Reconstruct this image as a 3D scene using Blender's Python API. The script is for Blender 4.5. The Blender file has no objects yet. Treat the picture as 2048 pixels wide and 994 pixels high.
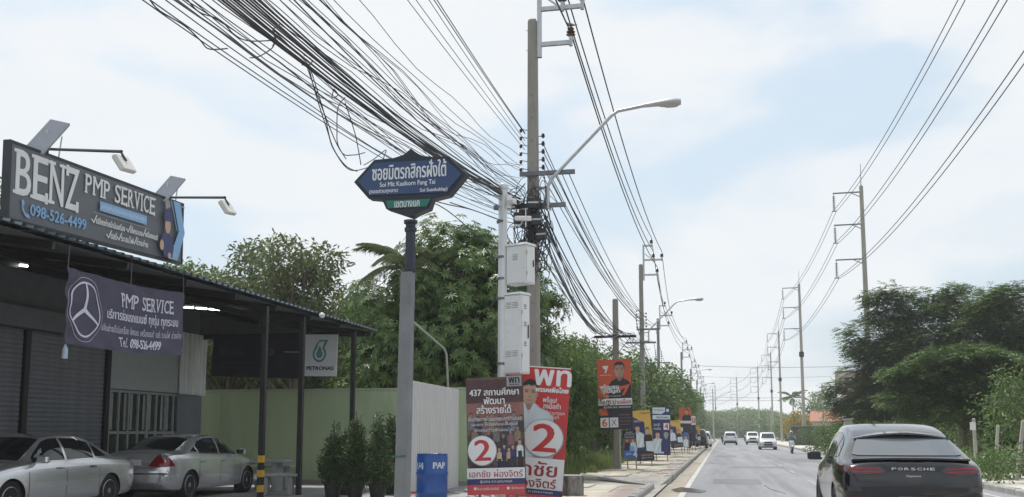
import bpy, bmesh, math, random
import numpy as np
from mathutils import Vector, Matrix
from mathutils.bvhtree import BVHTree
from mathutils.geometry import tessellate_polygon

# ------------------------------------------------------------------ camera, sky, sun, exposure
SC = bpy.context.scene
COL = SC.collection
YAW, PITCH, FPX, CAMZ, PPY = math.radians(11.8), math.radians(7.15), 2000.0, 1.5, 617.0   # PPY: the lens axis sits below the middle of the cropped frame
cd = bpy.data.cameras.new('camera'); cam = bpy.data.objects.new('camera', cd); COL.objects.link(cam)
cd.sensor_width = 36; cd.lens = 36 * FPX / 2048; cd.shift_y = (PPY - 497) / 2048; cd.clip_start = .05; cd.clip_end = 6000
cam.location = (0, 0, CAMZ); cam.rotation_euler = (math.pi / 2 + PITCH, 0, YAW)
SC.camera = cam

SUN_EL, SUN_AZ = math.radians(64), math.radians(-38)      # azimuth from +Y towards +X: ahead and a little left
W = bpy.data.worlds.new('World'); SC.world = W; W.use_nodes = True
def world():
    nt = W.node_tree; nt.nodes.clear(); N = nt.nodes.new; L = nt.links.new
    out = N('ShaderNodeOutputWorld'); bg = N('ShaderNodeBackground'); bg.inputs[1].default_value = .104
    sky = N('ShaderNodeTexSky'); sky.sky_type = 'NISHITA'; sky.sun_disc = False
    sky.sun_elevation = SUN_EL; sky.sun_rotation = SUN_AZ; sky.air_density = 1.2; sky.dust_density = 4; sky.ozone_density = 2.5
    tc = N('ShaderNodeTexCoord')
    mp = N('ShaderNodeMapping'); mp.inputs['Scale'].default_value = (1.15, 1.15, 2.6); mp.inputs['Location'].default_value = (3.1, 1.9, .35)
    n1 = N('ShaderNodeTexNoise'); n1.inputs['Scale'].default_value = 2.7; n1.inputs['Detail'].default_value = 7; n1.inputs['Roughness'].default_value = .48
    n1.inputs['Distortion'].default_value = .25
    L(tc.outputs['Generated'], mp.inputs[0]); L(mp.outputs[0], n1.inputs['Vector'])
    rp = N('ShaderNodeValToRGB'); rp.color_ramp.interpolation = 'EASE'
    rp.color_ramp.elements[0].position = .40; rp.color_ramp.elements[0].color = (.24, .24, .24, 1)
    rp.color_ramp.elements[1].position = .57; rp.color_ramp.elements[1].color = (.97, .97, .97, 1)
    L(n1.outputs[0], rp.inputs[0])
    # blue of the clear air lifted towards the milky veil of a humid day, then the clouds over it
    veil = N('ShaderNodeMix'); veil.data_type = 'RGBA'; veil.inputs['Factor'].default_value = .62
    L(sky.outputs[0], veil.inputs['A']); veil.inputs['B'].default_value = (5.3, 6.8, 8.0, 1)
    n2 = N('ShaderNodeTexNoise'); n2.inputs['Scale'].default_value = 3.4; n2.inputs['Detail'].default_value = 5
    L(mp.outputs[0], n2.inputs['Vector'])
    cc = N('ShaderNodeMix'); cc.data_type = 'RGBA'; cc.inputs['A'].default_value = (6.2, 6.75, 7.3, 1); cc.inputs['B'].default_value = (7.7, 7.65, 7.55, 1)
    L(n2.outputs[0], cc.inputs['Factor'])
    mx = N('ShaderNodeMix'); mx.data_type = 'RGBA'
    L(rp.outputs[0], mx.inputs['Factor']); L(veil.outputs['Result'], mx.inputs['A']); L(cc.outputs['Result'], mx.inputs['B'])
    L(mx.outputs['Result'], bg.inputs[0]); L(bg.outputs[0], out.inputs[0])
world()
sd = bpy.data.lights.new('sun', 'SUN'); sd.energy = 3.5; sd.angle = math.radians(5); sd.color = (1, .965, .91)
sun = bpy.data.objects.new('sun', sd); COL.objects.link(sun); sun.location = (0, 0, 60)
_d = Vector((math.sin(SUN_AZ) * math.cos(SUN_EL), math.cos(SUN_AZ) * math.cos(SUN_EL), math.sin(SUN_EL)))
sun.rotation_euler = (-_d).to_track_quat('-Z', 'Y').to_euler()
vs = SC.view_settings; vs.view_transform = 'Standard'; vs.look = 'None'; vs.exposure = .3; vs.gamma = 1; vs.use_curve_mapping = False

# ------------------------------------------------------------------ where a thing stands
_fh = Vector((-math.sin(YAW), math.cos(YAW), 0)); _rt = Vector((math.cos(YAW), math.sin(YAW), 0)); _up = Vector((0, 0, 1))
_fw = _fh * math.cos(PITCH) + _up * math.sin(PITCH); _uc = -_fh * math.sin(PITCH) + _up * math.cos(PITCH)
EYE = Vector((0, 0, CAMZ))
def ray(px, py): return _fw * FPX + _rt * (px - 1024) - _uc * (py - PPY)
def atY(px, py, Y): d = ray(px, py); return EYE + d * (Y / d.y)
def atX(px, py, X): d = ray(px, py); return EYE + d * (X / d.x)
def atZ(px, py, Z): d = ray(px, py); return EYE + d * ((Z - CAMZ) / d.z)
def atD(px, py, D): d = ray(px, py); return EYE + d * (D / d.dot(_fh))
def bend(Y): return -max(0., Y - 250.) ** 2 / 1250.

# ------------------------------------------------------------------ materials
MATS = {}
def s(r, g, b):
    f = lambda c: (c / 255 / 12.92) if c / 255 <= .04045 else ((c / 255 + .055) / 1.055) ** 2.4
    return (f(r), f(g), f(b))
def mat(name, col, rough=.6, metal=0., var=.12, scale=6., bump=0., bscale=40., coat=0., spec=.5, emit=None, streak=0., dirt=None, dirt_amt=.5, stretch=None):
    if name in MATS: return MATS[name]
    m = bpy.data.materials.new(name); m.use_nodes = True; nt = m.node_tree; b = nt.nodes['Principled BSDF']
    N = nt.nodes.new; L = nt.links.new
    b.inputs['Roughness'].default_value = rough; b.inputs['Metallic'].default_value = metal
    b.inputs['Coat Weight'].default_value = coat; b.inputs['Coat Roughness'].default_value = .06; b.inputs['Specular IOR Level'].default_value = spec
    c4 = (*col, 1); STK = streak
    b.inputs['Base Color'].default_value = c4
    if var or dirt:
        tc = N('ShaderNodeTexCoord')
        n = N('ShaderNodeTexNoise'); n.inputs['Scale'].default_value = scale; n.inputs['Detail'].default_value = 6; n.inputs['Roughness'].default_value = .62
        if streak or stretch:
            streak = 1; mp = N('ShaderNodeMapping'); mp.inputs['Scale'].default_value = stretch or (1, 1, STK); L(tc.outputs['Object'], mp.inputs[0]); L(mp.outputs[0], n.inputs['Vector'])
        else: L(tc.outputs['Object'], n.inputs['Vector'])
        r = N('ShaderNodeValToRGB'); e = r.color_ramp.elements
        e[0].position = .3; e[1].position = .7
        e[0].color = tuple(max(0, c * (1 - var)) for c in col) + (1,); e[1].color = tuple(min(1, c * (1 + var)) for c in col) + (1,)
        L(n.outputs[0], r.inputs[0]); src = r.outputs[0]
        if dirt:
            n2 = N('ShaderNodeTexNoise'); n2.inputs['Scale'].default_value = scale * .45; n2.inputs['Detail'].default_value = 8; n2.inputs['Roughness'].default_value = .7
            L(tc.outputs['Object'] if not streak else mp.outputs[0], n2.inputs['Vector'])
            r2 = N('ShaderNodeValToRGB'); r2.color_ramp.elements[0].position = .47; r2.color_ramp.elements[0].color = (0, 0, 0, 1)
            r2.color_ramp.elements[1].position = .72; r2.color_ramp.elements[1].color = (dirt_amt,) * 3 + (1,)
            L(n2.outputs[0], r2.inputs[0])
            mx = N('ShaderNodeMix'); mx.data_type = 'RGBA'; mx.inputs['B'].default_value = (*dirt, 1)
            L(r2.outputs[0], mx.inputs['Factor']); L(src, mx.inputs['A']); src = mx.outputs['Result']
        L(src, b.inputs['Base Color'])
        if bump:
            nb = N('ShaderNodeTexNoise'); nb.inputs['Scale'].default_value = bscale; nb.inputs['Detail'].default_value = 5
            L(tc.outputs['Object'], nb.inputs['Vector'])
            bp = N('ShaderNodeBump'); bp.inputs['Strength'].default_value = bump; bp.inputs['Distance'].default_value = .02
            L(nb.outputs[0], bp.inputs['Height']); L(bp.outputs[0], b.inputs['Normal'])
    if emit:
        b.inputs['Emission Color'].default_value = (*emit[0], 1); b.inputs['Emission Strength'].default_value = emit[1]
    MATS[name] = m; return m
def leafmat(name, cols, transl=.3, rough=.5):
    if name in MATS: return MATS[name]
    m = bpy.data.materials.new(name); m.use_nodes = True; nt = m.node_tree; b = nt.nodes['Principled BSDF']; N = nt.nodes.new; L = nt.links.new
    g = N('ShaderNodeNewGeometry'); r = N('ShaderNodeValToRGB'); e = r.color_ramp.elements
    e[0].color = (*cols[0], 1); e[1].color = (*cols[-1], 1)
    for i, c in enumerate(cols[1:-1]):
        q = e.new((i + 1) / (len(cols) - 1)); q.color = (*c, 1)
    tc = N('ShaderNodeTexCoord'); n = N('ShaderNodeTexNoise'); n.inputs['Scale'].default_value = .9; n.inputs['Detail'].default_value = 3
    L(tc.outputs['Object'], n.inputs['Vector'])
    a = N('ShaderNodeMath'); a.operation = 'MULTIPLY_ADD'; a.inputs[1].default_value = .55; L(g.outputs['Random Per Island'], a.inputs[0])
    a2 = N('ShaderNodeMath'); a2.operation = 'MULTIPLY'; a2.inputs[1].default_value = .5; L(n.outputs[0], a2.inputs[0]); L(a2.outputs[0], a.inputs[2])
    L(a.outputs[0], r.inputs[0]); L(r.outputs[0], b.inputs['Base Color']); b.inputs['Roughness'].default_value = rough; b.inputs['Specular IOR Level'].default_value = .35
    t = N('ShaderNodeBsdfTranslucent'); hs = N('ShaderNodeHueSaturation'); hs.inputs['Value'].default_value = 1.25; hs.inputs['Hue'].default_value = .485
    L(r.outputs[0], hs.inputs['Color']); L(hs.outputs[0], t.inputs[0])
    mx = N('ShaderNodeMixShader'); mx.inputs[0].default_value = transl; L(b.outputs[0], mx.inputs[1]); L(t.outputs[0], mx.inputs[2])
    L(mx.outputs[0], nt.nodes['Material Output'].inputs[0]); MATS[name] = m; return m

# ------------------------------------------------------------------ mesh and object helpers
class MB:
    def __init__(self): self.v = []; self.f = []; self.m = []; self.mi = 0
    def add(self, vs_, fs):
        o = len(self.v); self.v += [tuple(p) for p in vs_]
        for f in fs: self.f.append(tuple(i + o for i in f)); self.m.append(self.mi)
        return self
    def box(self, x0, x1, y0, y1, z0, z1, bev=0):
        if bev:
            b = bev; vs_ = []
            for z, i in ((z0, b), (z0 + b, 0), (z1 - b, 0), (z1, b)):
                X0, X1, Y0, Y1 = x0 + i, x1 - i, y0 + i, y1 - i; c = b if not i else b * .5
                vs_ += [(X0 + c, Y0, z), (X1 - c, Y0, z), (X1, Y0 + c, z), (X1, Y1 - c, z), (X1 - c, Y1, z), (X0 + c, Y1, z), (X0, Y1 - c, z), (X0, Y0 + c, z)]
            fs = [tuple(range(7, -1, -1)), tuple(range(24, 32))]
            for k in range(3):
                for i in range(8): j = (i + 1) % 8; fs.append((k * 8 + i, k * 8 + j, k * 8 + 8 + j, k * 8 + 8 + i))
            return self.add(vs_, fs)
        return self.add([(x0, y0, z0), (x1, y0, z0), (x1, y1, z0), (x0, y1, z0), (x0, y0, z1), (x1, y0, z1), (x1, y1, z1), (x0, y1, z1)],
                        [(3, 2, 1, 0), (4, 5, 6, 7), (0, 1, 5, 4), (1, 2, 6, 5), (2, 3, 7, 6), (3, 0, 4, 7)])
    def bar(self, a, b, w, h, up=(0, 0, 1)):
        a, b = Vector(a), Vector(b); d = (b - a).normalized(); u = Vector(up)
        if abs(d.dot(u)) > .98: u = Vector((0, 1, 0))
        sd_ = d.cross(u).normalized(); u = sd_.cross(d).normalized(); sd_ *= w / 2; u *= h / 2; vs_ = []
        for p in (a, b): vs_ += [p - sd_ - u, p + sd_ - u, p + sd_ + u, p - sd_ + u]
        return self.add(vs_, [(0, 1, 2, 3), (7, 6, 5, 4), (0, 4, 5, 1), (1, 5, 6, 2), (2, 6, 7, 3), (3, 7, 4, 0)])
    def tube(self, pts, r, n=8, cap=True):
        pts = [Vector(p) for p in pts]; k = len(pts); rs = r if hasattr(r, '__len__') else [r] * k; vs_ = []; pu = None
        for i, p in enumerate(pts):
            d = (pts[min(i + 1, k - 1)] - pts[max(i - 1, 0)]).normalized()
            if pu is None: pu = Vector((0, 0, 1)) if abs(d.z) < .9 else Vector((1, 0, 0))
            sd_ = d.cross(pu).normalized(); pu = sd_.cross(d).normalized()
            for j in range(n): a = 2 * math.pi * j / n; vs_.append(p + (sd_ * math.cos(a) + pu * math.sin(a)) * rs[i])
        fs = [(i * n + j, i * n + (j + 1) % n, (i + 1) * n + (j + 1) % n, (i + 1) * n + j) for i in range(k - 1) for j in range(n)]
        if cap: fs += [tuple(range(n - 1, -1, -1)), tuple(range((k - 1) * n, k * n))]
        return self.add(vs_, fs)
    def lathe(self, prof, n=16, c=(0, 0, 0)):
        vs_ = []; k = len(prof)
        for r, z in prof:
            for j in range(n): a = 2 * math.pi * j / n; vs_.append((c[0] + r * math.cos(a), c[1] + r * math.sin(a), c[2] + z))
        fs = [(i * n + j, i * n + (j + 1) % n, (i + 1) * n + (j + 1) % n, (i + 1) * n + j) for i in range(k - 1) for j in range(n)]
        fs += [tuple(range(n - 1, -1, -1)), tuple(range((k - 1) * n, k * n))]
        return self.add(vs_, fs)
    def prism(self, poly, y0, y1):           # polygon in x,z extruded along y; the face at y0 looks to -y
        n = len(poly); vs_ = [(x, y0, z) for x, z in poly] + [(x, y1, z) for x, z in poly]
        fs = [(i, (i + 1) % n, n + (i + 1) % n, n + i) for i in range(n)]
        for t in tessellate_polygon([[Vector((x, z, 0)) for x, z in poly]]): fs += [tuple(t), tuple(n + i for i in reversed(t))]
        return self.add(vs_, fs)
    def mesh(self, name, mats, smooth=False):
        me = bpy.data.meshes.new(name); me.from_pydata(self.v, [], self.f)
        for m in (mats if isinstance(mats, (list, tuple)) else [mats]): me.materials.append(m)
        if len(set(self.m)) > 1: me.polygons.foreach_set('material_index', self.m)
        bm = bmesh.new(); bm.from_mesh(me); bmesh.ops.recalc_face_normals(bm, faces=bm.faces); bm.to_mesh(me); bm.free()
        if smooth:
            me.polygons.foreach_set('use_smooth', [True] * len(me.polygons)); me.set_sharp_from_angle(angle=math.radians(38))
        me.update(); return me
    def build(self, name, mats, parent=None, smooth=False): return link(name, self.mesh(name, mats, smooth), parent)
def link(name, data, parent=None):
    o = bpy.data.objects.new(name, data); COL.objects.link(o)
    if parent is not None: o.parent = parent
    return o
def tag(o, label=None, cat=None, group=None, kind=None):
    if label: o['label'] = label
    if cat: o['category'] = cat
    if group: o['group'] = group
    if kind: o['kind'] = kind
    return o
def thing(name, label, cat, loc=(0, 0, 0), rz=0, group=None, mw=None):
    o = link(name, None)
    if mw is not None: o.matrix_world = mw
    else: o.location = loc; o.rotation_euler = (0, 0, rz)
    o.empty_display_size = .2
    return tag(o, label, cat, group)
def copy_tree(o, parent=None, loc=None, rz=None, scale=None, label=None):
    c = o.copy(); COL.objects.link(c); c.parent = parent
    if loc is not None: c.location = loc
    if rz is not None: c.rotation_euler = (0, 0, rz)
    if scale is not None: c.scale = scale if hasattr(scale, '__len__') else (scale,) * 3
    if label: c['label'] = label
    for ch in list(o.children): copy_tree(ch, c)
    return c
def np_mesh(name, V, F, mats, smooth=False):
    me = bpy.data.meshes.new(name); V = np.asarray(V, np.float32); F = np.asarray(F, np.int32); k = F.shape[1]
    me.vertices.add(len(V)); me.vertices.foreach_set('co', V.ravel()); me.loops.add(F.size); me.loops.foreach_set('vertex_index', F.ravel())
    me.polygons.add(len(F)); me.polygons.foreach_set('loop_start', np.arange(0, F.size, k, dtype=np.int32))
    me.polygons.foreach_set('loop_total', np.full(len(F), k, np.int32))
    for m in (mats if isinstance(mats, (list, tuple)) else [mats]): me.materials.append(m)
    me.update(calc_edges=True); me.validate(); return me

# ------------------------------------------------------------------ lettering
_TXT = {}
def text_mesh(body, w, h, m, bold=0., name='lettering', spread=None):
    key = (body, round(w, 4), round(h, 4), m.name, bold)
    if key in _TXT: return _TXT[key]
    c = bpy.data.curves.new('t', 'FONT'); c.body = body; c.resolution_u = 3
    o = bpy.data.objects.new('t', c); COL.objects.link(o)
    me = bpy.data.meshes.new_from_object(o.evaluated_get(bpy.context.evaluated_depsgraph_get()))
    bpy.data.objects.remove(o); bpy.data.curves.remove(c)
    co = np.empty(len(me.vertices) * 3, np.float32); me.vertices.foreach_get('co', co); co = co.reshape(-1, 3)
    me.calc_loop_triangles(); F = np.array([t.vertices[:] for t in me.loop_triangles], np.int32); bpy.data.meshes.remove(me)
    lo, hi = co.min(0), co.max(0); V = np.zeros_like(co)
    V[:, 0] = ((co[:, 0] - lo[0]) / max(hi[0] - lo[0], 1e-6) - .5) * w; V[:, 2] = ((co[:, 1] - lo[1]) / max(hi[1] - lo[1], 1e-6) - .5) * h
    Vs, Fs = [V], [F]
    if bold:
        for i, (dx, dz) in enumerate(((bold, 0), (-bold, 0), (0, bold * .7), (0, -bold * .7))):
            q = V.copy(); q[:, 0] += dx; q[:, 2] += dz; q[:, 1] += .0004 * (i + 1); Vs.append(q); Fs.append(F + len(V) * (i + 1))
    V = np.concatenate(Vs); F = np.concatenate(Fs)
    a, b_, c_ = V[F[:, 0]], V[F[:, 1]], V[F[:, 2]]
    flip = np.cross(b_ - a, c_ - a)[:, 1] > 0; F[flip] = F[flip][:, ::-1]
    r = np_mesh(name, V, F, m); _TXT[key] = r; return r
ORDN = ['first', 'second', 'third', 'fourth', 'fifth', 'sixth', 'seventh', 'eighth', 'ninth', 'tenth', 'eleventh', 'twelfth', 'thirteenth', 'fourteenth', 'fifteenth', 'sixteenth', 'seventeenth', 'eighteenth', 'nineteenth', 'twentieth', 'twenty-first', 'twenty-second']
_SER = {'B': 'ab', 'E': 'abce', 'N': 'abc', 'Z': 'fg', 'P': 'ab', 'M': 'abcd', 'S': 'hi', 'R': 'abd', 'V': 'bc', 'I': 'xy', 'C': 'h', 'T': 'xfj', 'e': '', 'l': 'xy', '.': ''}
def serif_word(word, w, h, m, gap=.10, widths=None):
    """upright slab-serif capitals built letter by letter: the sans outline plus serif slabs, all in one lettering mesh"""
    widths = widths or {'I': .35, 'M': 1.25, '.': .2, 'l': .3, 'e': .6}
    ws = [widths.get(ch, .8) if ch != ' ' else .45 for ch in word]; tot = sum(ws) + gap * (len(ws) - 1); x = 0
    Vs, Fs, n = [], [], 0
    def put(V, F):
        nonlocal n; Vs.append(np.asarray(V, np.float32)); Fs.append(np.asarray(F, np.int32) + n); n += len(V)
    for ch, q in zip(word, ws):
        if ch != ' ':
            lw, cx = q / tot * w, (x + q / 2) / tot * w - w / 2
            hh = h if ch not in 'e' else h * .68
            me = text_mesh(ch, lw * (.86 if ch not in 'Il' else .34), hh if ch != '.' else h * .14, m, bold=h * .014)
            V = np.array([v.co[:] for v in me.vertices]); F = np.array([p.vertices[:] for p in me.polygons])
            V[:, 0] += cx
            if ch in 'e.': V[:, 2] -= (h - (hh if ch == 'e' else h * .14)) / 2
            put(V, F); t, l = h * .075, h * .13; xl, xr = cx - lw * .36, cx + lw * .36
            for k in _SER.get(ch, ''):
                X, Z, a, b = {'a': (xl, -h / 2 + t / 2, l, t), 'b': (xl, h / 2 - t / 2, l, t), 'c': (xr, h / 2 - t / 2, l, t), 'd': (xr, -h / 2 + t / 2, l, t),
                              'e': (xr + lw * .03, -h / 2 + l * .6, t * .7, l), 'f': (xl, h / 2 - l * .7, t * .7, l), 'g': (xr, -h / 2 + l * .7, t * .7, l), 'h': (xr, h / 2 - l, t * .6, l * .9),
                              'i': (xl, -h / 2 + l, t * .6, l * .9), 'j': (xr, h / 2 - l * .7, t * .7, l), 'x': (cx, -h / 2 + t / 2, l, t), 'y': (cx, h / 2 - t / 2, l, t)}[k]
                put([(X - a, -.002, Z - b / 1), (X + a, -.002, Z - b / 1), (X + a, -.002, Z + b / 1), (X - a, -.002, Z + b / 1)] if b > a else
                    [(X - a, -.002, Z - b / 2), (X + a, -.002, Z - b / 2), (X + a, -.002, Z + b / 2), (X - a, -.002, Z + b / 2)], [(0, 1, 2), (0, 2, 3)])
        x += q + gap
    return np_mesh('lettering', np.concatenate(Vs), np.concatenate(Fs), m)

def words(me, gap):
    """the lettering mesh cut into one mesh per word, at the gaps between them"""
    V = np.array([v.co[:] for v in me.vertices]); F = np.array([p.vertices[:] for p in me.polygons]); lo, hi = V[F][:, :, 0].min(1), V[F][:, :, 0].max(1); o = np.argsort(lo); cuts, end = [], -1e9
    for i in o:
        if lo[i] - end > gap and end > -1e8: cuts.append((lo[i] + end) / 2)
        end = max(end, hi[i])
    if not cuts: return [me]
    out = []; g = np.searchsorted(cuts, (lo + hi) / 2)
    for k in range(len(cuts) + 1):
        f = F[g == k]; ids, inv = np.unique(f, return_inverse=True); out.append(np_mesh('lettering', V[ids], inv.reshape(f.shape), me.materials[0]))
    return out
class Panel:
    """a flat printed board: local x to the right, z up, the print on its -y face; u,v run 0..1 from the top left corner"""
    def __init__(self, root, Wd, H, y0=0.): self.r, self.W, self.H, self.y = root, Wd, H, y0; self.k = 0
    def xz(self, u, v): return ((u - .5) * self.W, (1 - v) * self.H)
    def lay(self): self.k += 1; return self.y - .002 - .0012 * self.k
    def poly(self, pts, m, name='print_panel', y=None, part=None):
        y = self.lay() if y is None else y; P = [self.xz(*p) for p in pts]; mb = MB()
        mb.add([(x, y, z) for x, z in P], [tuple(t) for t in tessellate_polygon([[Vector((x, z, 0)) for x, z in P]])])
        o = mb.build(name, m, part or self.r)
        for p in o.data.polygons:
            if p.normal.y > 0: p.flip()
        return o
    def rect(self, u0, v0, u1, v1, m, name='print_panel'): return self.poly([(u0, v0), (u1, v0), (u1, v1), (u0, v1)], m, name)
    def ell(self, u, v, ru, rv, m, name='print_disc', n=28): return self.poly([(u + ru * math.cos(2 * math.pi * i / n), v + rv * math.sin(2 * math.pi * i / n)) for i in range(n)], m, name)
    def text(self, t, u, v, wu, hv, m, bold=0., rot=0.):
        x, z = self.xz(u, v); y = self.lay(); self.k += 2; out = []
        for me in words(text_mesh(t, wu * self.W, hv * self.H, m, bold * self.H), .24 * hv * self.H): o = link('lettering', me, self.r); o.location = (x, y, z); out.append(o)
        return out
    def serif(self, t, u, v, wu, hv, m, **k):
        x, z = self.xz(u, v); y = self.lay() - .002; self.k += 3; out = []
        for me in words(serif_word(t, wu * self.W, hv * self.H, m, **k), .20 * hv * self.H): o = link('lettering', me, self.r); o.location = (x, y, z); out.append(o)
        return out
    def person(self, u, v, h, skin, hair, shirt, broad=1., half=0, legs=None, face=True, n=44, tie=False):
        """a printed portrait photograph: v is the crown of the head, h the head height, in units of the panel height"""
        a = self.H / self.W; w = h * a; C3 = lambda m: np.array(m.node_tree.nodes['Principled BSDF'].inputs['Base Color'].default_value[:3])
        sk, hr, sh = C3(skin), C3(hair) * .6 + .012, C3(shirt); r = np.random.default_rng(int(abs(u * 977 + v * 331) * 100))
        x0, x1, y1 = -1.15 * broad, 1.15 * broad, 3.0; nx = n; ny = int(n * 1.35)
        X, Yg = np.meshgrid(np.linspace(x0, x1, nx), np.linspace(-.03, y1, ny)); img = np.zeros((ny, nx, 3)) + sh; al = np.zeros((ny, nx))
        sm = lambda d, k=.05: np.clip(.5 - d / k, 0, 1)
        def over(mask, col): img[:] = img * (1 - mask[..., None]) + np.asarray(col) * mask[..., None]
        ell = lambda cx, cy, rx, ry: (np.sqrt(((X - cx) / rx) ** 2 + ((Yg - cy) / ry) ** 2) - 1) * min(rx, ry)
        sw = np.interp(Yg, [.85, 1.0, 1.12, 1.35, 1.7, 3.0], [.22, .38, .72, .95, 1.02, 1.05]) * broad
        torso = sm(np.where(Yg < .86, 1, np.abs(X) - sw)); fold = 1 + .16 * np.sin(X * 7 + Yg * 3 + r.uniform(0, 6)) * np.clip(Yg - 1.1, 0, 1) - .22 * np.clip(np.abs(X) / sw, 0, 1) ** 4
        over(torso, 0); img[:] = np.where(torso[..., None] > 0, (sh * fold[..., None]), img); al = np.maximum(al, torso)
        neck = sm(np.where((Yg > .68) & (Yg < 1.16), np.abs(X) - (.21 - np.clip(Yg - 1.0, 0, 1) * 1.3), 1), .04); over(neck, sk * .72); al = np.maximum(al, neck)
        hm = sm(ell(0, .40, .42, .42)); over(hm, hr); al = np.maximum(al, hm)
        for sx in (-1, 1): e = sm(ell(sx * .375, .54, .05, .10)); over(e, sk * .8); al = np.maximum(al, e)
        jaw = .365 * np.clip(1 - np.clip(Yg - .62, 0, 1) ** 2 * 3.2, .1, 1); fm = sm(np.maximum(np.abs(X) - jaw, ell(0, .52, .37, .48))); shade = 1.12 - .34 * np.clip(X + .12, -.3, .5) - .18 * (np.abs(X) / .4) ** 3 - .1 * np.clip(Yg - .7, 0, 1)
        img[:] = img * (1 - fm[..., None]) + (sk * shade[..., None]) * fm[..., None]; al = np.maximum(al, fm)
        top = sm(np.maximum(ell(0, .40, .43, .43), Yg - (.23 + .10 * np.abs(X) * (np.abs(X) > .25) + .02 * np.sin(X * 23)))); over(top, hr); side = sm(np.where(Yg < .46, .335 - np.abs(X), 1)) * hm; over(side, hr)
        if face:
            for sx in (-1, 1):
                over(sm(ell(sx * .155, .455, .085, .035), .05) * .45, sk * .5); over(sm(ell(sx * .155, .47, .062, .024), .03), (.035, .025, .02)); over(sm(ell(sx * .16, .40, .095, .018), .03) * .85, hr)
            over(sm(ell(.05, .60, .035, .09), .07) * .35, sk * .55); over(sm(ell(0, .665, .075, .022), .04) * .55, sk * .45); over(sm(ell(0, .775, .125, .022), .035) * .8, sk * np.array([.62, .38, .36])); over(sm(ell(0, .83, .1, .02), .05) * .3, sk * .6); over(sm(ell(0, .96, .3, .06), .1) * neck * .6, sk * .4)
        if sh.mean() > .3:
            for sx in (-1, 1): over(sm(np.abs((X - sx * .17) + sx * (Yg - 1.02) * .55) - .055, .03) * sm(np.abs(Yg - 1.06) - .15, .03), sh * 1.1); over(sm(np.abs((X - sx * .12) + sx * (Yg - 1.05) * .55) - .012, .02) * sm(np.abs(Yg - 1.1) - .14, .03), sh * .45)
            over(sm(np.abs(X) - .01, .02) * sm(1.25 - Yg, .03), sh * .75)
        img = np.clip(img * r.normal(1, .035, (ny, nx, 1)), .004, .9); y = self.lay()
        V = np.zeros((ny * nx, 3)); xs, zs = self.xz(u + X.ravel() * w * .8 * (1 if broad >= 1 else 1), v + Yg.ravel() * h); V[:, 0], V[:, 1], V[:, 2] = xs, y, zs
        i = (np.arange(ny - 1)[:, None] * nx + np.arange(nx - 1)[None]).ravel(); F = np.stack([i, i + nx, i + nx + 1, i + 1], 1); am = al.ravel() > .5; F = F[am[F].sum(1) >= 3]
        F = F[(np.abs(xs[F]).max(1) <= self.W / 2 + 1e-6) & (zs[F].min(1) >= 0) & (zs[F].max(1) <= self.H)]
        if len(F) == 0: return
        me = np_mesh('print_portrait', V, F, portrait_mat()); ca = me.color_attributes.new('Print', 'FLOAT_COLOR', 'POINT'); ca.data.foreach_set('color', np.concatenate([img.reshape(-1, 3), np.ones((ny * nx, 1))], 1).astype(np.float32).ravel())
        return link('print_portrait', me, self.r)
def portrait_mat():
    if 'printed_photo' in MATS: return MATS['printed_photo']
    m = mat('printed_photo', (.5, .5, .5), .45, var=0); n = m.node_tree.nodes.new('ShaderNodeAttribute'); n.attribute_name = 'Print'; m.node_tree.links.new(n.outputs['Color'], m.node_tree.nodes['Principled BSDF'].inputs['Base Color']); return m
# ------------------------------------------------------------------ shared materials
rnd = random.Random(7)
asphalt = mat('asphalt', (.215, .22, .235), .82, var=.22, scale=1.5, bump=.4, bscale=160, dirt=(.115, .115, .12), dirt_amt=.8, stretch=(1, .035, 1))
dust = mat('gutter_dust', (.31, .275, .225), .95, var=.25, scale=2.2, bump=.4, bscale=60, dirt=(.17, .16, .15), dirt_amt=.7)
worn_paint = mat('worn_road_paint', (.44, .43, .40), .8, var=.14, scale=4, dirt=(.23, .225, .22), dirt_amt=.95)
faded_paint = mat('faded_road_paint', (.30, .295, .28), .85, var=.2, scale=5, dirt=(.21, .21, .215), dirt_amt=.95)
conc = mat('old_concrete', (.36, .335, .29), .9, var=.14, scale=1.6, bump=.3, bscale=50, dirt=(.2, .19, .17), dirt_amt=.6)
kerb_m = mat('kerb_concrete', (.34, .33, .31), .9, var=.15, scale=3, bump=.3, bscale=50, dirt=(.12, .12, .115), dirt_amt=.75)
slab_m = [mat('paving_slab_buff', (.43, .385, .31), .9, var=.12, scale=2.2, bump=.25, bscale=70, dirt=(.26, .24, .21), dirt_amt=.5),
          mat('paving_slab_grey', (.39, .36, .305), .9, var=.12, scale=2.2, bump=.25, bscale=70, dirt=(.22, .21, .19), dirt_amt=.5),
          mat('paving_slab_pink', (.39, .325, .29), .9, var=.12, scale=2.5, bump=.25, bscale=70, dirt=(.26, .22, .2), dirt_amt=.5)]
pole_c = mat('pole_concrete', (.29, .275, .25), .88, var=.13, scale=2.2, bump=.3, bscale=60, streak=.2, dirt=(.13, .12, .11), dirt_amt=.8)
pale_pole = mat('pale_pole_concrete', (.37, .35, .31), .85, var=.10, scale=2, streak=.2, dirt=(.25, .22, .18), dirt_amt=.6)
galv = mat('galvanised_steel', (.46, .48, .50), .42, metal=.7, var=.12, scale=9)
dark_metal = mat('dark_painted_steel', (.035, .036, .04), .5, metal=.2, var=.2)
grey_metal = mat('grey_steel', (.16, .17, .18), .5, metal=.5, var=.2)
cable_m = mat('cable_rubber', (.036, .037, .044), .65, var=.2)
cable_g = mat('weathered_cable', (.11, .113, .125), .7, var=.2)
alu = mat('aluminium_conductor', (.13, .135, .145), .5, metal=.3, var=.1)
porcelain = mat('brown_porcelain', (.085, .045, .035), .25, var=.2)
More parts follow.
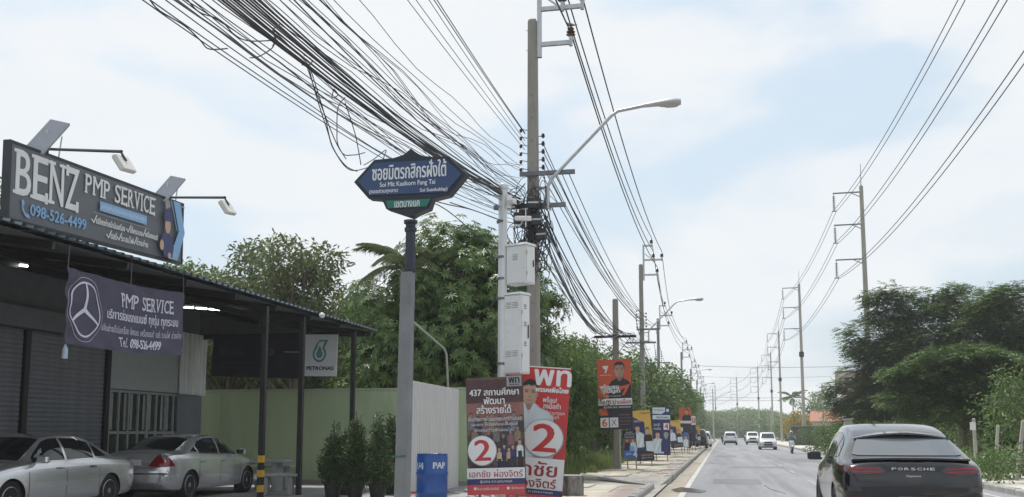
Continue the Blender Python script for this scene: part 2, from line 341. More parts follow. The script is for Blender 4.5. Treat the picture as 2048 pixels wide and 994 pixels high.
white_paint = mat('white_enamel', (.72, .73, .73), .38, var=.04, scale=5, dirt=(.5, .48, .44), dirt_amt=.35)
white_sheet = mat('white_sheet_metal', (.64, .65, .65), .45, metal=.15, var=.06, scale=3, dirt=(.42, .40, .36), dirt_amt=.5, streak=.2)
wood = mat('weathered_timber', (.26, .20, .145), .85, var=.25, scale=7, streak=.15)
soil = mat('soil', (.20, .165, .125), .95, var=.3, scale=1.4, bump=.6, bscale=20, dirt=(.1, .12, .045), dirt_amt=.8)
grass_m = leafmat('grass_blade', [(.05, .085, .018), (.085, .135, .03), (.15, .19, .06), (.22, .21, .10)], .25)
pw = mat('print_white', (.74, .75, .76), .42, var=.03, scale=3); pk = mat('print_black', (.02, .02, .025), .45, var=0)
pred = mat('print_red', (.52, .035, .04), .42, var=.05, scale=3); pnavy = mat('print_navy', (.03, .04, .14), .42, var=.06, scale=3)
pblue = mat('print_blue', (.05, .14, .52), .42, var=0); porange = mat('print_orange', (.62, .105, .045), .42, var=.06, scale=2)
pyellow = mat('print_yellow', (.68, .42, .09), .42, var=.05, scale=3); psky = mat('print_light_blue', (.22, .42, .68), .42, var=.05)
pdark = mat('print_dark_navy', (.022, .025, .05), .42, var=.1); pskin = mat('print_skin', (.52, .34, .25), .45, var=.08, scale=12)
pskin2 = mat('print_tan_skin', (.42, .26, .18), .45, var=.08, scale=12); pshirt = mat('print_shirt', (.62, .70, .75), .42, var=.08, scale=6)
mat('print_shade', (.30, .19, .14), .45, var=0); mat('print_lip', (.35, .13, .11), .45, var=0)
pbrown = mat('print_brown', (.13, .065, .055), .45, var=.35, scale=5); pmaroon = mat('print_maroon', (.25, .11, .10), .45, var=.3, scale=4)
pgrey = mat('print_grey', (.30, .31, .33), .45, var=.1); ppink = mat('print_pink', (.55, .25, .33), .45, var=.15); pgold = mat('print_beige', (.55, .45, .28), .45, var=.15)

# ------------------------------------------------------------------ ground, road, pavements
def strip(name, x0, x1, ys, z, m, hump=0):
    mb = MB(); vs_ = []
    for y in ys: b = bend(y); vs_ += [(x0 + b, y, z), (x1 + b, y, z)]
    mb.add(vs_, [(2 * i, 2 * i + 1, 2 * i + 3, 2 * i + 2) for i in range(len(ys) - 1)])
    return mb.build(name, m)
YS = [-40, 0, 50, 100, 150, 200] + list(range(250, 620, 10))
g = MB().add([(-900, -300, -.03), (900, -300, -.03), (900, 1800, -.03), (-900, 1800, -.03)], [(0, 1, 2, 3)]).build('ground', soil); tag(g, kind='structure')
tag(strip('road', -1.62, 7.0, YS, 0, asphalt), kind='structure')
tag(strip('gutter', -1.6, -1.12, [y for y in YS if y < 300], .004, dust), kind='structure')
mk = link('road_marking', None); tag(mk, kind='structure')
strip('edge_line', -1.1, -.94, [y for y in YS if y < 330], .0085, worn_paint).parent = mk
strip('edge_line', 6.35, 6.48, [y for y in YS if y < 330], .0085, worn_paint).parent = mk
for k in range(18):
    y = 22 + k * 9.; strip('centre_dash', 2.62, 2.73, [y, y + 3.2], .0085, faded_paint).parent = mk
strip('cross_line', -.6, 2.6, [104, 105.1], .0085, faded_paint).parent = mk
tar = mat('tar_patch', (.075, .075, .08), .75, var=.2, scale=3)
def patch(name, pts, z, m, kind='structure'):
    n = len(pts); return tag(MB().add([(x, y, z) for x, y in pts], [tuple(range(n))]).build(name, m), kind=kind)
wet = mat('puddle_water', (.03, .03, .03), .12, var=.1, spec=.6)
q = [atZ(*p, .012) for p in ((1342, 979), (1362, 974), (1388, 977), (1414, 981), (1404, 985), (1380, 984), (1352, 984))]
tag(MB().add([tuple(p) for p in q], [tuple(range(7))]).build('puddle', wet), kind='structure')
for (x, y, a, b) in ((.4, 33, 1.3, 2.2), (3.4, 26, 1.0, 3.0), (1.5, 47, 2.0, 1.0), (4.6, 60, 1.3, 5), (.2, 70, 1.1, 4)):
    a *= .6; b *= .8; j_ = lambda v: v * rnd.uniform(.92, 1.06); pts = [(x - j_(a), y - j_(b)), (x, y - j_(b)), (x + j_(a), y - j_(b)), (x + j_(a), y), (x + j_(a), y + j_(b)), (x, y + j_(b)), (x - j_(a), y + j_(b)), (x - j_(a), y)]
    patch('road_repair', pts, .0042, mat('asphalt_repair', (.15, .15, .16), .8, var=.1, scale=2, bump=.3, bscale=120))

crack_m = mat('road_crack', (.07, .07, .072), .9, var=.2)
for k in range(9):                                         # cracks wandering along and across the lane
    x, y = rnd.uniform(-.7, 6), rnd.uniform(24, 60); dx, dy = (rnd.uniform(.5, 1.2), rnd.uniform(-.2, .2)) if k % 2 else (rnd.uniform(-.12, .12), rnd.uniform(.7, 1.4)); L0, R0 = [], []
    for i in range(10): x += dx * .35 + rnd.uniform(-.05, .05); y += dy * .6 + rnd.uniform(-.1, .1); wd = rnd.uniform(.012, .035); L0.append((x - wd * (abs(dy) > .5), y - wd * (abs(dy) < .5))); R0.append((x + wd * (abs(dy) > .5), y + wd * (abs(dy) < .5)))
    vs_ = [(a, b, .0046) for pr in zip(L0, R0) for a, b in pr]; tag(MB().add(vs_, [(2 * i, 2 * i + 1, 2 * i + 3, 2 * i + 2) for i in range(9)]).build('road_crack', crack_m), kind='structure')
# left pavement: bed, loose uneven slabs, kerb stones
KX = -1.62
bed = strip('left_pavement', -5.3, KX - .17, [31.2] + [y for y in YS if y > 32 and y < 420], .10, conc); tag(bed, kind='structure')
apron = tag(strip('concrete_apron', -6.5, KX - .02, [2, 31.2], .03, conc), kind='structure')
ramp = MB().add([(-5.3, 28.2, .034), (KX - .02, 28.2, .02), (KX - .02, 31.3, .02), (-5.3, 31.3, .11)], [(0, 1, 2, 3)]).build('driveway_ramp', conc); tag(ramp, kind='structure')
def slab(par, x0, x1, y0, y1, z0, z1, m, tilt=0.):
    mb = MB(); b = .012; t = tilt
    vs_ = [(x0, y0, z0), (x1, y0, z0), (x1, y1, z0), (x0, y1, z0), (x0, y0, z1 - b), (x1, y0, z1 - b + t), (x1, y1, z1 - b + t), (x0, y1, z1 - b),
           (x0 + b, y0 + b, z1), (x1 - b, y0 + b, z1 + t), (x1 - b, y1 - b, z1 + t), (x0 + b, y1 - b, z1)]
    mb.add(vs_, [(0, 1, 5, 4), (1, 2, 6, 5), (2, 3, 7, 6), (3, 0, 4, 7), (4, 5, 9, 8), (5, 6, 10, 9), (6, 7, 11, 10), (7, 4, 8, 11), (8, 9, 10, 11)])
    return mb.build('paving_slab', m, par)
xs = [-5.25, -4.45, -3.65, -2.95, -2.3, -1.81]
y = 31.25
while y < 78:
    L_ = rnd.choice((.8, .8, 1.2, 1.6, 2.4)); lift = rnd.uniform(0, .07) if rnd.random() < .6 else 0
    for i in range(5):
        if abs((xs[i] + xs[i + 1]) / 2 + 4.2) < .35 and y < 40.2 < y + L_: continue
        m = slab_m[2] if i == 4 and rnd.random() < .6 else rnd.choice(slab_m[:2])
        slab(bed, xs[i] + .008, xs[i + 1] - .008, y + .008, y + L_ - .008, .08, .13 + lift + rnd.uniform(-.012, .03), m, rnd.uniform(-.012, .012))
    y += L_
# the near corner of pavement before the driveway
near = strip('near_pavement', -4.9, KX - .3, [22.0, 28.1], .05, conc); tag(near, kind='structure')
y = 22.1
while y < 27.6:
    L_ = rnd.choice((.6, .8, 1.0))
    if y + L_ > 27.9: L_ = 27.9 - y
    for i in range(4):
        x0, x1 = -4.9 + i * .72, -4.9 + (i + 1) * .72
        slab(near, x0 + .008, x1 - .008, y + .008, y + L_ - .008, .04, .10 + (.035 if y > 26 and i < 2 else 0) + rnd.uniform(-.008, .012), slab_m[2] if i == 3 else rnd.choice(slab_m[:2]))
    y += L_
kb = link('left_kerb', None); tag(kb, kind='structure')
def kerb_mesh(L_, w=.17, h=.19):
    return MB().add([(0, 0, 0), (w, 0, 0), (w, L_, 0), (0, L_, 0), (0, 0, h), (w - .035, 0, h), (w - .035, L_, h), (0, L_, h), (w, 0, h - .04), (w, L_, h - .04)],
                    [(0, 1, 8, 5, 4), (3, 7, 6, 9, 2), (4, 5, 6, 7), (5, 8, 9, 6), (8, 1, 2, 9), (0, 4, 7, 3)]).mesh('kerb_stone', kerb_m)
km = kerb_mesh(.98)
for k in range(130):
    y = 31.3 + k
    o = link('kerb_stone', km, kb); o.location = (KX - .17 + rnd.uniform(-.012, .012), y, rnd.uniform(-.015, .015)); o.rotation_euler = (0, 0, rnd.uniform(-.008, .008))
wing = MB().add([(KX - .2, 31.25, 0), (KX + .02, 31.25, 0), (KX - .2, 29.2, .02), (KX - 2.2, 31.25, .1), (KX - .2, 31.25, .19), (KX + .02, 31.25, .19), (KX - 2.2, 31.25, .19)], [(0, 1, 5, 4), (1, 2, 5), (2, 3, 6, 4), (2, 4, 5), (3, 0, 4, 6)]).build('kerb_wing', kerb_m, kb)
for k in range(6):
    o = link('kerb_stone', km, kb); o.location = (KX - .42 , 22.1 + k * .99, -.02 + rnd.uniform(-.01, .01))
tag(strip('kerb_top_far', KX - .17, KX, [161.3, 200, 250] + list(range(260, 420, 10)), .18, kerb_m), kind='structure')
# right pavement
rp = strip('right_pavement', 7.15, 11.2, [y for y in YS if y < 420], .13, mat('pale_paving', (.47, .445, .395), .9, var=.12, scale=1.2, bump=.25, bscale=60, dirt=(.3, .28, .24), dirt_amt=.5)); tag(rp, kind='structure')
rk = link('right_kerb', None); tag(rk, kind='structure')
for k in range(130):
    o = link('kerb_stone', km, rk); o.location = (7.17, 12 + k + .98, rnd.uniform(-.03, -.015)); o.rotation_euler = (0, 0, math.pi + rnd.uniform(-.006, .006))
# forecourt of the repair shop and the verge behind the pavement
fc = tag(MB().add([(-15.5, 6, .075), (-5.2, 6, .075), (-5.2, 27.4, .075), (-15.5, 27.4, .075)], [(0, 1, 2, 3)]).build('forecourt', mat('forecourt_concrete', (.27, .27, .27), .85, var=.15, scale=.9, dirt=(.13, .125, .12), dirt_amt=.7)), kind='structure')
vg = tag(MB().add([(-30, 28.3, .06), (-5.2, 28.3, .06), (-5.2, 200, .09), (-60, 200, .09)], [(0, 1, 2, 3)]).build('verge_ground', mat('grassy_soil', (.105, .125, .045), .95, var=.35, scale=1.5, bump=.6, bscale=25, dirt=(.2, .17, .11), dirt_amt=.6)), kind='structure')
vr = tag(MB().add([(11.0, 8, .10), (80, 8, .10), (80, 240, .10), (11.0, 240, .10)], [(0, 1, 2, 3)]).build('right_verge_ground', MATS['grassy_soil']), kind='structure')

def blades(n, area, h0, h1, seed, lean=.45, wd=.014, dens=None):
    r = np.random.default_rng(seed); out = []
    x = r.uniform(area[0], area[1], n); y = r.uniform(area[2], area[3], n)
    if dens is not None: k = dens(x, y) > r.uniform(0, 1, n); x, y = x[k], y[k]
    n = len(x); h = r.uniform(h0, h1, n) * (0.6 + .8 * np.abs(np.sin(x * 1.7 + y * .9))); a = r.uniform(0, 6.283, n); ln = r.uniform(.1, lean, n) * h
    wx, wy = np.cos(a + 1.57) * wd * (.6 + h), np.sin(a + 1.57) * wd * (.6 + h); z0 = np.full(n, area[4])
    b0 = np.stack([x - wx, y - wy, z0], 1); b1 = np.stack([x + wx, y + wy, z0], 1)
    m0 = np.stack([x - wx * .7 + np.cos(a) * ln * .4, y - wy * .7 + np.sin(a) * ln * .4, z0 + h * .6], 1); m1 = np.stack([x + wx * .7 + np.cos(a) * ln * .4, y + wy * .7 + np.sin(a) * ln * .4, z0 + h * .6], 1)
    t = np.stack([x + np.cos(a) * ln, y + np.sin(a) * ln, z0 + h], 1)
    V = np.stack([b0, b1, m1, m0, t], 1).reshape(-1, 3); i = np.arange(n)[:, None] * 5
    F = np.concatenate([i + [[0, 1, 2]], i + [[0, 2, 3]], i + [[3, 2, 4]]]); return V, F
V, F = blades(42000, (-13, -5.0, 28.6, 58, .07), .12, .55, 3); o = link('verge_grass', np_mesh('verge_grass', V, F, grass_m)); tag(o, 'tall unmown green grass on the verge behind the left pavement', 'grass', kind='stuff')
V, F = blades(26000, (11.3, 19, 24, 70, .11), .15, .6, 4); o = link('roadside_weeds', np_mesh('roadside_weeds', V, F, grass_m)); tag(o, 'green weeds under the trees beside the right pavement', 'weeds', kind='stuff')
V, F = blades(17000, (-5.7, -4.35, 29, 75, .10), .06, .36, 5, dens=lambda x, y: .35 + .65 * (np.sin(y * 1.3) > .2)); o = link('pavement_weeds', np_mesh('pavement_weeds', V, F, grass_m)); tag(o, 'low weeds growing along the back edge of the left pavement', 'weeds', kind='stuff')
# ------------------------------------------------------------------ trees
def leaves(P, N, ln, wd, kind, r, droop=.3):
    """leaf faces at points P with outward directions N; returns V, F (triangles)"""
    n = len(P)
    if kind == 'whorl':                        # a rosette of 7 long leaves at each twig tip
        k = 7; C = np.repeat(P, k, 0); D = np.repeat(N, k, 0); a = np.tile(np.arange(k) * 2 * np.pi / k, n) + np.repeat(r.uniform(0, 6, n), k)
        D = D / np.linalg.norm(D, axis=1, keepdims=True); ref = np.where(np.abs(D[:, 2:]) < .9, [[0, 0, 1.]], [[1., 0, 0]])
        U = np.cross(D, ref); U /= np.linalg.norm(U, axis=1, keepdims=True); Vv = np.cross(D, U)
        A = U * np.cos(a)[:, None] + Vv * np.sin(a)[:, None] + D * .35; A[:, 2] -= droop * .6; A /= np.linalg.norm(A, axis=1, keepdims=True)
        L = ln * r.uniform(.75, 1.15, len(C)); S = np.cross(A, D); S /= np.linalg.norm(S, axis=1, keepdims=True) + 1e-9; base = C
        Wd = wd * r.uniform(.8, 1.2, len(C)); sag = droop * .35
    elif kind == 'spray':                      # a feathery branchlet: a flat row of leaflet pairs
        k = 10; A0 = N + r.normal(0, .45, (n, 3)); A0[:, 2] = A0[:, 2] * .35 - .12; A0 /= np.linalg.norm(A0, axis=1, keepdims=True)
        S0 = np.cross(A0, np.array([[0, 0, 1.]])); S0 /= np.linalg.norm(S0, axis=1, keepdims=True) + 1e-9
        t = np.tile(np.repeat(np.linspace(.15, 1, k // 2), 2), n); sd_ = np.tile([1., -1.], n * k // 2); LL = ln * 3.0
        A0r, S0r = np.repeat(A0, k, 0), np.repeat(S0, k, 0); base = np.repeat(P, k, 0) + A0r * (t * LL)[:, None]; base[:, 2] -= (t ** 2) * LL * .22
        A = A0r * .45 + S0r * sd_[:, None] * .9; A[:, 2] += r.normal(-.12, .15, len(A)); A /= np.linalg.norm(A, axis=1, keepdims=True)
        S = np.cross(A, np.array([[0, 0, 1.]])); S /= np.linalg.norm(S, axis=1, keepdims=True) + 1e-9; L = ln * (1.15 - .45 * t); Wd = np.full(len(A), wd); sag = .1
    else:
        A = N * .5 + r.normal(0, .75, (n, 3)); A[:, 2] -= droop; A /= np.linalg.norm(A, axis=1, keepdims=True)
        S = np.cross(A, r.normal(0, 1, (n, 3))); S /= np.linalg.norm(S, axis=1, keepdims=True) + 1e-9; L = ln * r.uniform(.65, 1.25, n); Wd = wd * r.uniform(.8, 1.2, n); base = P; sag = .12
    m = base + A * (L * .5)[:, None]; t_ = base + A * L[:, None]; t_[:, 2] -= L * sag
    Vq = np.stack([base, m - S * Wd[:, None] / 2, t_, m + S * Wd[:, None] / 2], 1).reshape(-1, 3); i = np.arange(len(base))[:, None] * 4
    return Vq, np.concatenate([i + [[0, 1, 2]], i + [[0, 2, 3]]])
def crown_mesh(name, blobs, n_clump, clump_r, n_leaf, ln, wd, kind, m, seed, droop=.3, flat=.75, inner=.25, shell=.62):
    """blobs: (cx,cy,cz,rx,ry,rz) lobes of the crown; clumps of leaves sit towards their surface, with gaps between"""
    r = np.random.default_rng(seed); bl = np.array(blobs, float); wt = (bl[:, 3] * bl[:, 4] * bl[:, 5]) ** (2 / 3); wt /= wt.sum()
    k = r.choice(len(bl), n_clump, p=wt); d = r.normal(0, 1, (n_clump, 3)); d /= np.linalg.norm(d, axis=1, keepdims=True)
    rad = np.where(r.uniform(0, 1, n_clump) < inner, r.uniform(.2, .7, n_clump), r.uniform(shell + .2, 1.08, n_clump))
    C = bl[k, :3] + d * bl[k, 3:] * rad[:, None]
    cr = clump_r * r.uniform(.55, 1.35, n_clump); nl = np.maximum(3, (n_leaf * (cr / clump_r) ** 2).astype(int))
    ci = np.repeat(np.arange(n_clump), nl); n = len(ci); e = r.normal(0, 1, (n, 3)); e /= np.linalg.norm(e, axis=1, keepdims=True)
    q = r.uniform(.25, 1, n) ** .6; P = C[ci] + e * (cr[ci] * q)[:, None] * np.array([1, 1, flat]); Nn = e * .7 + d[ci] * .6
    Nn[:, 2] += .35; Nn /= np.linalg.norm(Nn, axis=1, keepdims=True)
    V, F = leaves(P, Nn, ln, wd, kind, r, droop)
    return np_mesh(name, V, F, m), C
bark = mat('bark', (.13, .105, .08), .9, var=.3, scale=9, bump=.5, bscale=30, streak=.3)
bark_g = mat('grey_bark', (.20, .185, .16), .9, var=.25, scale=9, bump=.5, bscale=30, streak=.3)
def trunk_mb(h, r0, C, seed, nl=14, lean=(0, 0), twig=.02):
    r = random.Random(seed); mb = MB(); top = Vector((lean[0], lean[1], h)); pts = []
    for i in range(7):
        t = i / 6; pts.append(Vector((lean[0] * t + r.uniform(-1, 1) * r0 * .5 * (0 < i < 6), lean[1] * t + r.uniform(-1, 1) * r0 * .5 * (0 < i < 6), h * t)))
    mb.tube(pts, [r0 * (1.35 if i == 0 else 1 - .1 * i) for i in range(7)], 9)
    idx = list(range(len(C))); r.shuffle(idx)
    for j in idx[:nl]:
        e = Vector(C[j]); b = pts[r.choice((3, 4, 5, 6))]
        if e.z < b.z - .3: b = pts[2]
        m1 = b.lerp(e, .4) + Vector((r.uniform(-.2, .2), r.uniform(-.2, .2), .12 * (e - b).length)); m2 = b.lerp(e, .75) + Vector((r.uniform(-.15, .15), r.uniform(-.15, .15), .06 * (e - b).length))
        mb.tube([b, m1, m2, e], [r0 * .42, r0 * .28, r0 * .16, twig], 6)
    return mb
def tree(name, label, cat, loc, blobs, th, tr, n_clump, clump_r, n_leaf, ln, wd, kind, leaf_m, seed, bark_m=None, droop=.3, flat=.75, group=None, nl=14, lean=(0, 0), rz=0, inner=.25, twig=.02):
    t = thing(name, label, cat, loc, rz, group)
    me, C = crown_mesh('crown', blobs, n_clump, clump_r, n_leaf, ln, wd, kind, leaf_m, seed, droop, flat, inner)
    trunk_mb(th, tr, C, seed, nl, lean, twig).build('trunk', bark_m or bark, t, True); link('crown', me, t); return t
lf_dark = leafmat('dark_leaf', [(0.0302, 0.0612, 0.0194), (0.0702, 0.1325, 0.0363), (0.1216, 0.1988, 0.0532), (0.2736, 0.3139, 0.0848)], .22)
lf_mango = leafmat('grey_green_leaf', [(0.0382, 0.0605, 0.0246), (0.0859, 0.1224, 0.0479), (0.1336, 0.171, 0.0684), (0.3091, 0.2722, 0.1197)], .22)
lf_whorl = leafmat('glossy_whorl_leaf', [(0.0236, 0.0526, 0.0134), (0.0562, 0.1137, 0.0264), (0.1005, 0.1707, 0.042), (0.235, 0.2831, 0.072)], .28, .38)
lf_fresh = leafmat('fresh_leaf', [(0.039, 0.078, 0.0182), (0.0715, 0.1365, 0.0312), (0.1235, 0.2015, 0.052), (0.195, 0.273, 0.078)], .32)
lf_layer = leafmat('layered_leaf', [(0.0275, 0.0605, 0.0192), (0.0649, 0.126, 0.0342), (0.1145, 0.189, 0.0513), (0.2576, 0.3024, 0.0855)], .25)
lf_conifer = leafmat('conifer_leaf', [(0.0204, 0.0442, 0.017), (0.0374, 0.0748, 0.0238), (0.068, 0.1156, 0.0374), (0.102, 0.153, 0.051)], .12)
lf_yellow = leafmat('yellow_blossom', [(.07, .09, .02), (.16, .14, .02), (.42, .30, .02), (.55, .40, .03)], .25)

BASE = .06
def gp(px, D): p = atD(px, 868, D); return (p.x, p.y, BASE)
# behind the repair shop
p = gp(455, 43); tree('mango_tree', 'broad grey-green leafy tree behind the shop roof beside the blue-edged signboard', 'tree', p,
    [(-.6, 0, 6.2, 2.6, 2.6, 2.2), (1.4, .4, 5.6, 2.0, 2.2, 2.2), (-2.0, .6, 5.0, 2.0, 2, 2.2), (.4, 0, 8.0, 1.7, 1.6, 1.3)], 5.2, .22, 210, .72, 90, .30, .10, 'oval', lf_mango, 11, droop=.45, nl=22)
p = gp(590, 40); tree('mango_tree', 'taller open-crowned tree behind the shop roof, sky showing through its branches', 'tree', p,
    [(0, 0, 8.2, 1.5, 1.6, 1.1), (.7, .2, 6.6, 1.7, 1.7, 1.2), (-1.6, 0, 7.2, 1.2, 1.3, 1.0), (1.5, 0, 5.0, 1.6, 1.6, 1.4), (-1.2, 0, 5.2, 1.8, 1.8, 1.2)], 5.6, .2, 150, .55, 70, .28, .09, 'oval', lf_mango, 12, droop=.45, nl=30)
p = gp(352, 50); tree('garden_tree', 'dense dark tree half hidden behind the signboard above the shop roof', 'tree', p,
    [(0, 0, 7.0, 2.2, 2.4, 3.0), (-1.5, .5, 5.5, 2.2, 2.2, 2.6)], 5, .2, 150, .8, 80, .30, .12, 'oval', lf_dark, 13, nl=16)
p = gp(-10, 36); tree('garden_tree', 'green tree just showing past the left end of the signboard', 'tree', p,
    [(0, 0, 8.0, 1.6, 2.0, 2.4), (.5, 0, 6.4, 1.8, 2, 2)], 6, .2, 90, .7, 70, .28, .11, 'oval', lf_fresh, 14, nl=12)
p = gp(690, 46); tree('garden_tree', 'rounded tree between the shop roof corner and the coconut palm', 'tree', p,
    [(0, 0, 6.0, 2.3, 2.4, 1.9), (-1.4, 0, 5.0, 2, 2, 1.8), (1.6, .5, 4.6, 2.2, 2, 2.2), (.3, 0, 3.2, 2.6, 2.2, 1.8)], 4.6, .2, 190, .8, 85, .29, .11, 'oval', lf_layer, 15, nl=16)
p = gp(540, 44); tree('garden_shrub', 'leafy shrub showing between the dark banner and the green wall', 'shrub', p,
    [(0, 0, 2.6, 3.2, 1.2, 1.5), (-4.2, 0, 2.9, 2.6, 1.2, 1.7), (3.4, 0, 2.8, 2.0, 1.2, 1.6)], 2.0, .08, 170, .66, 75, .24, .10, 'oval', lf_fresh, 16, nl=14)
# big tree with whorled leaves behind the fence
p = gp(905, 34); tree('blackboard_tree', 'large tree with star-shaped leaf whorls behind the white corrugated fence', 'tree', p,
    [(0, 0, 7.0, 2.1, 2.2, 1.4), (-1.7, .2, 5.2, 2.0, 2.0, 1.8), (1.6, .3, 5.6, 1.8, 2.0, 1.9), (0, -.6, 4.4, 2.4, 2.0, 2.0), (-1.9, -.3, 3.0, 1.6, 1.6, 1.5), (1.8, -.4, 3.0, 1.7, 1.6, 1.6), (.2, -.8, 2.2, 2.2, 1.5, 1.6)],
    5.6, .21, 520, .62, 20, .235, .075, 'whorl', lf_whorl, 21, bark_g, droop=.55, nl=26, inner=.12)
p = gp(985, 36.5); tree('blackboard_tree', 'slender tree with a leafy top standing behind the white equipment pole', 'tree', p,
    [(0, 0, 7.9, .55, .55, .7), (.2, .2, 6.4, 1.4, 1.4, 1.2), (.4, 0, 4.4, 1.6, 1.6, 1.6), (.9, 0, 3, 1.6, 1.6, 1.6)], 7.4, .14, 150, .55, 20, .235, .075, 'whorl', lf_whorl, 22, bark_g, droop=.6, nl=12, inner=.12)
p = gp(1092, 39.5); tree('bamboo_clump', 'soft light-green willowy tree behind the red campaign boards', 'tree', p,
    [(0, 0, 4.0, 1.3, 1.5, 1.5), (.7, .2, 2.6, 1.5, 1.5, 1.7), (-.8, 0, 2.6, 1.5, 1.5, 1.8), (1.2, 0, 2.9, .6, .8, 1.0)], 3.8, .12, 230, .55, 80, .24, .06, 'oval', lf_fresh, 23, droop=.7, nl=18)
p = gp(1190, 52); tree('garden_tree', 'shaggy tree with drooping branches behind the orange campaign board', 'tree', p,
    [(0, 0, 4.4, 2.1, 2.2, 1.5), (-1.3, 0, 2.6, 2.0, 1.8, 1.8), (1.0, .5, 2.6, 1.5, 1.5, 1.7)], 3.6, .16, 190, .6, 75, .25, .10, 'oval', lf_layer, 24, droop=.5, nl=18)
p = gp(1150, 66); tree('garden_tree', 'bare-topped tree with thin twigs behind the willowy tree', 'tree', p,
    [(0, 0, 6.4, 1.8, 1.8, 1.3), (.6, 0, 4.2, 2.4, 2.2, 2.2)], 5.2, .2, 110, .6, 40, .26, .11, 'oval', lf_mango, 25, nl=40, twig=.03)
# line of trees along the pavement, into the distance
lt = [(1290, 78, 1.0, 0), (1338, 92, 1.05, 1), (1325, 118, 1.0, 2), (1368, 140, 1.15, 1), (1384, 175, 1.2, 0), (1397, 215, 1.3, 2)]
protos = []
names = ['dark rounded tree behind the yellow and navy campaign boards', 'dark bushy tree behind the second pair of street poles', 'dark tree behind the third street lamp of the left row']
for i in range(3):
    p = gp(lt[i][0], lt[i][1]); r_ = rnd
    protos.append(tree('roadside_tree', names[i], 'tree', (p[0] - 1.5, p[1], BASE),
        [(0, 0, 5.6 + .3 * i, 2.8, 2.8, 1.9), (-2.0, .3, 4.2, 2.4, 2.4, 2.2), (1.9, 0, 4.0, 2.2, 2.4, 2.2), (.3, -.6, 2.6, 3.2, 2.4, 2.0)], 4.4, .22, 190, .85, 60, .36, .17, 'oval', (lf_dark, lf_layer, lf_dark)[i], 31 + i, nl=16, group='trees along the left pavement'))
for (px, D, sc_, k), lb in zip(lt[3:], ('fourth of the dark trees receding behind the left poles', 'fifth of the dark trees receding behind the left poles', 'farthest of the dark trees receding behind the left poles')):
    p = gp(px, D); copy_tree(protos[k], None, (p[0] - 2.5, p[1], BASE), rnd.uniform(0, 6), sc_, lb)
FS = .58
far = [(1405, 300, 1.9, 0), (1432, 345, 2.3, 2), (1462, 385, 2.6, 1), (1487, 372, 2.9, 0), (1508, 330, 2.3, 2), (1532, 300, 1.9, 1), (1556, 262, 1.6, 0), (1575, 238, 1.35, 2), (1418, 420, 2.8, 1), (1447, 440, 3.0, 0), (1520, 420, 2.9, 2), (1546, 390, 2.7, 0)]
for i, (px, D, sc_, k) in enumerate(far):
    p = gp(px, D); copy_tree(protos[k], None, p, rnd.uniform(0, 6), (sc_ * 1.1, sc_ * 1.1, sc_ * .84 * FS), 'hazy dark tree in the wood that closes the far end of the road')
    # these are one kind: nothing tells them apart
for o in [x for x in COL.objects if x.get('label') == 'hazy dark tree in the wood that closes the far end of the road']: o['group'] = 'trees closing the end of the road'
back = [(250, 70, 1.3, 0), (330, 74, 1.45, 2), (420, 68, 1.2, 1), (510, 72, 1.2, 0), (600, 66, 1.05, 2), (680, 70, 1.2, 1), (770, 64, 1.1, 0), (860, 66, 1.25, 2), (950, 62, 1.15, 1), (1040, 66, 1.1, 0), (1110, 72, 1.0, 2), (1180, 80, .95, 1), (1235, 96, 1.0, 0)]
for px, D, sc_, k in back:
    p = gp(px, D); q_ = copy_tree(protos[k], None, p, rnd.uniform(0, 6), sc_, 'dark tree in the far row behind the shop wall and the fence'); q_['group'] = 'far row of trees behind the shop'
for px, D, sc_, k in ((1800, 82, .95, 2), (1905, 80, 1.05, 1), (2010, 78, 1.05, 0), (2090, 74, 1.1, 2)):
    p = gp(px, D); q_ = copy_tree(protos[k], None, p, rnd.uniform(0, 6), sc_, 'dark tree filling the gaps behind the feathery trees on the right'); q_['group'] = 'trees behind the right-hand feathery trees'
# right side
p = gp(1758, 66); tree('tamarind_tree', 'big dark feathery tree hiding the foot of the tall power pole', 'tree', p,
    [(-.2, 0, 5.6, 1.9, 2.2, 1.7), (1.6, .5, 7.2, 1.9, 2.2, 1.6), (-1.5, 0, 3.6, 1.5, 1.8, 1.6), (1.8, -.4, 4.2, 2.4, 2.2, 2.2), (.2, -.6, 2.3, 2.4, 2.0, 1.5)], 4.6, .22, 250, .72, 36, .20, .13, 'spray', lf_dark, 41, nl=16, flat=.6)
p = gp(1865, 64); tree('tamarind_tree', 'tallest dark tree of the right side, ragged against the sky', 'tree', p,
    [(0, 0, 8.5, 2.0, 2.2, 1.5), (-1.9, .4, 9.9, 1.3, 1.5, 1.2), (2.9, 0, 9.8, 1.7, 1.8, 1.4), (1.0, 0, 10.0, 1.2, 1.3, 1.0), (-3.2, 0, 7.6, 1.6, 1.6, 1.5), (.6, -.5, 6.0, 3.4, 2.8, 2.4), (3.6, .2, 6.4, 2.2, 2.2, 2.2), (-1.2, 0, 3.6, 3.2, 2.4, 2.2), (2.6, 0, 3.4, 3.0, 2.4, 2.0)], 6.2, .24, 430, .74, 34, .20, .13, 'spray', lf_dark, 42, nl=22, flat=.6)
p = gp(2035, 60); tree('tamarind_tree', 'dark feathery tree cut by the right edge of the view', 'tree', p,
    [(0, 0, 8.0, 2.4, 2.4, 2.0), (1.6, 0, 6.2, 2.6, 2.4, 2.4), (-.8, 0, 5.0, 2.4, 2.2, 2.2)], 5.6, .24, 250, .8, 38, .20, .13, 'spray', lf_dark, 43, nl=14, flat=.6)
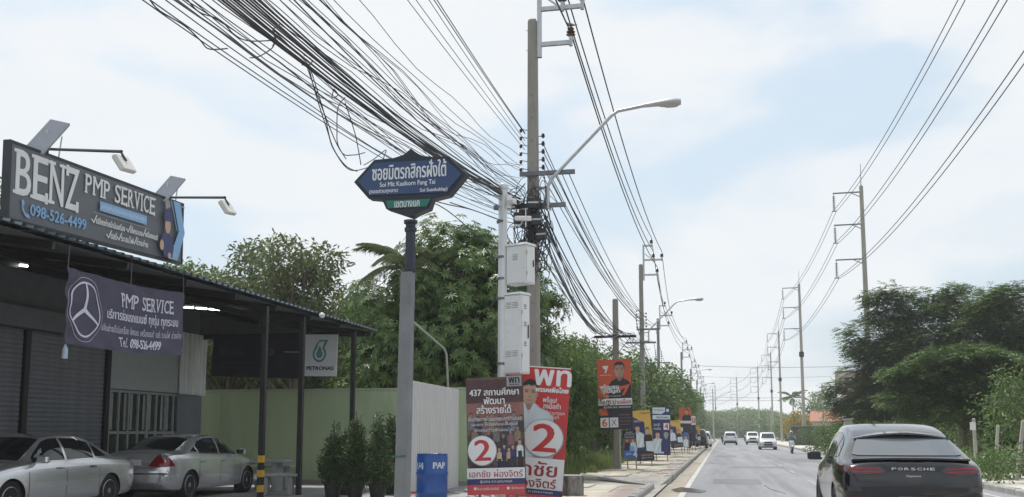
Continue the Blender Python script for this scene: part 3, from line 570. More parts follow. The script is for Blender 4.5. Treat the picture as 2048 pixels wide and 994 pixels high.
p = gp(1930, 46); tree('layered_tree', 'low spreading tree with flat tiers of leaves behind the black car', 'tree', p,
    [(0, 0, 5.0, 1.9, 1.8, .35), (-1.3, 0, 4.3, 2.0, 1.8, .35), (1.4, .2, 4.4, 2.0, 1.8, .4), (.3, -.4, 3.6, 2.9, 2.0, .38), (-1.7, 0, 3.0, 1.8, 1.6, .35), (1.6, 0, 2.9, 2.4, 2.0, .38), (.3, -.3, 2.3, 2.6, 2.0, .32)], 5.0, .12, 330, .5, 36, .15, .085, 'spray', lf_layer, 44, nl=22, flat=.4)
p = gp(2040, 38); tree('roadside_shrub', 'bright green bushy tree at the right edge above the fence posts', 'shrub', p,
    [(0, 0, 2.7, 1.3, 1.2, 1.0), (.6, .2, 3.5, 1.1, 1.1, .9), (-.3, 0, 1.8, 1.2, 1.2, .8)], 2.6, .1, 80, .5, 46, .15, .065, 'oval', lf_layer, 45, nl=16)
for i, (px, D, w, h, lb) in enumerate(((1990, 31, 1.7, .85, 'low green hedge behind the right pavement near the view edge'), (1945, 37, 1.5, .8, 'low green hedge between the two taller fence posts'), (2060, 28, 1.6, 1.0, 'low green hedge cut by the right edge of the view'))):
    p = gp(px, D); tree('hedge_bush', lb, 'hedge', p, [(0, 0, h * .55, w, .8, h * .5), (w * .5, .2, h * .5, w * .6, .7, h * .45)], h * .6, .03, 70, .3, 46, .11, .05, 'oval', lf_layer, 51 + i, nl=12)
p = gp(1655, 78); tree('roadside_shrub', 'light green shrub at the foot of the dark tree on the right', 'shrub', p,
    [(0, 0, 1.3, 1.9, 1.2, 1.0), (-1.2, .2, .9, 1.2, 1.0, .8), (1.4, 0, 1.2, 1.5, 1.2, .9)], 1.2, .08, 80, .5, 46, .18, .08, 'oval', lf_fresh, 55, nl=12)
p = gp(1598, 165); tree('flowering_tree', 'small tree covered in yellow blossom beside the far right poles', 'tree', p,
    [(0, 0, 3.6, 1.9, 1.8, 1.3), (-1.4, 0, 2.8, 1.4, 1.4, 1.2), (1.4, 0, 3.0, 1.5, 1.5, 1.2)], 3, .14, 70, .6, 36, .3, .16, 'oval', lf_yellow, 56, nl=14)
p = gp(1640, 190); tree('garden_tree', 'rounded dark tree behind the orange-roofed house', 'tree', p,
    [(0, 0, 7.0, 3.6, 3, 2.2), (2.8, 0, 5.6, 3, 3, 2.6), (-2.6, 0, 5.0, 2.8, 3, 2.4)], 5.6, .25, 110, 1.0, 40, .4, .2, 'oval', lf_dark, 57, nl=14)
p = gp(1530, 200); tree('roadside_shrub', 'bright green shrub beyond the oncoming cars by the right kerb', 'shrub', (p[0] + 4, p[1], BASE),
    [(0, 0, 2.2, 2.6, 2.2, 1.8), (2.6, 0, 2.6, 2.4, 2.2, 2.0), (-1.8, 0, 1.6, 2, 2, 1.4)], 2.2, .12, 90, .7, 36, .3, .14, 'oval', lf_fresh, 58, nl=12)

# palms
def palm(label, loc, h, nf, fl, seed, lean=(0, 0), lw=.045, lm_=None):
    r = random.Random(seed); t = thing('coconut_palm', label, 'palm tree', loc)
    pts = [Vector((lean[0] * (k / 7) ** 1.5, lean[1] * (k / 7) ** 1.5, h * k / 7)) for k in range(8)]
    MB().tube(pts, [.2] + [.14 - .005 * k for k in range(7)], 9).build('trunk', bark_g, t, True)
    for k in range(nf):
        a = 2 * math.pi * k / nf + r.uniform(-.25, .25); el = r.uniform(.15, 1.15); L_ = fl * r.uniform(.8, 1.1); V, F = [], []; c = pts[-1]; spine = []
        for j in range(15):
            q = j / 14; ang = el - q * (1.25 + .5 * r.random() * .2)
            c = c + Vector((math.cos(a) * math.cos(ang), math.sin(a) * math.cos(ang), math.sin(ang))) * (L_ / 14); spine.append(c.copy())
        mb = MB().tube(spine, [.03 - .0018 * j for j in range(15)], 4)
        for j in range(1, 14):
            d = (spine[j + 1 if j < 14 else j] - spine[j - 1]).normalized(); sd_ = d.cross(Vector((0, 0, 1))).normalized()
            for sg in (-1, 1):
                for kk in range(3):
                    b = spine[j].lerp(spine[j - 1], kk / 3); ll = fl * .26 * math.sin(math.pi * (.12 + .8 * j / 14)) * r.uniform(.8, 1.1)
                    e = b + (sd_ * sg + d * .55).normalized() * ll * .9 + Vector((0, 0, -ll * r.uniform(.35, .6))); mid = b.lerp(e, .5) + Vector((0, 0, ll * .12))
                    mb.add([b, mid - d * lw * .5, e, mid + d * lw * .5], [(0, 1, 2), (0, 2, 3)])
        mb.build('frond', lm_ if lm_ else lf_layer if r.random() < .7 else lf_mango, t)
    return t
p = gp(806, 33.5); palm('coconut palm with arching fronds behind the street name post', p, 7.0, 11, 2.5, 61, lm_=lf_mango)
p = gp(1232, 84); palm('palm showing between the bare poles behind the orange board', (p[0] - 1, p[1], BASE), 7.2, 12, 2.6, 62, lw=.07)
p = gp(1588, 215); palm('far dark palm rising beside the tall right-hand poles', p, 9.0, 13, 3.6, 63, lw=.12)
p = gp(1672, 105); palm('low palm fronds by the dark shed on the right', p, 1.4, 9, 2.4, 64, lw=.09)
# ------------------------------------------------------------------ car repair shop
EX, EZ, FXX, Y0, Y1 = -9.8, 4.42, -15.0, 7.0, 27.0          # eave line, eave height, facade plane, ends along the road
shop_dark = mat('dark_shop_wall', (.16, .165, .185), .8, var=.12, scale=2)
shutter_m = mat('shutter_steel', (.22, .225, .25), .5, metal=.1, var=.08, scale=3, dirt=(.1, .1, .1), dirt_amt=.5)
roof_m = mat('blue_grey_roof_sheet', (.17, .205, .235), .45, metal=.3, var=.12, scale=2, dirt=(.12, .12, .12), dirt_amt=.5)
under_m = mat('dark_roof_lining', (.13, .135, .15), .8, var=.1)
steel_b = mat('black_steel', (.018, .018, .02), .45, var=.2)
stripe_y = mat('hazard_yellow', (.62, .36, .03), .5, var=.08)
green_wall = mat('pale_green_paint', (.42, .52, .32), .8, var=.08, scale=1.1, dirt=(.25, .30, .20), dirt_amt=.7, streak=.35)
panel_w = mat('pale_fascia_board', (.36, .39, .39), .6, var=.05)
glass_d = mat('dark_glass', (.02, .024, .028), .08, var=0, spec=.6)
shop = thing('repair_shop', 'low open-fronted car repair shop with dark canopy roof and roller shutters', 'building', (FXX, 17, .07))
def SH(mb, name, m, par=None, smooth=False):            # parts given in world coordinates, hung under the shop
    o = mb.build(name, m, None, smooth); o.parent = par or shop
    if (par or shop) is shop: o.matrix_parent_inverse = Matrix.Translation(-Vector((FXX, 17, .07)))
    elif par is not None: o.matrix_parent_inverse = Matrix.Translation(-Vector((FXX, 17, .07))).inverted() @ Matrix.Translation(-Vector((FXX, 17, .07)))
    return o
def fy(px): return atX(px, 800, FXX).y
def fz(px, py): return atX(px, py, FXX).z
sy0, sy1 = Y0, fy(215)
SH(MB().box(FXX - .25, FXX - .02, Y0, Y1 - .1, .05, 5.2), 'wall', shop_dark)
SH(MB().box(FXX - 6, FXX - .25, Y0, Y0 + .2, .05, 5.4), 'wall', shop_dark)
SH(MB().box(FXX - 6, FXX - .25, Y1 - .3, Y1 - .1, .05, 5.4), 'wall', shop_dark)
zt = fz(100, 672)
sh_me = {}
def shutter(ya, yb):
    sh = SH(MB().box(FXX - .015, FXX, ya, yb, .07, zt), 'roller_shutter', shutter_m); h = .105; n = int((zt - .1) / h); L_ = yb - ya
    key = round(L_, 3)
    me = MB().add([(0, 0, 0), (0, L_, 0), (.022, 0, .03), (.022, L_, .03), (.022, 0, .075), (.022, L_, .075), (0, 0, .098), (0, L_, .098)],
                  [(0, 1, 3, 2), (2, 3, 5, 4), (4, 5, 7, 6)]).mesh('slat', shutter_m)
    for k in range(n):
        o = link('slat', me, sh); o.location = (FXX + .002, ya, .09 + k * h)
        o.matrix_parent_inverse = Matrix.Identity(4)
    return sh
cuts = [fy(215) - .12, fy(44), fy(44) - 3.3, fy(44) - 6.6]
for a in range(3):
    shutter(cuts[a + 1] + .1, cuts[a] - .1)
for c in cuts: SH(MB().box(FXX, FXX + .09, c - .08, c + .08, .07, zt + .05), 'shutter_guide', steel_b)
SH(MB().box(FXX, FXX + .35, Y0, sy1, zt + .06, zt + .5), 'shutter_housing', shop_dark)
ya, yb = fy(214) , fy(360)
SH(MB().box(FXX + .02, FXX + .08, ya, yb, fz(290, 782), zt + .1), 'fascia_board', panel_w)
gl = SH(MB().box(FXX + .0, FXX + .03, ya, yb, .1, fz(290, 784)), 'glass_front', glass_d)
zg = fz(290, 784)
for k in range(9):
    y = ya + (yb - ya) * k / 8; w = .03 if k % 4 else .05
    SH(MB().box(FXX + .03, FXX + .07, y - w, y + w, .1, zg), 'glass_front_bar', galv)
SH(MB().box(FXX + .03, FXX + .06, ya, yb, 1.5, 1.57), 'glass_front_rail', galv)
SH(MB().box(FXX + .03, FXX + .06, ya, yb, zg - .06, zg), 'glass_front_rail', galv)
for k in range(12):
    y = ya + (yb - ya) * (k + .5) / 12
    SH(MB().box(FXX + .032, FXX + .045, y - .045, y + .045, 1.6, zg - .08), 'blind_strip', mat('pale_blind', (.34, .35, .36), .8, var=.2, scale=3))
def corr(w, h, m, pitch=.2, dep=.03, name='sheet'):
    mb = MB(); pts = []; n = int(w / pitch)
    for k in range(n):
        x = k * pitch; pts += [(x, 0), (x + pitch * .55, 0), (x + pitch * .62, dep), (x + pitch * .93, dep)]
    pts.append((w, 0)); N_ = len(pts)
    mb.add([(x, -y, z) for z in (0, h) for x, y in pts], [(i, i + 1, N_ + i + 1, N_ + i) for i in range(N_ - 1)]); return mb.mesh(name, m)
cs = [atX(362, 670, FXX + .12), atX(414, 670, FXX + .12)]
cz0, cz1 = atX(388, 790, FXX + .12).z, atX(388, 668, FXX + .12).z
cm = corr((cs[1].y - cs[0].y) / 3, cz1 - cz0, white_sheet, .22, .035, 'corrugated_sheet')
for k in range(3):
    o = link('corrugated_sheet', cm, shop); o.matrix_local = Matrix.Translation(Vector((FXX + .12 + .006 * k, cs[0].y + (cs[1].y - cs[0].y) * k / 3, cz0)) - Vector((FXX, 17, .07))) @ Matrix.Rotation(math.pi / 2, 4, 'Z')
SH(MB().box(FXX + .0, FXX + .1, cs[0].y, Y1 - .1, .1, cz0 - .02), 'wall', shop_dark)
# canopy: rafters, beams, posts, sheets
RZ = 5.25
def rz_at(x): return EZ + (RZ - EZ) * (EX - x) / (EX - FXX)
mb = MB(); SH(MB().add([(EX + .02, Y0, EZ - .03), (EX + .02, Y1 + .3, EZ - .03), (FXX - .3, Y1 + .3, rz_at(FXX - .3) - .03), (FXX - .3, Y0, rz_at(FXX - .3) - .03)], [(0, 1, 2, 3)]), 'canopy_lining', under_m)
n = 21; sw = (Y1 + .4 - Y0) / n; L_ = (EX - FXX + .5)
cmesh = corr(sw, math.hypot(L_, rz_at(EX - L_) - EZ), roof_m, sw / 4, .05, 'roof_sheet'); ang = math.atan2(rz_at(EX - L_) - EZ, L_)
for k in range(n):
    o = link('roof_sheet', cmesh, shop)
    # local sheet: x along the eave, z up the slope, ribs towards -y (up)
    R_ = Matrix(((0, math.sin(ang), -math.cos(ang), 0), (1, 0, 0, 0), (0, -math.cos(ang), math.sin(ang), 0), (0, 0, 0, 1)))
    R_[0][1] = -math.sin(ang); R_[2][1] = -math.cos(ang)
    o.matrix_local = Matrix.Translation(Vector((EX + .12, Y0 + k * sw, EZ + .02 + .002 * (k % 2))) - Vector((FXX, 17, .07))) @ R_
for k in range(11):
    y = Y0 + .3 + k * (Y1 - Y0 - .6) / 10
    SH(MB().bar((EX, y, EZ - .1), (FXX, y, RZ - .1), .07, .12), 'rafter', steel_b)
for x in (-11.5, -13.2): SH(MB().box(x - .04, x + .04, Y0, Y1 + .1, rz_at(x) - .3, rz_at(x) - .17), 'purlin', steel_b)
pz = atD(550, 663, 27.5).z
SH(MB().box(FXX, EX + .1, Y1 - .25, Y1 - .13, pz - .06, pz + .08), 'end_beam', steel_b)
SH(MB().add([(FXX, Y1 - .2, pz + .08), (EX, Y1 - .2, pz + .08), (EX, Y1 - .2, EZ - .05), (FXX, Y1 - .2, RZ - .05)], [(0, 1, 2, 3)]), 'gable_panel', under_m)
posts = []
for px, nm in ((523, 1), (599, 0), (703, 0), (260, 0)):
    q = atX(px, 900, EX - .02) if px != 260 else Vector((EX - .02, 8.2, 0)); po = SH(MB().box(q.x - .055, q.x + .055, q.y - .055, q.y + .055, .07, EZ - .12), 'post', steel_b)
    posts.append(q)
    if nm:
        for k in range(3):
            zc = atX(521, (918, 947, 977)[k], EX - .02).z
            SH(MB().box(q.x - .059, q.x + .059, q.y - .059, q.y + .059, zc - .075, zc + .075), 'hazard_stripe', stripe_y)
# fluorescent tubes (lit) under the canopy
tube_m = mat('lit_tube', (.9, .95, .9), .4, var=0, emit=((.93, 1., .94), 7.))
def tube_light(px0, py0, px1, py1, D0, D1, n, lb):
    for k in range(n):
        a = atD(px0 + (px1 - px0) * (k + .06) / n, py0 + (py1 - py0) * (k + .06) / n, D0 + (D1 - D0) * k / n); b = atD(px0 + (px1 - px0) * (k + .86) / n, py0 + (py1 - py0) * (k + .86) / n, D0 + (D1 - D0) * (k + .9) / n)
        t = thing('fluorescent_lamp', lb, 'lamp', (a + b) / 2, group='lit tubes under the canopy')
        c = (a + b) / 2; MB().tube([a - c, b - c], .019, 8).build('tube', tube_m, t); MB().bar(a - c + Vector((0, 0, .05)), b - c + Vector((0, 0, .05)), .06, .04).build('batten', white_paint, t)
        MB().box(-.012, .012, -.012, .012, .07, max(.1, rz_at(c.x) - c.z - .04)).build('hanger', steel_b, t)
tube_light(-34, 523, 62, 533, 19, 19, 2, 'lit fluorescent tube under the canopy, left of the hanging banner')
tube_light(364, 614, 470, 622, 25, 24.4, 4, 'lit fluorescent tube in the row under the canopy, right of the hanging banner')
t = thing('canopy_lamp', 'small white bulb-shaped lamp under the canopy edge', 'lamp', atD(644, 631, 24.2))
MB().lathe([(.0, -.07), (.05, -.055), (.075, 0), (.055, .05), (.02, .07), (.0, .07)], 14).build('globe', white_paint, t, True); MB().tube([(0, 0, .06), (-.35, .1, .1), (-.4, .1, .3)], .012, 6).build('arm', steel_b, t)

# green boundary wall across the end of the forecourt
def wall(name, label, x0, x1, y, z1, m, cap=None):
    t = thing(name, label, 'wall', ((x0 + x1) / 2, y, .05)); hw = (x1 - x0) / 2
    n = max(1, round((x1 - x0) / 2.6))
    for k in range(n): MB().box(-hw + 2 * hw * k / n + .004, -hw + 2 * hw * (k + 1) / n - .004, -.06, .06, 0, z1).build('wall_panel', m, t)
    MB().box(-hw, hw, -.085, .085, z1 + .003, z1 + .06).build('coping', cap or m, t)
    MB().box(-hw, hw, -.08, -.062, .0, .14).build('plinth', conc, t); return t
wz = atY(600, 778, 27.6).z - .11
wall('boundary_wall', 'pale green painted boundary wall behind the car forecourt', -17.5, -5.95, 27.6, wz, green_wall, mat('wall_coping', (.42, .45, .36), .8, var=.15))
# white corrugated fence along the soi
f0, f1 = atY(819, 765, 21.9), atY(917, 775, 26.9)
t = thing('corrugated_fence', 'white corrugated metal fence beside the blue drum', 'fence', (f0.x, f0.y, .06), math.atan2(f1.y - f0.y, f1.x - f0.x))
fl = math.hypot(f1.x - f0.x, f1.y - f0.y); hf = (f0.z + f1.z) / 2 - .06; fm = corr(fl / 5, hf, white_sheet, .155, .03, 'fence_sheet')
for k in range(5): o = link('fence_sheet', fm, t); o.location = (fl * k / 5, .004 * (k % 2), 0)
for k in range(4): MB().box(fl * k / 3 - .03, fl * k / 3 + .03, .03, .09, 0, hf - .05).build('fence_post', grey_metal, t)
for z in (.4, 1.4, 2.4): MB().box(0, fl, .02, .05, z, z + .05).build('fence_rail', grey_metal, t)

# ------------------------------------------------------------------ signs of the shop
def board_frame(o, u, n_, up): return Matrix(((u.x, n_.x, up.x, o.x), (u.y, n_.y, up.y, o.y), (u.z, n_.z, up.z, o.z), (0, 0, 0, 1)))
bl_, br_ = atX(15, 437, EX - .12), atX(363, 527, EX - .12); tl_, tr_ = atX(25, 280, EX - .12), atX(368, 412, EX - .12)
u = Vector((0, 1, 0)); Wd = (br_ - bl_).length; H_ = ((tl_ - bl_).length + (tr_ - br_).length) / 2
o0 = (bl_ + br_) / 2; u = (br_ - bl_).normalized(); up = Vector((0, 0, 1)) - u * u.z; up.normalize(); n_ = up.cross(u)
sb = thing('shop_signboard', 'large grey signboard above the canopy with white BENZ lettering', 'sign', mw=board_frame(o0, u, n_, up))
sgrey = mat('signboard_grey', (.125, .138, .16), .5, var=.05, scale=2); 
MB().box(-Wd / 2, Wd / 2, 0, .09, 0, H_).build('board', sgrey, sb)
for a in (-1, 1): MB().box(a * Wd / 2 - .02, a * Wd / 2 + .02, -.012, .11, -.02, H_ + .02).build('frame_side', dark_metal, sb)
for z in (0, H_): MB().box(-Wd / 2, Wd / 2, -.01, .105, z - .02, z + .02).build('frame_rail', dark_metal, sb)
P = Panel(sb, Wd, H_)
[P.serif(ch_, .062 + .078 * i_, .36, .078, .58, pw) for i_, ch_ in enumerate('BENZ')]
P.text('098-526-4499', .235, .81, .28, .15, psky, .006)
P.poly([(.052, .715), (.062, .71), (.066, .765), (.059, .79), (.068, .86), (.079, .885), (.085, .875), (.093, .915), (.087, .935), (.072, .92), (.056, .84)], psky, 'print_symbol')
P.serif('PMP SERVICE', .575, .215, .43, .27, pw, gap=.05)
P.rect(.445, .405, .735, .545, psky); P.text('เปลี่ยนถ่ายน้ำมันเครื่อง ซ่อมบำรุง ทุกรุ่น', .59, .477, .27, .095, pw)
P.rect(.41, .592, .76, .600, pgrey, 'print_line')
for t_, uu, vv, ww in (('เปลี่ยนถ่ายน้ำมันเครื่อง', .51, .70, .17), ('เช็คระบบ', .665, .695, .075), ('เครื่องยนต์', .765, .69, .085), ('แอร์', .525, .865, .035), ('ระบบไฟ', .605, .86, .075), ('ช่วงล่าง', .70, .855, .075)):
    P.text(t_, uu, vv, ww, .10, pw, .003); x = uu - ww / 2 - .012
    P.poly([(x - .018, vv), (x - .010, vv), (x - .004, vv + .035), (x + .012, vv - .075), (x + .016, vv - .07), (x - .002, vv + .06)], pw, 'print_tick')
P.poly([(.905, 0.02), (.955, .02), (.995, .5), (.945, .985), (.885, .985), (.95, .5)], psky, 'print_chevron'); P.poly([(.885, .02), (.89, .02), (.94, .5), (.935, .5)], psky, 'print_chevron')
P.poly([(.845, .04), (.875, .04), (.885, .14), (.85, .2)], pgrey, 'print_panel')
# generic mechanic in a cap
P.poly([(.815, .74), (.84, .60), (.875, .58), (.905, .66), (.915, .80), (.905, .97), (.845, .97), (.835, .85)], pnavy, 'print_figure')
P.ell(.868, .46, .020, .13, pskin, 'print_figure'); P.poly([(.84, .40), (.842, .26), (.86, .19), (.885, .20), (.897, .28), (.90, .38)], pnavy, 'print_figure'); P.ell(.828, .80, .014, .085, pskin, 'print_figure'); P.ell(.883, .94, .013, .05, pskin, 'print_figure')
P.rect(.955, .06, .985, .085, pgrey, 'print_line')
# solar lamps of the signboard
lamp_w = mat('lamp_housing_white', (.62, .62, .58), .45, var=.05); solar = mat('solar_panel', (.30, .32, .36), .25, var=.08, spec=.6)
def solar_lamp(px, pyb, lamp_px, lb, D, tip):
    b = atX(px, pyb, EX - .2); t = thing('solar_floodlight', lb, 'lamp', b); e = atX(*lamp_px, EX + 2.1) - b
    MB().tube([(0, 0, -.1), (0, 0, .03), e], .022, 8).build('arm', dark_metal, t)
    hd = MB(); hd.box(-.12, .12, -.19, .19, -.035, .035, .012); o = hd.build('lamp_head', lamp_w, t); o.location = e + Vector((.05, 0, -.17)); o.rotation_euler = (.25, 1.0, .35)
    MB().box(-.1, .1, -.16, .16, -.046, -.037).build('lens', mat('lamp_glass', (.55, .55, .5), .1, var=0), o)
    MB().box(-.15, -.02, -.02, .02, .037, .055).build('yoke', dark_metal, o)
    q0, q1 = Vector((-.35, -.55, .12)), Vector((.0, -.1, 0)); tp = atX(*tip, EX - .2) - b
    d = tp.normalized(); sd_ = Vector((0, 1, .1)); ax = (Vector((.25, tp.y * .75, tp.z))); lo = Vector((-.1, -.42, -.12))
    w_ = Vector((.20, .20, -.02)); c0 = lo; c1 = tp
    MB().add([c0, c0 + w_, c1 + w_, c1, c0 + Vector((.02, -.02, .03)), c0 + w_ + Vector((.02, -.02, .03)), c1 + w_ + Vector((.02, -.02, .03)), c1 + Vector((.02, -.02, .03))], [(3, 2, 1, 0), (4, 5, 6, 7), (0, 1, 5, 4), (1, 2, 6, 5), (2, 3, 7, 6), (3, 0, 4, 7)]).build('solar_panel', solar, t)
    for y in (-.1, .25): MB().tube([(0, y, -.14), Vector((.05, y, .3))], .012, 6).build('strut', lamp_w, t)
solar_lamp(95, 302, (243, 303), 'solar floodlight on a long arm above the word BENZ', 14, (100, 243))
solar_lamp(335, 398, (450, 395), 'solar floodlight on a long arm above the right end of the signboard', 18, (340, 355))

# cloth banner hanging from the canopy, wrinkled
a_, b_ = atX(133, 532, EX + .02), atX(364, 586, EX + .02); c_, d_ = atX(130, 686, EX + .02), atX(362, 709, EX + .02)
bw, bh = b_.y - a_.y, (a_.z - c_.z + b_.z - d_.z) / 2
u = (b_ - a_).normalized(); up = Vector((0, 0, 1)); u.z = (d_.z - c_.z + b_.z - a_.z) / 2 / bw; u.normalize(); up = (up - u * u.z).normalized(); n_ = up.cross(u)
bn = thing('hanging_banner', 'wrinkled dark purple cloth banner with a white three-pointed star, under the canopy', 'banner', mw=board_frame((c_ + d_) / 2, u, n_, up))
ban_m = mat('purple_cloth', (.07, .067, .105), .85, var=.12, scale=3)
def wrinkle(x, z):
    q = math.hypot(x + bw / 2, bh - z); f = .028 * math.sin(q * 17 + 2 * math.sin(x * 3)) * math.exp(-q * .75) + .02 * math.sin((x * .7 + z) * 11 + 1.3 * math.sin(z * 5)) * .6
    return f + .02 * math.sin(x * 2.3 + .5)
nx, nz = 64, 26; sag = lambda x: -.05 * (1 - (2 * x / bw) ** 2)
mb = MB(); mb.add([(-bw / 2 + bw * i / nx, wrinkle(-bw / 2 + bw * i / nx, bh * j / nz), bh * j / nz + sag(-bw / 2 + bw * i / nx)) for j in range(nz + 1) for i in range(nx + 1)], [(j * (nx + 1) + i, j * (nx + 1) + i + 1, (j + 1) * (nx + 1) + i + 1, (j + 1) * (nx + 1) + i) for j in range(nz) for i in range(nx)])
mb.build('cloth', ban_m, bn, True)
P = Panel(bn, bw, bh); new = []
def drape(os_):
    for o in os_: drape1(o)
def drape1(o):
    me = o.data.copy(); o.data = me; ox, oy, oz = o.location
    bm = bmesh.new(); bm.from_mesh(me); bmesh.ops.subdivide_edges(bm, edges=[e for e in bm.edges if e.calc_length() > .12], cuts=2, use_grid_fill=True); bmesh.ops.triangulate(bm, faces=bm.faces)
    for v in bm.verts: v.co.y = v.co.y * .5 + wrinkle(v.co.x + ox, v.co.z + oz) - .013 - oy; v.co.z += sag(v.co.x + ox)
    bm.to_mesh(me); bm.free()
lav = mat('print_lavender', (.60, .60, .70), .7, var=.05)
drape(P.serif('PMP SERVICE', .655, .26, .48, .20, lav, gap=.05)); drape(P.text('บริการซ่อมรถเบนซ์ ทุกรุ่น ทุกระบบ', .62, .50, .64, .20, lav, .004))
drape(P.text('เปลี่ยนถ่ายน้ำมันเครื่อง  เช็คระบบ  เครื่องยนต์  แอร์  ระบบไฟ  ช่วงล่าง', .61, .69, .72, .11, lav)); drape(P.serif('Tel.', .455, .865, .085, .13, lav)); drape(P.text('098-526-4499', .65, .868, .27, .13, lav, .006))
cx, cz = P.xz(.13, .51); rr = .38 * bh; ring = MB(); nn = 40
for k in range(nn):
    a0, a1 = 2 * math.pi * k / nn, 2 * math.pi * (k + 1) / nn
    for r0, r1 in ((rr, rr * .93), (rr * 1.16, rr * 1.145)):
        pts = [(cx + r_ * .82 * math.cos(a), cz + r_ * math.sin(a)) for r_, a in ((r0, a0), (r0, a1), (r1, a1), (r1, a0))]; ring.add([(x, 0, z) for x, z in pts], [(0, 1, 2, 3)])
for a in (90, 210, 330):
    a = math.radians(a); d = Vector((.82 * math.cos(a), 0, math.sin(a))); sd_ = Vector((-d.z, 0, d.x)).normalized(); c = Vector((cx, 0, cz)); nq = 6
    for k in range(nq):
        p0, p1 = c + d * rr * .95 * k / nq, c + d * rr * .95 * (k + 1) / nq; w0, w1 = .035 * (1 - .6 * k / nq), .035 * (1 - .6 * (k + 1) / nq)
        ring.add([p0 - sd_ * w0, p1 - sd_ * w1, p1 + sd_ * w1, p0 + sd_ * w0], [(0, 1, 2, 3)])
for i, v in enumerate(ring.v): ring.v[i] = (v[0], wrinkle(v[0], v[2]) - .012, v[2] + sag(v[0]))
ring.build('star_emblem', lav, bn)
for k, x in enumerate((-bw / 2 + .02, 0, bw / 2 - .02)): MB().tube([(x, wrinkle(x, bh), bh + sag(x) - .02), (x, -.0, bh + .35)], .008, 5).build('tie_cord', cable_g, bn)
t = thing('hanging_bottle', 'small clear bottle hanging below the corner of the banner', 'bottle', atX(129, 718, EX + .02))
MB().lathe([(.0, 0), (.045, .005), (.045, .15), (.02, .19), (.018, .22), (0, .22)], 12).build('bottle', mat('cloudy_plastic', (.35, .42, .52), .2, var=.1), t, True); MB().tube([(0, 0, .2), (0, 0, .55)], .006, 5).build('cord', cable_g, t)

# dark trade banner and the oil company sign under the end beam
def flat_board(name, label, cat, tl, tr, bl, Y, m, th=.03, yaw=0., ends=None):
    A, B, C_ = atY(*tl, Y), atY(*tr, Y), atY(*bl, Y); u = (B - A).normalized(); up = (A - C_); h = up.length; up = (up - u * up.dot(u)).normalized(); n_ = up.cross(u); w = (B - A).length
    o = C_ + u * w / 2; M = board_frame(o, u, n_, up)
    if yaw: M = M @ Matrix.Rotation(yaw, 4, 'Z')
    t = thing(name, label, cat, mw=M); MB().box(-w / 2, w / 2, 0, th, 0, h).build('board', m, t); return t, Panel(t, w, h), w, h
dk = mat('dark_banner_cloth', (.022, .022, .032), .7, var=.2)
t, P, w, h = flat_board('trade_banner', 'dark banner with faint lettering hung under the end of the canopy', 'banner', (420, 668), (603, 672), (422, 752), 26.5, dk, .01)
fa = mat('faint_print', (.07, .07, .09), .7, var=.1)
P.text('ดีทแฮล์ม', .2, .40, .26, .2, fa); P.text('เปลี่ยนถ่ายน้ำมันเครื่อง ระบบเบรก ช่วงล่าง', .32, .77, .5, .07, fa); P.text('ศูนย์บริการรถยนต์', .3, .68, .4, .06, fa); P.rect(.78, .37, .98, .40, mat('faint_white', (.25, .25, .27), .7, var=.1), 'print_line')
P.rect(.49, .28, .495, .48, fa, 'print_line'); P.ell(.63, .4, .05, .09, fa)
for x in (-w / 2 + .05, w / 2 - .05): MB().tube([(x, .005, h - .02), (x, .2, h + .14)], .008, 5).build('tie_cord', cable_g, t)
t, P, w, h = flat_board('oil_sign', 'white square sign with a teal oil drop emblem hung under the canopy corner', 'sign', (607, 669), (672, 669), (607, 752), 26.2, mat('sign_white', (.74, .77, .80), .5, var=.04, scale=4), .03)
teal = mat('print_teal', (.10, .30, .33), .5, var=.05)
ring = [(.46 + .21 * math.cos(a), .47 + .20 * math.sin(a)) for a in [math.radians(d) for d in range(-40, 221, 20)]] + [(.36, .22), (.46, .13), (.72, .13), (.60, .34)]
P.poly(ring, teal, 'emblem'); P.ell(.46, .47, .15, .145, MATS['sign_white'], 'emblem'); P.poly([(.43, .19), (.60, .16), (.55, .33), (.38, .34)], MATS['sign_white'], 'emblem'); P.ell(.46, .47, .10, .10, teal, 'emblem'); P.poly([(.40, .38), (.46, .26), (.53, .38)], teal, 'emblem')
P.text('PETRONAS', .5, .81, .82, .085, pk, .006)
for x in (-w / 2 + .05, w / 2 - .05): MB().tube([(x, .015, h - .02), (x, .25, h + .12)], .008, 5).build('tie_cord', cable_g, t)
# ------------------------------------------------------------------ street name sign
SY = 8.3; sp = atY(811, 868, SY); post_m = mat('sign_post_concrete', (.20, .208, .22), .85, var=.14, scale=5, bump=.3, bscale=80, dirt=(.15, .15, .15), dirt_amt=.6)
navy_f = mat('sign_frame_navy', (.018, .024, .04), .45, var=.1); sign_blue = mat('sign_blue', (.030, .060, .155), .35, var=.03, coat=.2); sign_green = mat('sign_green', (.02, .16, .13), .35, var=.04)
post_lo = atY(802, 994, SY); post_hi = atY(816, 545, SY); post_top = atY(826, 440, SY); pmid = atY(813, 600, SY)
st = thing('street_name_sign', 'blue street name sign in a dark ornate frame on a square concrete post', 'sign', (post_lo.x, SY, .03), math.radians(-2))
px_m = lambda dx: dx * (atY(900, 400, SY).x - atY(800, 400, SY).x) / 100.
hw = px_m(12.5); z1 = post_hi.z - .03
lx = (post_hi.x - post_lo.x)
MB().add([(-hw, -hw, 0), (hw, -hw, 0), (hw, hw, 0), (-hw, hw, 0), (-hw * .86 + lx, -hw * .86, z1), (hw * .86 + lx, -hw * .86, z1), (hw * .86 + lx, hw * .86, z1), (-hw * .86 + lx, hw * .86, z1)], [(3, 2, 1, 0), (4, 5, 6, 7), (0, 1, 5, 4), (1, 2, 6, 5), (2, 3, 7, 6), (3, 0, 4, 7)]).build('post', post_m, st)
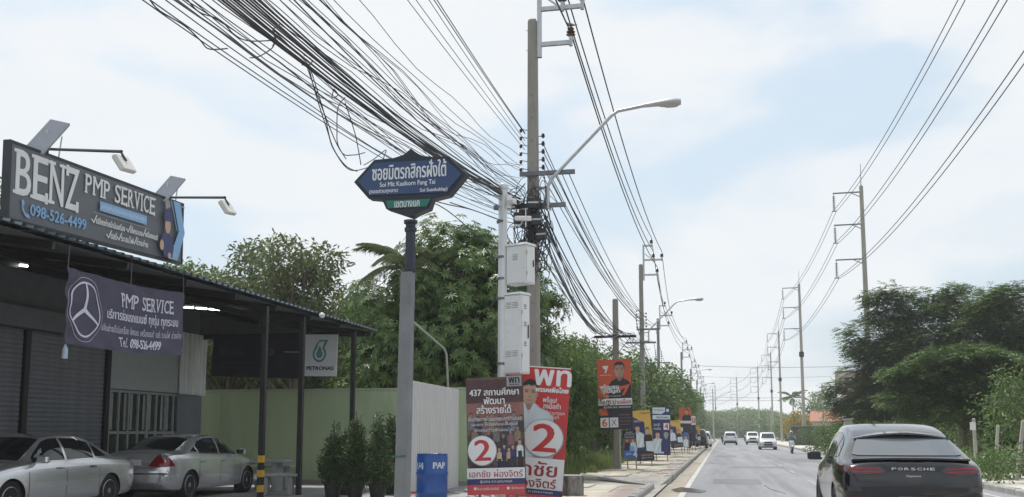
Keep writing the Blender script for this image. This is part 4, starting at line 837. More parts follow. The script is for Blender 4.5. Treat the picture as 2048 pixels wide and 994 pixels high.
zt_ = post_top.z - .03; lx2 = post_top.x - post_lo.x; MB().tube([(lx * .97, 0, z1 * .955), (lx * .98, 0, z1 * .957)], .01, 6)
zb_ = atY(813, 600, SY).z - .03
prof = [(hw * .84, z1 + .001), (hw * .9, z1 + .012), (hw * .9, z1 + .03), (hw * .78, zt_ - .11), (hw * .98, zt_ - .1), (hw * 1.0, zt_ - .075), (hw * .8, zt_ - .065), (hw * .8, zt_ - .04), (hw * 1.1, zt_ - .03), (hw * 1.12, zt_ - .005), (hw * .7, zt_)]
MB().lathe(prof, 8, ((lx + lx2) / 2, 0, 0)).build('post_sleeve', navy_f, st, True)
MB().tube([(lx * .4 - hw * 1.05, -hw * 1.05, 0), (lx * .4 + hw * 1.05, -hw * 1.05, .012), (lx * .4 + hw * 1.05, hw * 1.05, .0), (lx * .4 - hw * 1.05, hw * 1.05, 0), (lx * .4 - hw * 1.05, -hw * 1.05, 0)], .006, 6).build('tie_cord', mat('green_cord', (.03, .12, .06), .7, var=.1), st).location = (-.02, 0, atY(790, 914, SY).z - .03)
Q = lambda x, y: ((lambda p: (p.x - post_lo.x, p.z - .03))(atY(x, y, SY)))
outer = [Q(*p) for p in ((711, 366), (752, 322), (790, 319), (800, 316), (812, 312), (826, 300), (838, 310), (850, 315), (866, 317), (902, 317), (937, 352), (902, 394), (868, 402), (862, 420), (838, 430), (826, 437), (812, 432), (800, 428), (776, 420), (768, 402), (740, 399))]
MB().prism(outer, -.05, .05).build('frame', navy_f, st)
def inset(pts, y, m, nm, back=None):
    ob = MB().prism(pts, y, y + .014).build(nm, m, st); return ob
inset([Q(*p) for p in ((720, 365), (755, 328), (897, 324), (928, 352), (897, 388), (744, 393))], -.0605, sign_blue, 'name_plate')
MB().prism([Q(*p) for p in ((720, 365), (755, 328), (897, 324), (928, 352), (897, 388), (744, 393))], .048, .0605).build('name_plate', sign_blue, st)
inset([Q(*p) for p in ((776, 404), (866, 401), (858, 416), (780, 419))], -.0605, sign_green, 'district_plate')
wsign = mat('sign_lettering_white', (.68, .72, .76), .4, var=0)
def stext(t_, x0, x1, y0, y1, bold=.0):
    xm = (x0 + x1) / 2; a, b, ca, cb = Q(x0, y0), Q(x1, y0), Q(xm, y0), Q(xm, y1); 
    for me in words(text_mesh(t_, b[0] - a[0], ca[1] - cb[1], wsign, bold), .24 * (ca[1] - cb[1])): o = link('lettering', me, st); o.location = (ca[0], -.063, (ca[1] + cb[1]) / 2)
stext('ซอยมิตรกสิกรฝั่งใต้', 749, 897, 326, 360, .0025); stext('Soi Mit Kasikorn Fang Tai', 764, 875, 365, 377, .0010); stext('(ซอยสวนกุหลาบ', 743, 800, 381, 391, .001); stext('Soi Suankuhlap)', 845, 900, 379, 388, .001); stext('เขตบางแค', 794, 844, 405, 417, .0012)

# ------------------------------------------------------------------ campaign boards on stakes
def board(label, tl, tr, bl, Y, m, stakes=True, group='campaign boards along the left pavement', base=.1, th=.018):
    t, P, w, h = flat_board('campaign_board', label, 'poster', tl, tr, bl, Y, m, th); t['group'] = group
    for x in (-w / 2 + .03, w / 2 - .03): MB().box(x - .02, x + .02, th + .002, th + .04, .0, h - .02).build('batten', wood, t)
    for z in (.05, h / 2, h - .07): MB().box(-w / 2 + .05, w / 2 - .05, th + .003, th + .033, z - .02, z + .02).build('cross_batten', wood, t)
    if stakes:
        bz = t.matrix_basis.translation.z - base
        for x in (-w * .32, w * .32): MB().box(x - .022, x + .022, th + .042, th + .085, -bz, h * .8).build('stake', wood, t)
    return P
def photo_mat():
    m = mat('print_photograph', (.1, .07, .07), .45, var=0); nt = m.node_tree; N = nt.nodes.new; tc = N('ShaderNodeTexCoord'); n = N('ShaderNodeTexNoise'); n.inputs['Scale'].default_value = 6; n.inputs['Detail'].default_value = 4; r = N('ShaderNodeValToRGB'); e = r.color_ramp.elements
    e[0].position = .32; e[0].color = (.03, .025, .035, 1); e[1].position = .72; e[1].color = (.20, .15, .14, 1); q = e.new(.5); q.color = (.10, .055, .055, 1); nt.links.new(tc.outputs['Object'], n.inputs['Vector']); nt.links.new(n.outputs[0], r.inputs[0]); nt.links.new(r.outputs[0], nt.nodes['Principled BSDF'].inputs['Base Color']); return m
photo_m = photo_mat()
def logo_pt(P, u, v, w, h, m, b): P.text('พท', u, v, w, h, m, b)
P = board('dark campaign board with a red 2 in a white disc at its lower left', (933, 757), (1047, 752), (937, 990), 19.2, pbrown)
P.rect(0, .02, 1, .22, mat('print_deep_brown', (.075, .035, .038), .45, var=.3, scale=3)); P.rect(0, .22, 1, .36, pmaroon); P.rect(0, .36, 1, .775, photo_m)
cols = [mat('print_dim_' + str(i_), c_, .45, var=.3, scale=9) for i_, c_ in enumerate(((.16, .15, .17), (.045, .05, .10), (.15, .07, .07), (.24, .18, .12), (.22, .11, .14), (.04, .04, .05)))]
dimskin = mat('print_dim_skin', (.27, .17, .13), .45, var=.2, scale=12)
for k in range(8): P.person(.08 + .125 * k, .30 + .06 * ((k * 7) % 3) / 2, .05, dimskin, pk, cols[(k * 5) % 6], broad=.85, face=False)
for k in range(7): P.person(.14 + .125 * k, .42 + .03 * ((k * 5) % 3), .045, dimskin, pk, cols[(k * 5 + 3) % 6], broad=.85, face=False)
for k, (uu, vv, c) in enumerate(((.56, .60, pgold), (.65, .575, pnavy), (.73, .60, pskin), (.80, .58, pnavy), (.92, .535, pshirt))):
    P.person(uu, vv, .04 if k < 4 else .05, pskin2, pk, c, broad=.75, face=False); P.rect(uu - .035, vv + .10, uu + .035, .775, pk if k == 4 else pdark, 'print_figure')
P.rect(.725, -.005, .985, .085, pgrey); logo_pt(P, .855, .032, .18, .05, pk, .003); P.rect(.765, .066, .945, .072, pk, 'print_line')
P.text('437 สถานศึกษา', .5, .125, .86, .062, pw, .002); P.text('พัฒนา', .5, .20, .36, .062, pw, .002); P.text('สร้างรายได้', .49, .275, .60, .072, pw, .002)
for k, t_ in enumerate(('ฟื้นศักยภาพโปรแกรมเมอร์ทำเสมอ', 'มุมของ ให้โรงเรียนเป็นศูนย์', 'ฝึกสอนทำธุรกิจออนไลน์')): P.text(t_, .5, .355 + .05 * k, (.92, .80, .68)[k], .038, pshirt)
P.ell(.275, .628, .255, .13, pgrey); P.ell(.27, .625, .245, .124, pw); P.text('2', .28, .625, .27, .175, pred, .006)
P.rect(0, .775, 1, .865, pw); P.text('เอกชัย ผ่องจิตร์', .5, .82, .92, .066, mat('print_crimson', (.38, .05, .07), .45, var=0), .0015)
P.rect(0, .865, 1, .915, pnavy); P.text('ผู้สมัคร ส.ก.เขตบางแค', .5, .89, .55, .032, pw); P.rect(0, .915, 1, 1.0, mat('print_coral', (.55, .075, .085), .45, var=.05)); P.text('โหวต เอกชัย ผ่องจิตร์', .36, .947, .38, .026, pw); P.text('@ekkachai', .87, .947, .22, .024, pw); P.ell(.14, .947, .025, .013, pw, 'print_symbol'); P.ell(.71, .947, .025, .013, pw, 'print_symbol')
P = board('leaning red campaign board with a man in a white shirt and a big red 2', (1019, 729), (1143, 737), (998, 994), 20.2, pred, base=.03)
P.person(.37, .10, .205, pskin, pk, pshirt, broad=1.25, n=84)
P.rect(0, .0, 1, .008, pw, 'print_line'); logo_pt(P, .72, .08, .58, .115, pw, .006); P.text('พรรคเพื่อไทย', .72, .17, .52, .04, pw, .003); P.text('พร้อม!', .70, .245, .22, .042, pw, .001); P.text('ลงมือทำ', .74, .292, .28, .042, pw, .001); P.text('เพื่อชาวบางแค', .76, .34, .38, .03, pw); P.text('ทันที', .80, .372, .13, .028, pw)
P.ell(.645, .538, .325, .144, pgrey); P.ell(.64, .535, .31, .137, pw); P.text('2', .66, .535, .36, .205, pred, .008)
P.rect(0, .685, 1, .915, pw); P.text('เอกชัย', .46, .765, .86, .11, mat('print_wine', (.33, .035, .055), .45, var=0), .004); P.text('ผ่องจิตร์', .56, .865, .66, .075, MATS['print_wine'], .002)
P.rect(0, .915, 1, .955, pnavy); P.text('ผู้สมัคร ส.ก.เขตบางแค', .5, .935, .7, .026, pw); P.rect(0, .955, 1, 1, MATS['print_coral']); P.text('โหวต เอกชัย ผ่องจิตร์', .42, .978, .5, .02, pw)
P = board('orange and black campaign board fixed to the short pole, showing a man in black', (1197, 720), (1264, 717), (1199, 860), 38.6, pdark, False)
P.rect(0, 0, 1, .56, porange); P.person(.66, .03, .25, pskin2, pk, pk, broad=.85); P.poly([(.55, .40), (.97, .36), (.78, .52), (.70, .52), (.82, .42), (.60, .45)], porange, 'print_symbol')
P.poly([(.16, .09), (.34, .09), (.27, .19), (.22, .19), (.255, .14), (.20, .14)], pw, 'print_symbol'); P.text('พรรคก้าวไกล', .25, .22, .34, .022, pw)
P.text('พร้อมชน', .34, .39, .56, .075, pw, .004); P.text('ทุกปัญหา', .38, .46, .56, .075, pw, .004); P.text('เพื่อคนกรุงเทพ', .42, .525, .5, .03, pw)
P.rect(0, .56, 1, .655, pw); P.text('อำนาจ ปานเผือก', .5, .608, .94, .068, MATS['print_crimson'], .003); P.text('ผู้สมัคร ส.ก. เขตบางแค', .56, .685, .80, .042, pw, .001); P.rect(.02, .70, .28, .80, porange)
for a in (.04, .32): P.rect(a, .83, a + .25, .97, pw)
P.text('6', .165, .90, .14, .105, porange, .004); P.text('X', .445, .90, .16, .09, MATS['print_crimson'])
for k in range(4): P.rect(.62, .79 + .045 * k, .92, .80 + .045 * k, pmaroon, 'print_line')
P = board('small black and blue campaign board with 5 and 4 by the short pole', (1247, 861), (1274, 859), (1249, 917), 39.4, pdark)
P.rect(0, .30, 1, .62, pmaroon); P.person(.30, .30, .13, pskin, pk, pdark, face=False); P.person(.72, .31, .13, pskin, pk, pshirt, face=False); P.rect(0, .72, 1, 1, pblue); P.rect(.45, .58, 1, .76, psky)
P.text('เลือกทีม', .5, .08, .5, .08, pw); P.text('เปลี่ยนกรุงเทพฯ', .5, .16, .8, .08, pw); P.text('พัฒนาบางแค', .5, .24, .7, .07, pw); P.text('5', .86, .66, .2, .17, pw, .004); P.text('4', .8, .87, .3, .22, pw, .006); P.text('ผู้สมัคร', .35, .85, .4, .12, pw)
def party(label, tl, tr, bl, Y, bg_, variant):
    P = board(label, tl, tr, bl, Y, bg_)
    if variant == 'yellow':
        P.poly([(0, .12), (.62, .24), (.62, 1), (0, 1)], pnavy); P.person(.20, .28, .15, pskin, pk, pshirt, broad=1.1, face=False); P.person(.76, .34, .14, pskin, pk, pk, broad=.8, face=False); P.rect(.6, .62, 1, .85, pshirt, 'print_figure'); P.poly([(0, .76), (1, .83), (1, 1), (0, 1)], pdark); P.text('ทวีศักดิ์ กรุงทอง', .62, .89, .7, .05, pyellow); P.text('ผู้สมัคร ส.ก. เขตบางแค', .6, .94, .6, .03, pw); P.text('บางแค ชีวิน', .24, .2, .4, .06, pw); P.text('รักษ์กรุงเทพ', .72, .06, .5, .05, pdark)
    else:
        P.poly([(0, 0), (.72, 0), (.72, .09), (.5, .14), (0, .13)], pshirt, 'print_panel'); P.ell(.86, .06, .08, .035, pshirt); P.text('ประชาธิปัตย์', .34, .05, .55, .04, pnavy); P.rect(0, .16, 1, .25, pshirt); P.text('ไปต่อด้วยกัน', .56, .205, .7, .05, pnavy, .002); P.text('สมบัติ', .24, .36, .36, .06, pw); P.text('คงมั่น', .26, .44, .4, .06, pw); P.rect(.62, .33, .94, .47, pw); P.text('4', .78, .40, .2, .11, pred, .005); P.person(.28, .50, .15, pskin, pk, pshirt, broad=1.05, face=False); P.person(.76, .48, .17, pgrey, pk, pnavy, broad=.8, face=False); P.rect(.04, .93, .62, .965, pshirt, 'print_figure')
    return P
party('yellow and navy campaign board showing two candidates in white shirts', (1270, 822), (1305, 819), (1274, 923), 44.5, pyellow, 'yellow')
party('tall blue campaign board with a red 4 on a white square', (1303, 815), (1338, 815), (1306, 910), 50.5, pnavy, 'blue')
party('yellow and navy campaign board beyond the tall blue one', (1341, 842), (1365, 839), (1343, 897), 67, pyellow, 'yellow')
P = board('small orange campaign board standing high behind the others', (1358, 815), (1381, 815), (1359, 868), 78, pdark); P.rect(0, 0, 1, .5, porange); P.person(.66, .05, .22, pskin2, pk, pk, face=False); P.rect(0, .5, 1, .6, pw); P.rect(.05, .75, .3, .9, pw)
P = board('narrow dark campaign board beside the small orange one', (1382, 832), (1391, 832), (1383, 883), 85, pdark); P.rect(0, 0, 1, .35, pw); P.text('51', .5, .18, .7, .2, pred, .01)
party('yellow and navy campaign board farthest down the pavement', (1386, 851), (1401, 850), (1387, 888), 92, pyellow, 'yellow')
P = board('small blue campaign board half behind the yellow ones', (1366, 865), (1376, 865), (1367, 895), 70, pblue); P.person(.5, .2, .25, pskin, pk, pshirt, face=False)
P = board('last orange campaign board before the parked cars', (1398, 858), (1407, 857), (1399, 880), 112, porange); P.person(.5, .15, .25, pskin, pk, pshirt, face=False); P.rect(0, .8, 1, 1, pdark)

# ------------------------------------------------------------------ drum, kerb block, benches, potted plants, small things
dp = atD(865, 868, 18.9); dpl = mat('blue_plastic', (.014, .07, .27), .38, var=.08, scale=4)
t = thing('plastic_drum', 'blue plastic drum with faded white lettering beside the white fence', 'drum', (dp.x, dp.y, .075)); R = .29; hd = atD(865, 907, 18.9).z - .075
prof = [(0, 0), (R * .96, 0), (R, .03)]
for z in (hd * .33, hd * .66): prof += [(R, z - .03), (R * 1.035, z - .015), (R * 1.035, z + .015), (R, z + .03)]
prof += [(R, hd - .06), (R * .975, hd - .045), (R * .975, hd - .02), (R * 1.0, hd - .015), (R * .98, hd), (R * .9, hd - .02), (0, hd - .02)]
MB().lathe(prof, 32).build('barrel', dpl, t, True); MB().lathe([(0, hd - .02), (.04, hd - .018), (.04, hd + .005), (0, hd + .005)], 12, (.14, 0, 0)).build('bung', dpl, t)
wd_ = mat('chalk_paint', (.50, .55, .60), .7, var=.2, scale=20)
def wrap_text(txt, a0, z, w, h):
    me = text_mesh(txt, w, h, wd_, .008).copy(); o = link('lettering', me, t); fa = math.atan2(-dp.y, -dp.x) + a0
    for v in me.vertices:
        a = fa + v.co.x / R; rr_ = R * 1.012 - v.co.y; zz = v.co.z; v.co = (rr_ * math.cos(a), rr_ * math.sin(a), z + zz)
wrap_text('PAP', .50, hd * .80, .25, .11); wrap_text('1/4', -.90, hd * .79, .18, .12)
bt = thing('plastic_bottle', 'white plastic bottle on the ground between the post and the drum', 'bottle', (atD(828, 868, 18.7).x, atD(828, 868, 18.7).y, .08)); MB().lathe([(0, 0), (.09, .01), (.1, .06), (.1, .2), (.05, .27), (.035, .3), (.035, .33), (0, .33)], 14).build('bottle_body', white_paint, bt, True); MB().lathe([(0, .325), (.042, .325), (.042, .37), (0, .37)], 12).build('cap', mat('red_cap', (.4, .04, .04), .5, var=0), bt)
a = atD(1140, 868, 23.4); ck = thing('painted_kerb_block', 'broken concrete block with peeling black and white paint behind the leaning red board', 'block', (a.x, a.y, .04))
bw_ = .30; hb = atD(1140, 952, 23.4).z - .04
MB().box(-bw_, bw_ * .95, -.2, .2, 0, hb, .02).build('block', mat('peeling_paint', (.035, .035, .037), .8, var=.3, scale=6, dirt=(.42, .41, .38), dirt_amt=.95, streak=.35), ck)
MB().box(-bw_ + .02, bw_ * .9, -.18, .18, hb + .001, hb + .025, .01).build('block_top', conc, ck)
rk_m = mat('rubble', (.27, .255, .23), .9, var=.25, scale=6, bump=.4)
def rock(lb, x, y, z, r_, seed):
    q = random.Random(seed); bm = bmesh.new(); bmesh.ops.create_icosphere(bm, subdivisions=2, radius=r_)
    for v in bm.verts: v.co *= q.uniform(.75, 1.15); v.co.z *= .62
    me = bpy.data.meshes.new('rubble_stone'); bm.to_mesh(me); bm.free(); me.materials.append(rk_m); o = link('rubble_stone', me); o.location = (x, y, z + r_ * .35); tag(o, lb, 'stone', 'rubble at the foot of the fence')
for k in range(26):
    a = atD(rnd.uniform(900, 1000), 868, rnd.uniform(20.5, 25)); rock('lump of broken rubble on the ground between the drum and the campaign boards', a.x, a.y, .07, rnd.uniform(.05, .17), k)
# concrete table and benches under the canopy
bench_m = mat('bench_concrete', (.33, .34, .33), .8, var=.12, scale=5, dirt=(.2, .2, .19), dirt_amt=.5)
def slab_bench(lb, px, D, w, dpt, h, name='concrete_bench', cat='bench', rz=.2):
    a = atD(px, 868, D); t = thing(name, lb, cat, (a.x, a.y, .076), rz); MB().box(-w / 2, w / 2, -dpt / 2, dpt / 2, h - .07, h, .012).build('top', bench_m, t)
    for x in (-w * .32, w * .32): MB().box(x - .06, x + .06, -dpt * .38, dpt * .38, 0, h - .071, .01).build('leg', bench_m, t)
slab_bench('low concrete bench between the first two canopy posts', 560, 23.9, .9, .42, .5, rz=.25)
slab_bench('concrete table behind the low bench by the silver car', 520, 25.4, 1.5, .7, .78, 'concrete_table', 'table', .1)
slab_bench('second low concrete bench beyond the table', 547, 26.4, 1.1, .4, .62, rz=.1)
pot_m = mat('black_plastic_pot', (.02, .02, .022), .6, var=.2)
for i, (px, D, h, sd_, lb) in enumerate(((668, 22.8, 1.72, 1, 'potted conifer on the left of the group by the green wall'), (712, 22.6, 1.95, 2, 'tallest potted conifer in the middle of the group by the green wall'), (757, 22.4, 1.80, 3, 'potted conifer nearest the street sign post'), (690, 24.0, 1.5, 4, 'potted conifer at the back of the group, half hidden'), (780, 24.2, 1.9, 5, 'potted conifer at the back beside the sign post'))):
    a = atD(px, 868, D); t = thing('potted_conifer', lb, 'plant', (a.x, a.y, .076), 0, 'potted conifers by the green wall')
    MB().lathe([(0, 0), (.15, 0), (.2, .3), (.215, .3), (.215, .34), (.19, .34), (.18, .29), (0, .29)], 18).build('pot', pot_m, t, True)
    me, C = crown_mesh('crown', [(0, 0, .52, .25, .25, .22), (0, 0, h * .44, .23, .23, .32), (0, 0, h * .64, .15, .15, .30), (.02, 0, h * .84, .05, .05, .22)], 130, .14, 44, .085, .028, 'oval', lf_conifer, 70 + sd_, droop=-.55, flat=1.3, inner=.3)
    trunk_mb(h * .85, .025, C, sd_, 10, twig=.005).build('stem', bark, t); t.children[-1].location = (0, 0, .28); link('crown', me, t)
# thin bracket lamp behind the fence
a, b, c = atY(822, 640, 29.5), atY(893, 698, 29.5), atY(896, 770, 29.5)
t = thing('bracket_lamp', 'thin grey bent lamp post rising from behind the white fence', 'lamp', (c.x, c.y, .06)); o = Vector((c.x, c.y, .06))
MB().tube([(0, 0, 0), c - o, b - o + Vector((0, 0, -.15)), b - o + Vector((-.08, 0, .02)), a - o], .035, 8).build('post', mat('olive_grey_steel', (.30, .32, .27), .5, metal=.3, var=.1), t, True)
MB().box(-.35, .05, -.07, .07, -.06, .03, .02).build('lamp_head', grey_metal, t).location = a - o
# fence posts and paper sign on the right verge
fp_m = mat('fence_post_concrete', (.36, .34, .30), .9, var=.12, scale=5)
for i, (px, pt, D, lean, lb) in enumerate(((1949, 838, 33, 0, 'upright concrete fence post right of the black car, small plate on it'), (1992, 852, 36, .12, 'leaning concrete fence post second from the right edge'), (2040, 842, 30, .16, 'leaning concrete fence post nearest the right edge'), (1918, 856, 47, .05, 'grey fence post half hidden behind the black car roof'))):
    a = atD(px, 868, D); h = atD(px, pt, D).z - .1; t = thing('fence_post', lb, 'post', (a.x - lean * h * .6, a.y, .1), 0, 'fence posts along the right verge')
    MB().add([(-.05, -.05, 0), (.05, -.05, 0), (.05, .05, 0), (-.05, .05, 0), (-.045 + lean * h, -.045, h), (.045 + lean * h, -.045, h), (.045 + lean * h, .045, h), (-.045 + lean * h, .045, h), (lean * h, 0, h + .03)], [(0, 1, 5, 4), (1, 2, 6, 5), (2, 3, 7, 6), (3, 0, 4, 7), (4, 5, 8), (5, 6, 8), (6, 7, 8), (7, 4, 8), (3, 2, 1, 0)]).build('shaft', fp_m, t)
    if i == 0: MB().box(-.14, .04, -.065, -.055, h - .36, h - .1).build('plate', white_paint, t)
a = atD(2035, 868, 31.5); t = thing('tilted_panel', 'tilted pale board leaning in the hedge near the right edge', 'board', (a.x, a.y, .5), .2); MB().box(-.3, .3, -.01, .01, 0, .42).build('panel', white_paint, t).rotation_euler = (.3, .2, 0); MB().box(-.03, .03, .02, .05, -.4, .2).build('stake', wood, t)
# ------------------------------------------------------------------ utility poles of the left row
PX_, PY_ = atY(1066, 250, 22.6).x, 22.6
def lz(py, px=1065, Y=PY_): return atY(px, py, Y).z - .1
def insul(mb, x, y, z, s_=1.):
    mb.lathe([(.015, -.02), (.06 * s_, 0), (.10 * s_, .03 * s_), (.06 * s_, .06 * s_), (.095 * s_, .09 * s_), (.055 * s_, .12 * s_), (.075 * s_, .16 * s_), (.03 * s_, .2 * s_), (.0, .2 * s_)], 10, (x, y, z)); return mb
def shaft(h, w0, w1, m):
    mb = MB(); vs_ = []
    for z, w in ((0, w0), (h - .05, w1), (h, w1 * .8)):
        c = w * .3
        for x, y in ((-w + c, -w), (w - c, -w), (w, -w + c), (w, w - c), (w - c, w), (-w + c, w), (-w, w - c), (-w, -w + c)): vs_.append((x, y, z))
    return mb.add(vs_, [(k * 8 + i, k * 8 + (i + 1) % 8, k * 8 + 8 + (i + 1) % 8, k * 8 + 8 + i) for k in range(2) for i in range(8)] + [tuple(range(16, 24)), tuple(range(7, -1, -1))])
HT = lz(40, 1068); Z350, Z415 = lz(352), lz(416)
def utility_pole(label, loc):
    t = thing('utility_pole', label, 'utility pole', loc, 0, 'concrete utility poles of the left row')
    shaft(HT, .155, .108, pole_c).build('shaft', pole_c, t)
    br = MB().box(.115, .215, -.05, .05, HT - .95, HT + 1.15).build('bracket', galv, t)
    MB().box(.216, .95, -.04, .04, HT - .68, HT - .58).build('bracket_arm', galv, t); MB().box(.216, 1.24, -.04, .04, HT + .20, HT + .30).build('bracket_arm', galv, t)
    MB().bar((.22, 0, HT + .62), (.62, 0, HT + .30), .05, .04).build('bracket_brace', galv, t); MB().box(.216, .7, -.04, .04, HT + 1.05, HT + 1.14).build('bracket_arm', galv, t)
    for x, z in ((.92, HT - .58), (.72, HT + .30), (1.20, HT + .30), (.62, HT + 1.14)):
        i_ = insul(MB(), x, 0, z + .1, 1.15).build('insulator', porcelain, t, True); MB().lathe([(.045, -.14), (.045, .1), (0, .1)], 8, (x, 0, z)).build('insulator_pin', galv, i_)
    for z, a, b in ((Z350, -.28, 1.02), (Z415, -.9, .80)):
        MB().box(a, b, -.24, -.165, z - .05, z + .05).build('crossarm', grey_metal, t)
    MB().bar((.15, -.2, Z415 + .5), (.62, -.2, Z415 + .04), .05, .012).build('crossarm_brace', grey_metal, t); MB().bar((-.15, -.2, Z415 + .55), (-.6, -.2, Z415 + .04), .05, .012).build('crossarm_brace', grey_metal, t)
    for k in range(6):
        z = Z350 + .15 + k * .19
        r_ = MB().bar((-.13, -.05, z), (-.27, -.12, z + .02), .02, .02).build('spool_bracket', galv, t); insul(MB(), -.27, -.12, z - .05, .42).build('spool', porcelain, r_)
        if k < 5: insul(MB(), .26, -.1, z - .02, .5).build('spool', porcelain, t); MB().bar((.1, -.05, z + .02), (.26, -.1, z + .02), .02, .02).build('spool_bracket', galv, t)
    for k in range(14): MB().tube([(.0, -.15, 2.2 + k * .55), (.0, -.17, 2.2 + k * .55)], .012, 6).build('bolt_hole', dark_metal, t)
    for z in (HT - .25, HT - .75): MB().tube([(-.16, 0, z), (.2, 0, z)], .012, 6).build('bolt', galv, t)
    return t
pole1 = utility_pole('tall weathered concrete utility pole with tangled cables, nearest on the left', (PX_, PY_, .1))
ORD = ['second', 'third', 'fourth', 'fifth', 'sixth', 'seventh', 'eighth', 'ninth']
PL = [(PX_, PY_)]
for k, (px, D) in enumerate(((1287, 56.5), (1320, 87), (1366, 118), (1384, 150), (1396, 183), (1403, 215), (1408, 250))):
    a = atD(px, 868, D); PL.append((a.x, a.y)); copy_tree(pole1, None, (a.x, a.y, .1), rnd.uniform(-.03, .03), (1, 1, rnd.uniform(.97, 1.02)), ORD[k] + ' concrete utility pole of the left row, counted from the camera')
copy_tree(pole1, None, (PX_, -11, .1), 0, 1, 'concrete utility pole of the left row standing behind the camera'); PL0 = (PX_, -11)
# short communications pole that carries the orange board
cp = atZ(1234, 943, .1); CY = 40.0; cp = Vector((atD(1234, 868, 41).x, atD(1234, 868, 41).y, .1)); CY = cp.y
t = thing('communications_pole', 'short square concrete pole with two timber arms behind the orange campaign board', 'utility pole', cp)
ch = atY(1230, 598, CY).z - .1; shaft(ch, .15, .11, pole_c).build('shaft', pole_c, t)
z = atY(1230, 674, CY).z - .1; MB().box(-.85, .85, -.24, -.15, z - .05, z + .05).build('crossarm', dark_metal, t); MB().bar((.1, -.2, z - .7), (.6, -.2, z - .05), .04, .02).build('crossarm_brace', dark_metal, t); MB().bar((-.1, -.2, z - .7), (-.6, -.2, z - .05), .04, .02).build('crossarm_brace', dark_metal, t)
ZC = z + .1
# street lamps on the poles
lm0 = [atY(*p, PY_ - .25) - Vector((PX_, PY_, .1)) for p in ((1096, 418), (1096, 372), (1103, 358), (1117, 343), (1222, 232), (1236, 222), (1285, 212))]
def street_lamp(label, loc):
    t = thing('street_lamp', label, 'street lamp', loc, 0, 'street lamps on the left poles')
    MB().tube(lm0, .04, 10).build('arm', galv, t, True); e = lm0[-1]; tip = atY(1362, 203, PY_ - .25) - Vector((PX_, PY_, .1)); d = (tip - e); L_ = d.length
    mb = MB(); ny = 13; V = []; n = 12
    for i in range(ny):
        q = i / (ny - 1); w = .05 + .115 * min(1, q * 1.6) * (1 if q < .8 else (1 - ((q - .8) / .2) ** 2 * .55)); hu = .045 + .05 * min(1, q * 2) * (1 if q < .7 else 1 - ((q - .7) / .3) ** 2 * .7); hd_ = .04 + .03 * (q > .45)
        for j in range(n): a = 2 * math.pi * j / n; sn = math.sin(a); V.append(e + d * q + Vector((0, w * math.cos(a), (hu if sn > 0 else hd_) * sn)))
    mb.add(V, [(i * n + j, i * n + (j + 1) % n, (i + 1) * n + (j + 1) % n, (i + 1) * n + j) for i in range(ny - 1) for j in range(n)] + [tuple(range(n - 1, -1, -1)), tuple(range((ny - 1) * n, ny * n))])
    h = mb.build('lamp_head', mat('lamp_head_grey', (.50, .51, .52), .4, var=.05), t, True)
    c = e + d * .74; MB().lathe([(0, -.06), (.07, -.045), (.11, 0), (0, 0)], 14, (0, 0, 0)).build('lens', mat('lamp_lens', (.42, .42, .40), .12, var=.1), h, True).location = c + Vector((0, 0, -.055)); h.children[0].scale = (2.0, 1, 1)
    for z_ in (lm0[0].z + .05, lm0[1].z - .02): MB().bar((lm0[0].x, lm0[0].y + .02, z_), (.1, -.1, z_), .06, .05).build('clamp', galv, t)
    return t
lamp1 = street_lamp('large curved street lamp arm and grey lamp head on the nearest left pole', (PX_, PY_, .1))
for k, lb in ((1, 'street lamp on the second left pole'), (3, 'street lamp on the fourth left pole'), (4, 'street lamp on the fifth left pole'), (6, 'tiny far street lamp on the seventh left pole')):
    copy_tree(lamp1, None, (PL[k][0], PL[k][1], .1), 0, 1, lb)
a = atD(1431, 868, 235); t = copy_tree(lamp1, None, (a.x - .4, a.y, .1), 0, (1.2, 1, 1.25), 'farthest street lamp, on a thin pole at the bend of the road'); MB().tube([(0, 0, 0), (0, 0, 9.6)], [.16, .09], 8).build('post', pale_pole, t)
# ------------------------------------------------------------------ camera pole with cabinets
a = atD(1003, 868, 20.2); CPX, CPY = a.x, a.y; C0 = Vector((CPX, CPY, .06))
t = thing('camera_pole', 'round white steel pole carrying two white equipment cabinets', 'pole', C0)
L = lambda px, py, dy=0: atY(px, py, CPY + dy) - C0
hz_ = L(1006, 376).z; lxp = L(1006, 376).x
wgal = mat('pale_galvanised', (.60, .62, .63), .4, metal=.3, var=.08, scale=6, streak=.3)
MB().tube([(0, 0, 0), (lxp * .5, 0, hz_ * .5), (lxp, 0, hz_)], .09, 20).build('shaft', wgal, t, True)
MB().lathe([(.0, 0), (.105, 0), (.11, .05), (.09, .1), (.05, .13), (0, .13)], 16, (lxp, 0, hz_ - .03)).build('cap', wgal, t, True)
for py in (446, 517, 560, 600, 730):
    q = L(1003, py); MB().lathe([(.088, 0), (.104, .0), (.104, .05), (.088, .05)], 16, (q.x, 0, q.z)).build('band_clamp', grey_metal, t, True)
